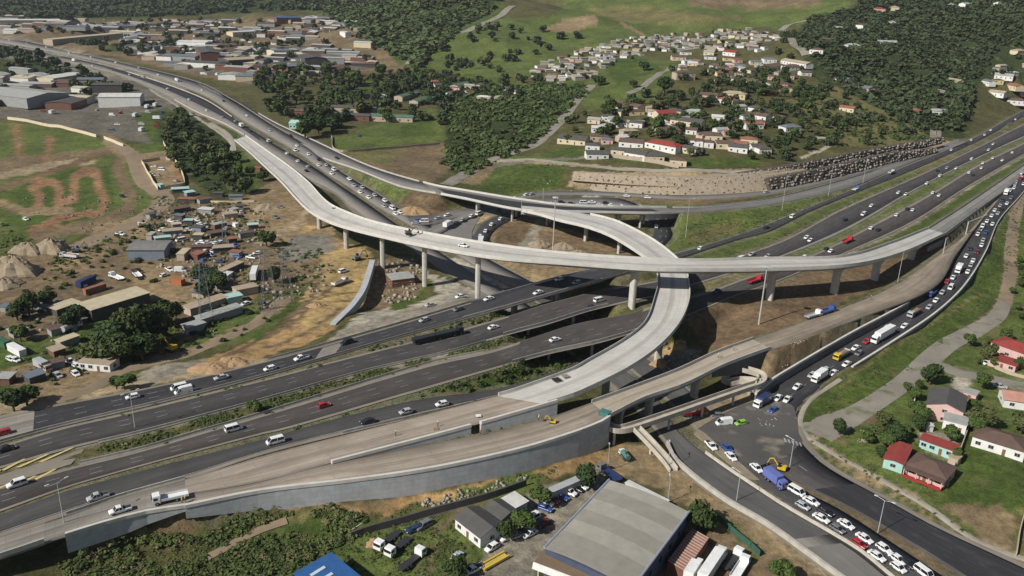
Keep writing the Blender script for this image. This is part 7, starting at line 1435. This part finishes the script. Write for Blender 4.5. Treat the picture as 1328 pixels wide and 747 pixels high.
rubble('rubble', [[(980,497),(1040,440),(1060,440),(1010,500)], [(986,545),(1003,543),(1006,553),(990,558)], [(1112,560),(1124,557),(1124,572),(1112,572)]], 150, 83, .15, .6, M_RUB, 'loose stones on the brown bank and junction islands')
rubble('rubble', [[(490,340),(540,335),(545,385),(500,395),(485,370)], [(845,450),(890,440),(905,475),(850,480)], [(970,470),(1000,500),(960,515),(940,505)]], 160, 84, .3, 1.5, M_RUB, 'demolition rubble under the bridges')
rubble('rubble', [[(20,255),(120,250),(330,260),(300,310),(100,340)], [(200,280),(300,270),(320,310),(220,310)]], 160, 85, .3, 1.2, mat('scrap', (.2,.18,.16), .8, (.1,.09,.08), .6), 'dark scrap along the dirt tracks')
rubble('rubble', [[(700,232),(740,228),(740,250),(705,250)], [(560,165),(600,150),(700,112),(720,120),(660,150)]], 60, 86, .4, 1.2, M_RUB, 'pale litter on the hillside bank')
# ================================================================ poles, masts, gantry, pylon
M_STEEL = mat('galvanised_steel', (.5,.5,.49), .5, (.4,.4,.39), .5, metallic=.2)
def base_z(p): return hz(p[0], p[1])[0]
def lamp(px, py, h, label, arms=2, ang=0.0, grp=None, z=None):
    p = Gz(px, py) if z is None else P(px, py, z); t = empty('street_lamp', p, ang); MB().bar((0, 0, -.4), (0, 0, h), .14, .07, 6).obj('pole', M_STEEL, t)
    for s in ((-1, 1) if arms == 2 else (1,)):
        ar_ = MB().bar((0, 0, h-.1), (s*1.9, 0, h+.35), .06, .05, 5).obj('arm', M_STEEL, t); MB().box(s*2.2-.45, s*2.2+.45, -.16, .16, h+.28, h+.46).obj('lamp_head', mat('lamp_housing', (.55,.55,.53), .5), ar_)
    tag(t, label, 'street lamp', grp); return t
def mast(px, py, h, label, z=None):
    p = Gz(px, py) if z is None else P(px, py, z); t = empty('light_mast', p); MB().bar((0, 0, -.5), (0, 0, h), .38, .16, 8).obj('pole', M_STEEL, t)
    mb = MB(); n = 8
    for i in range(n): a = 2*math.pi*i/n; mb.box(math.cos(a)*1.1-.3, math.cos(a)*1.1+.3, math.sin(a)*1.1-.3, math.sin(a)*1.1+.3, h-.4, h-.05)
    mb.obj('floodlights', mat('lamp_housing', (.55,.55,.53), .5), t); MB().bar((0, 0, h-.25), (0, 0, h+.1), 1.0, 1.0, 10).obj('ring', M_STEEL, t); tag(t, label, 'light mast'); return t
mast(716,322+20,32,'tall light mast standing inside the loop, its top above the stone terraces', z=-4.5)
mast(984,421,24,'tall light mast on the brown ground right of the loop ramp')
lamp(889,308,20,'tall pole on the grassy slope right of the small loop road', 1)
for i, (x, y, h, lb) in enumerate([(1014,273,20,'leftmost tall lamp on the verge above the collector road'), (1074,255,19,'second tall lamp on the verge above the collector road'), (1119,238,18,'third tall lamp on the verge above the collector road')]): lamp(x, y, h, lb, 1, .6)
lamp(84,683,12,'double lamp on the slip road median at lower left',2,.9); lamp(175,555,11,'double lamp on the strip between the dark carriageways',2,.9); lamp(955,650,9,'lamp beside the wall of the empty lower right road',1,2.4); lamp(1138,692,10,'double headed lamp on the median of the wide lower right road',2,2.4); lamp(1024,606,9,'slim lamp beside the yellow digger',1,2.4)
lamp(676,277.5,8,'lamp standing on the edge of the slim bridge, left',1,1.5,z=5); lamp(704,265,8,'lamp behind the slim bridge',1,1.5,z=4); lamp(1164,366,14,'lamp under the right arm of the flyover',1,1.0)
lamp(866,606,7,'thin pole beside the sloping access ramp',1,1.5); lamp(788,610,7,'thin pole left of the footbridge ramp foot',1,1.5); lamp(866,652,7,'thin pole behind the warehouse',1,1.5)
def gantry():
    p, q = P(1252,306,0), P(1276,296,1.0); o = p.copy(); t = empty('sign_gantry', o); h = 7.5; q = q-o; p = p-o
    MB().bar(p, p+[0, 0, h], .35, .28, 8).obj('post', M_STEEL, t); mb = MB(); mb.bar(p+[0, 0, h], q*1.0+[0, 0, h], .28, .28, 6).obj('beam', M_STEEL, t); m2 = MB().bar(p+[0, 0, h-1.0], q+[0, 0, h-1.0], .18, .18, 6).obj('brace', M_STEEL, t)
    tag(t, 'steel cantilever sign gantry reaching over the queue on the walled ramp', 'sign gantry')
gantry()
lowp = P(1222,333,0); t = empty('lamp_post', lowp); MB().bar((0,0,-.5),(0,0,9.5),.25,.16,8).obj('pole', M_STEEL, t); MB().bar((0,0,9.4),(1.2,.6,9.5),.12,.1,6).obj('arm', M_STEEL, t); tag(t, 'slim steel post at the right hand abutment of the flyover', 'street lamp')
M_PYL = mat('pylon_steel', (.2,.22,.25), .6, (.14,.155,.18), .5)
def pylon(px, py, h, label, s=1.0, z=None):
    p = Gz(px, py); t = empty('pylon', p, .5); mb = MB(); w = 3.2*s; wt = .7*s; lv = [0, .16, .3, .43, .55, .66, .76, .85, .93, 1]
    def c(k, f): ww = w*(1-f)+wt*f; return np.array([(-1, -1), (1, -1), (1, 1), (-1, 1)][k % 4]+(0,), float)*ww+[0, 0, h*f]
    for k in range(4):
        mb.bar(c(k, 0)-[0, 0, .5], c(k, 1), .07, .05, 4)
        for a, b in zip(lv[:-1], lv[1:]): mb.bar(c(k, a), c(k+1, b), .03, .03, 3); mb.bar(c(k+1, a), c(k, b), .03, .03, 3); mb.bar(c(k, b), c(k+1, b), .03, .03, 3)
    mb.obj('lattice', M_PYL, t)
    for f, L_ in ((.76, 5.5), (.88, 4.8), (.99, 4)):
        m2 = MB(); z_ = h*f
        for q in (-1, 1): m2.bar((0, -.5, z_), (q*L_*s, 0, z_+.2), .07, .05, 4); m2.bar((0, .5, z_), (q*L_*s, 0, z_+.2), .07, .05, 4); m2.bar((0, 0, z_+1.2), (q*L_*s, 0, z_+.2), .05, .05, 4)
        m2.obj('crossarm', M_PYL, t)
    tag(t, label, 'pylon'); return t
pylon(350,405,26,'tall lattice pylon beside the building site'); pylon(372,392,22,'second lattice pylon nearer the orange earth', .8); pylon(268,418,24,'lattice pylon behind the low sheds', .8); pylon(292,320,15,'short steel tower beside the scrapped cars', .35)
# ================================================================ plant
M_YEL = paintm('yellow')
def excavator(px, py, ang, label, col='yellow', s=1.0, z=None):
    p = Gz(px, py, .8) if z is None else P(px, py, z); t = empty('excavator', p, ang); t.scale = (s, s, s); y = paintm(col)
    for q in (-1, 1): MB().loft([[(-1.9, q*1.1-.3, .2), (-1.5, q*1.1-.3, 0), (1.5, q*1.1-.3, 0), (1.9, q*1.1-.3, .3), (1.6, q*1.1-.3, .85), (-1.6, q*1.1-.3, .85)], [(-1.9, q*1.1+.3, .2), (-1.5, q*1.1+.3, 0), (1.5, q*1.1+.3, 0), (1.9, q*1.1+.3, .3), (1.6, q*1.1+.3, .85), (-1.6, q*1.1+.3, .85)]]).obj('track', M_TYRE, t)
    MB().box(-1.9, 1.2, -1.2, 1.2, .95, 1.9).box(-1.9, -.9, -1.2, 1.2, 1.9, 2.25).obj('body', y, t); MB().loft([[(.1, .2, 1.9), (1.3, .2, 1.9), (1.3, 1.15, 1.9), (.1, 1.15, 1.9)], [(.2, .25, 2.9), (1.0, .25, 2.9), (1.0, 1.1, 2.9), (.2, 1.1, 2.9)]]).obj('cab', M_GLASS, t)
    MB().bar((1.1, -.3, 1.6), (3.2, -.3, 4.1), .3, .24, 4).bar((3.2, -.3, 4.1), (4.6, -.3, 3.6), .24, .2, 4).obj('boom', y, t); bm_ = [c for c in t.children if c.name.startswith('boom')][0]; MB().bar((4.6, -.3, 3.7), (5.4, -.3, 1.3), .2, .14, 4).obj('stick', y, bm_)
    MB().loft([[(5.2, -.8, 1.4), (5.7, -.8, 1.3), (5.7, .2, 1.3), (5.2, .2, 1.4)], [(4.6, -.8, .5), (5.5, -.8, .3), (5.5, .2, .3), (4.6, .2, .5)]]).obj('bucket', M_CHAS, t); tag(t, label, 'excavator'); return t
excavator(1013,607,2.6,'yellow digger on the dirt median beside the blue lorry', s=.75); excavator(717,549,2.8,'small yellow digger on the lower earth ramp', s=.5, z=1.2); excavator(222,452,2.7,'yellow digger in the left yard below the low sheds'); excavator(99,325,.4,'dark digger beside the tall soil heap', 'grey')
excavator(463,335,.8,'grey digger on the ochre platform beside a pier', 'grey'); excavator(530,304,.4,'brown paving machine on the long flyover', 'brown', .8, z=15.3); excavator(185,292,.6,'pale yellow digger beside the dirt road', 'cream', 1.1)
def roller(px, py, z, ang, col, label):
    p = P(px, py, z) if z is not None else Gz(px, py); t = empty('road_roller', p, ang); MB().bar((1.3, -.9, .65), (1.3, .9, .65), .65, .65, 14).obj('drum', M_STEEL, t); MB().bar((-1.2, -.95, .65), (-1.2, .95, .65), .65, .65, 12).obj('wheel', M_TYRE, t); MB().box(-1.9, 1.0, -.6, .6, .8, 1.5).obj('body', paintm(col), t)
    for x in (-.5, .6):
        for y in (-.5, .5): MB().bar((x, y, 1.5), (x, y, 2.5), .04, .04, 4).obj('post', M_CHAS, t)
    MB().box(-.7, .8, -.7, .7, 2.5, 2.58).obj('canopy', paintm(col), t); tag(t, label, 'road roller')
roller(1265,275,1.6,.9,'orange','orange roller at the top of the ramp road by the gantry'); roller(620,549,1.2,.3,'white','white roller on the lower earth ramp by the inner wall')
# yellow crane jib lying in the yard
p = Gz(641,726,.8); q = Gz(659,716,.8); a = math.atan2(q[1]-p[1], q[0]-p[0]); t = empty('crane_jib', p, a)
for y in (-.9, .9): MB().bar((-4, y, .6), (4, y, .6), .28, .28, 4).obj('beam', M_YEL, t)
MB().box(-3.8, 3.8, -.6, .6, .2, .5).obj('tray', mat('jib_tray', (.5,.38,.1), .7), t); tag(t, 'yellow steel crane jib lying in the yard beside the warehouse', 'crane jib')
# green mixer lorry and cabins by the footbridge
vehicle('tanker', 'white', Gz(810,590,1), 1.9, 'white lorry with green drum on the earth below the footbridge', None, 'teal').scale = (.6, .7, .7)
vehicle('flatbed', 'grey', Gz(790,614,1), 2.2, 'grey flatbed lorry at the corner tree of the warehouse', None, 'navy')
container(785,533,'teal',(1,.3),'small green site cabin at the end of the unfinished ramp bridge', L=3, H=2.2)
house(935,470,2,2,1.5,(1,0),'tan','tan','small concrete box beside the loop wall', rt='flat', nwin=0) if 0 else None
# round concrete ring wall in the shade under the ramps
c0 = P(915,470,-7); t = empty('ring_wall', c0); mb = MB(); n = 32; pr = [(5.2, -.5), (7.2, -.5), (7.0, 1.3), (5.4, 1.3)]
rings = [[(r_*math.cos(2*math.pi*i/n), r_*math.sin(2*math.pi*i/n)*1.1, z_) for r_, z_ in pr] for i in range(n+1)]; mb.loft(rings, cap=False); mb.obj('ring', M_CONCD, t); tag(t, 'round concrete ring in the shade right of the loop ramp', 'ring wall')
# precast beams and timber on the decks
def stack(px, py, z, ang, label, n=4, L=3, m=None):
    p = P(px, py, z) if z is not None else Gz(px, py); t = empty('timber_stack', p, ang)
    for i in range(n): MB().box(-L/2, L/2, i*.45-.9, i*.45-.55, 0, .3).obj('plank', m or mat('timber', (.3,.22,.13), .8), t)
    tag(t, label, 'timber stack')
stack(722,493,6.2,.5,'dark formwork pieces lying on the loop ramp deck, left', 5, 2.4, M_CHAS); stack(733,488,6.4,.5,'pale formwork pieces lying on the loop ramp deck, right', 4, 2, M_RUB); stack(433,270,8.6,.3,'green and dark equipment lying on the flyover deck', 3, 1.8, paintm('teal')); stack(355,577,.4,0.3,'small timber pile on the upper earth ramp') if 0 else None
stack(565,556,2.2,.3,'small timber pile on the upper earth ramp', 3, 1.5); stack(775,458+10,6.6,.4,'short planks on the loop ramp', 2, 1.4) if 0 else None
# yellow painted hatch at the merging nose, lower left
V = []; F = []
for (x0, y0, x1, y1) in [(-28,622,0,609), (0,610,30,595), (20,606,60,589), (49,599,92,580.5), (-20,640,14,625), (12,632,44,617), (40,623,70,608)]:
    q = len(V); V += [P(x0, y0, .05), P(x0+6, y0, .05), P(x1+4, y1, .05), P(x1, y1, .05)]; F.append((q, q+1, q+2, q+3))
tag(quads('road_hatching', np.array(V), F, M_YELLOW), kind='structure')
poly = [(-60,632),(0,616),(40,604),(96,586),(110,582),(92,602),(0,630),(-60,648)]; mb = MB(); mb.add([P(x, y, .02) for x, y in poly], [tuple(range(len(poly)))]); tag(mb.obj('gore_pavement', M_SHOULDER), kind='structure')
# crossing stripes and give way mark
V = []; F = []
for k in range(5):
    x0, y0 = 1016+k*5, 568+k*1.4; q = len(V); V += [P(x0, y0, -6.88), P(x0+2.6, y0+.5, -6.88), P(x0+4.6, y0+5.5, -6.88), P(x0+2, y0+5, -6.88)]; F.append((q, q+1, q+2, q+3))
tag(quads('crossing_stripes', np.array(V), F, M_WHITE), kind='structure')
# ================================================================ workers
def person_meshes():
    J = {'pelvis': (0,0,.95), 'chest': (0,.03,1.32), 'neck': (0,.02,1.5), 'head': (0,.04,1.66), 'ls': (-.19,.02,1.42), 'le': (-.27,.1,1.14), 'lh': (-.22,.3,1.0), 'rs': (.19,.02,1.42), 're': (.28,-.02,1.13), 'rh': (.27,.12,.88), 'lk': (-.12,.06,.5), 'lf': (-.14,-.02,.06), 'lt': (-.14,.16,.03), 'rk': (.12,.1,.5), 'rf': (.15,.08,.06), 'rt': (.16,.26,.03)}
    Rr = {'pelvis': .15, 'chest': .165, 'neck': .06, 'head': .105, 'ls': .065, 'le': .045, 'lh': .04, 'rs': .065, 're': .045, 'rh': .04, 'lk': .07, 'lf': .045, 'lt': .04, 'rk': .07, 'rf': .045, 'rt': .04}
    E = [('pelvis','chest'),('chest','neck'),('neck','head'),('chest','ls'),('ls','le'),('le','lh'),('chest','rs'),('rs','re'),('re','rh'),('pelvis','lk'),('lk','lf'),('lf','lt'),('pelvis','rk'),('rk','rf'),('rf','rt')]
    k = list(J); me = bpy.data.meshes.new('body'); me.from_pydata([J[a] for a in k], [(k.index(a), k.index(b)) for a, b in E], []); o = bpy.data.objects.new('tmp', me); COL.objects.link(o)
    md = o.modifiers.new('skin', 'SKIN'); sv = me.skin_vertices[0].data
    for i, a in enumerate(k): sv[i].radius = (Rr[a], Rr[a]*.8); sv[i].use_root = a == 'pelvis'
    ss = o.modifiers.new('sub', 'SUBSURF'); ss.levels = 1; ss.render_levels = 1
    dg = bpy.context.evaluated_depsgraph_get(); res = bpy.data.meshes.new_from_object(o.evaluated_get(dg)); bpy.data.objects.remove(o); res.materials.clear(); res.materials.append(mat('work_clothes', (.05,.06,.12), .9)); res.name = 'body'; return res
PB = person_meshes()
def vest_mesh(c):
    mb = MB(); rings = []
    for z, a, b in ((.92, .19, .14), (1.1, .18, .14), (1.35, .215, .155), (1.47, .14, .1)): rings.append([(a*math.cos(t), b*math.sin(t)+.02, z) for t in [2*math.pi*i/12 for i in range(12)]])
    return mb.loft(rings).mesh('vest', mat('vest_'+c, {'orange': (.8,.25,.03), 'yellow': (.65,.7,.05)}[c], .8))
hb = MB(); rings = [[(r_*math.cos(t), r_*1.15*math.sin(t)+.04, z) for t in [2*math.pi*i/12 for i in range(12)]] for z, r_ in ((1.69, .145), (1.72, .125), (1.78, .11), (1.83, .06))]; HELM = hb.loft(rings).mesh('helmet', paintm('white'))
VM = {c: vest_mesh(c) for c in ('orange', 'yellow')}
for px, py, z, a, c, lb in [(623,560,1.3,.5,'orange','worker in orange vest beside the inner wall on the lower earth ramp'), (699,541.5,1.9,2,'yellow','worker in yellow vest at the end of the inner wall'), (568,550,2.1,1,'orange','worker in orange vest near the timber on the upper earth ramp'), (513,562,1.3,4,'orange','worker in orange vest on the upper earth ramp left of the timber'), (236,649,.1,3,'orange','worker in orange vest behind the white flatbed lorry'), (240,647,.1,5,'yellow','worker in yellow vest behind the white flatbed lorry'), (932,461,3,2,'yellow','worker in yellow vest beside the parapet of the unfinished ramp bridge'), (952,452,3,1,'orange','worker in orange vest at the far end of the unfinished ramp bridge'), (1130,386,2.6,1,'orange','worker in orange vest on the earthen road'), (668,357,-5,1,'orange','worker in orange vest on the ground under the flyover, left'), (683,361,-5,2,'yellow','worker in yellow vest on the ground under the flyover, right')]:
    p = P(px, py, z+.9); p[2] = z+.02; 
    if py in (357, 361): p = Gz(px, py)
    t = empty('person', p, a); link('body', PB, t); link('vest', VM[c], t); link('helmet', HELM, t); tag(t, lb, 'person')
# ================================================================ air
HAZE = MB().box(-4300, 4300, -1600, 5300, -60, 420).obj('haze', None); hm_ = bpy.data.materials.new('haze'); hm_.use_nodes = True; n_ = hm_.node_tree; n_.nodes.clear(); o_ = n_.nodes.new('ShaderNodeOutputMaterial'); v_ = n_.nodes.new('ShaderNodeVolumePrincipled')
v_.inputs['Color'].default_value = (.85, .9, 1, 1); v_.inputs['Density'].default_value = 0.00005; v_.inputs['Anisotropy'].default_value = .3; n_.links.new(v_.outputs[0], o_.inputs['Volume']); HAZE.data.materials.append(hm_); tag(HAZE, 'thin pale haze over the whole valley', 'haze', kind='stuff')
sc_ = SC.objects
print('objects', len(sc_), 'vehicles', NVEH)
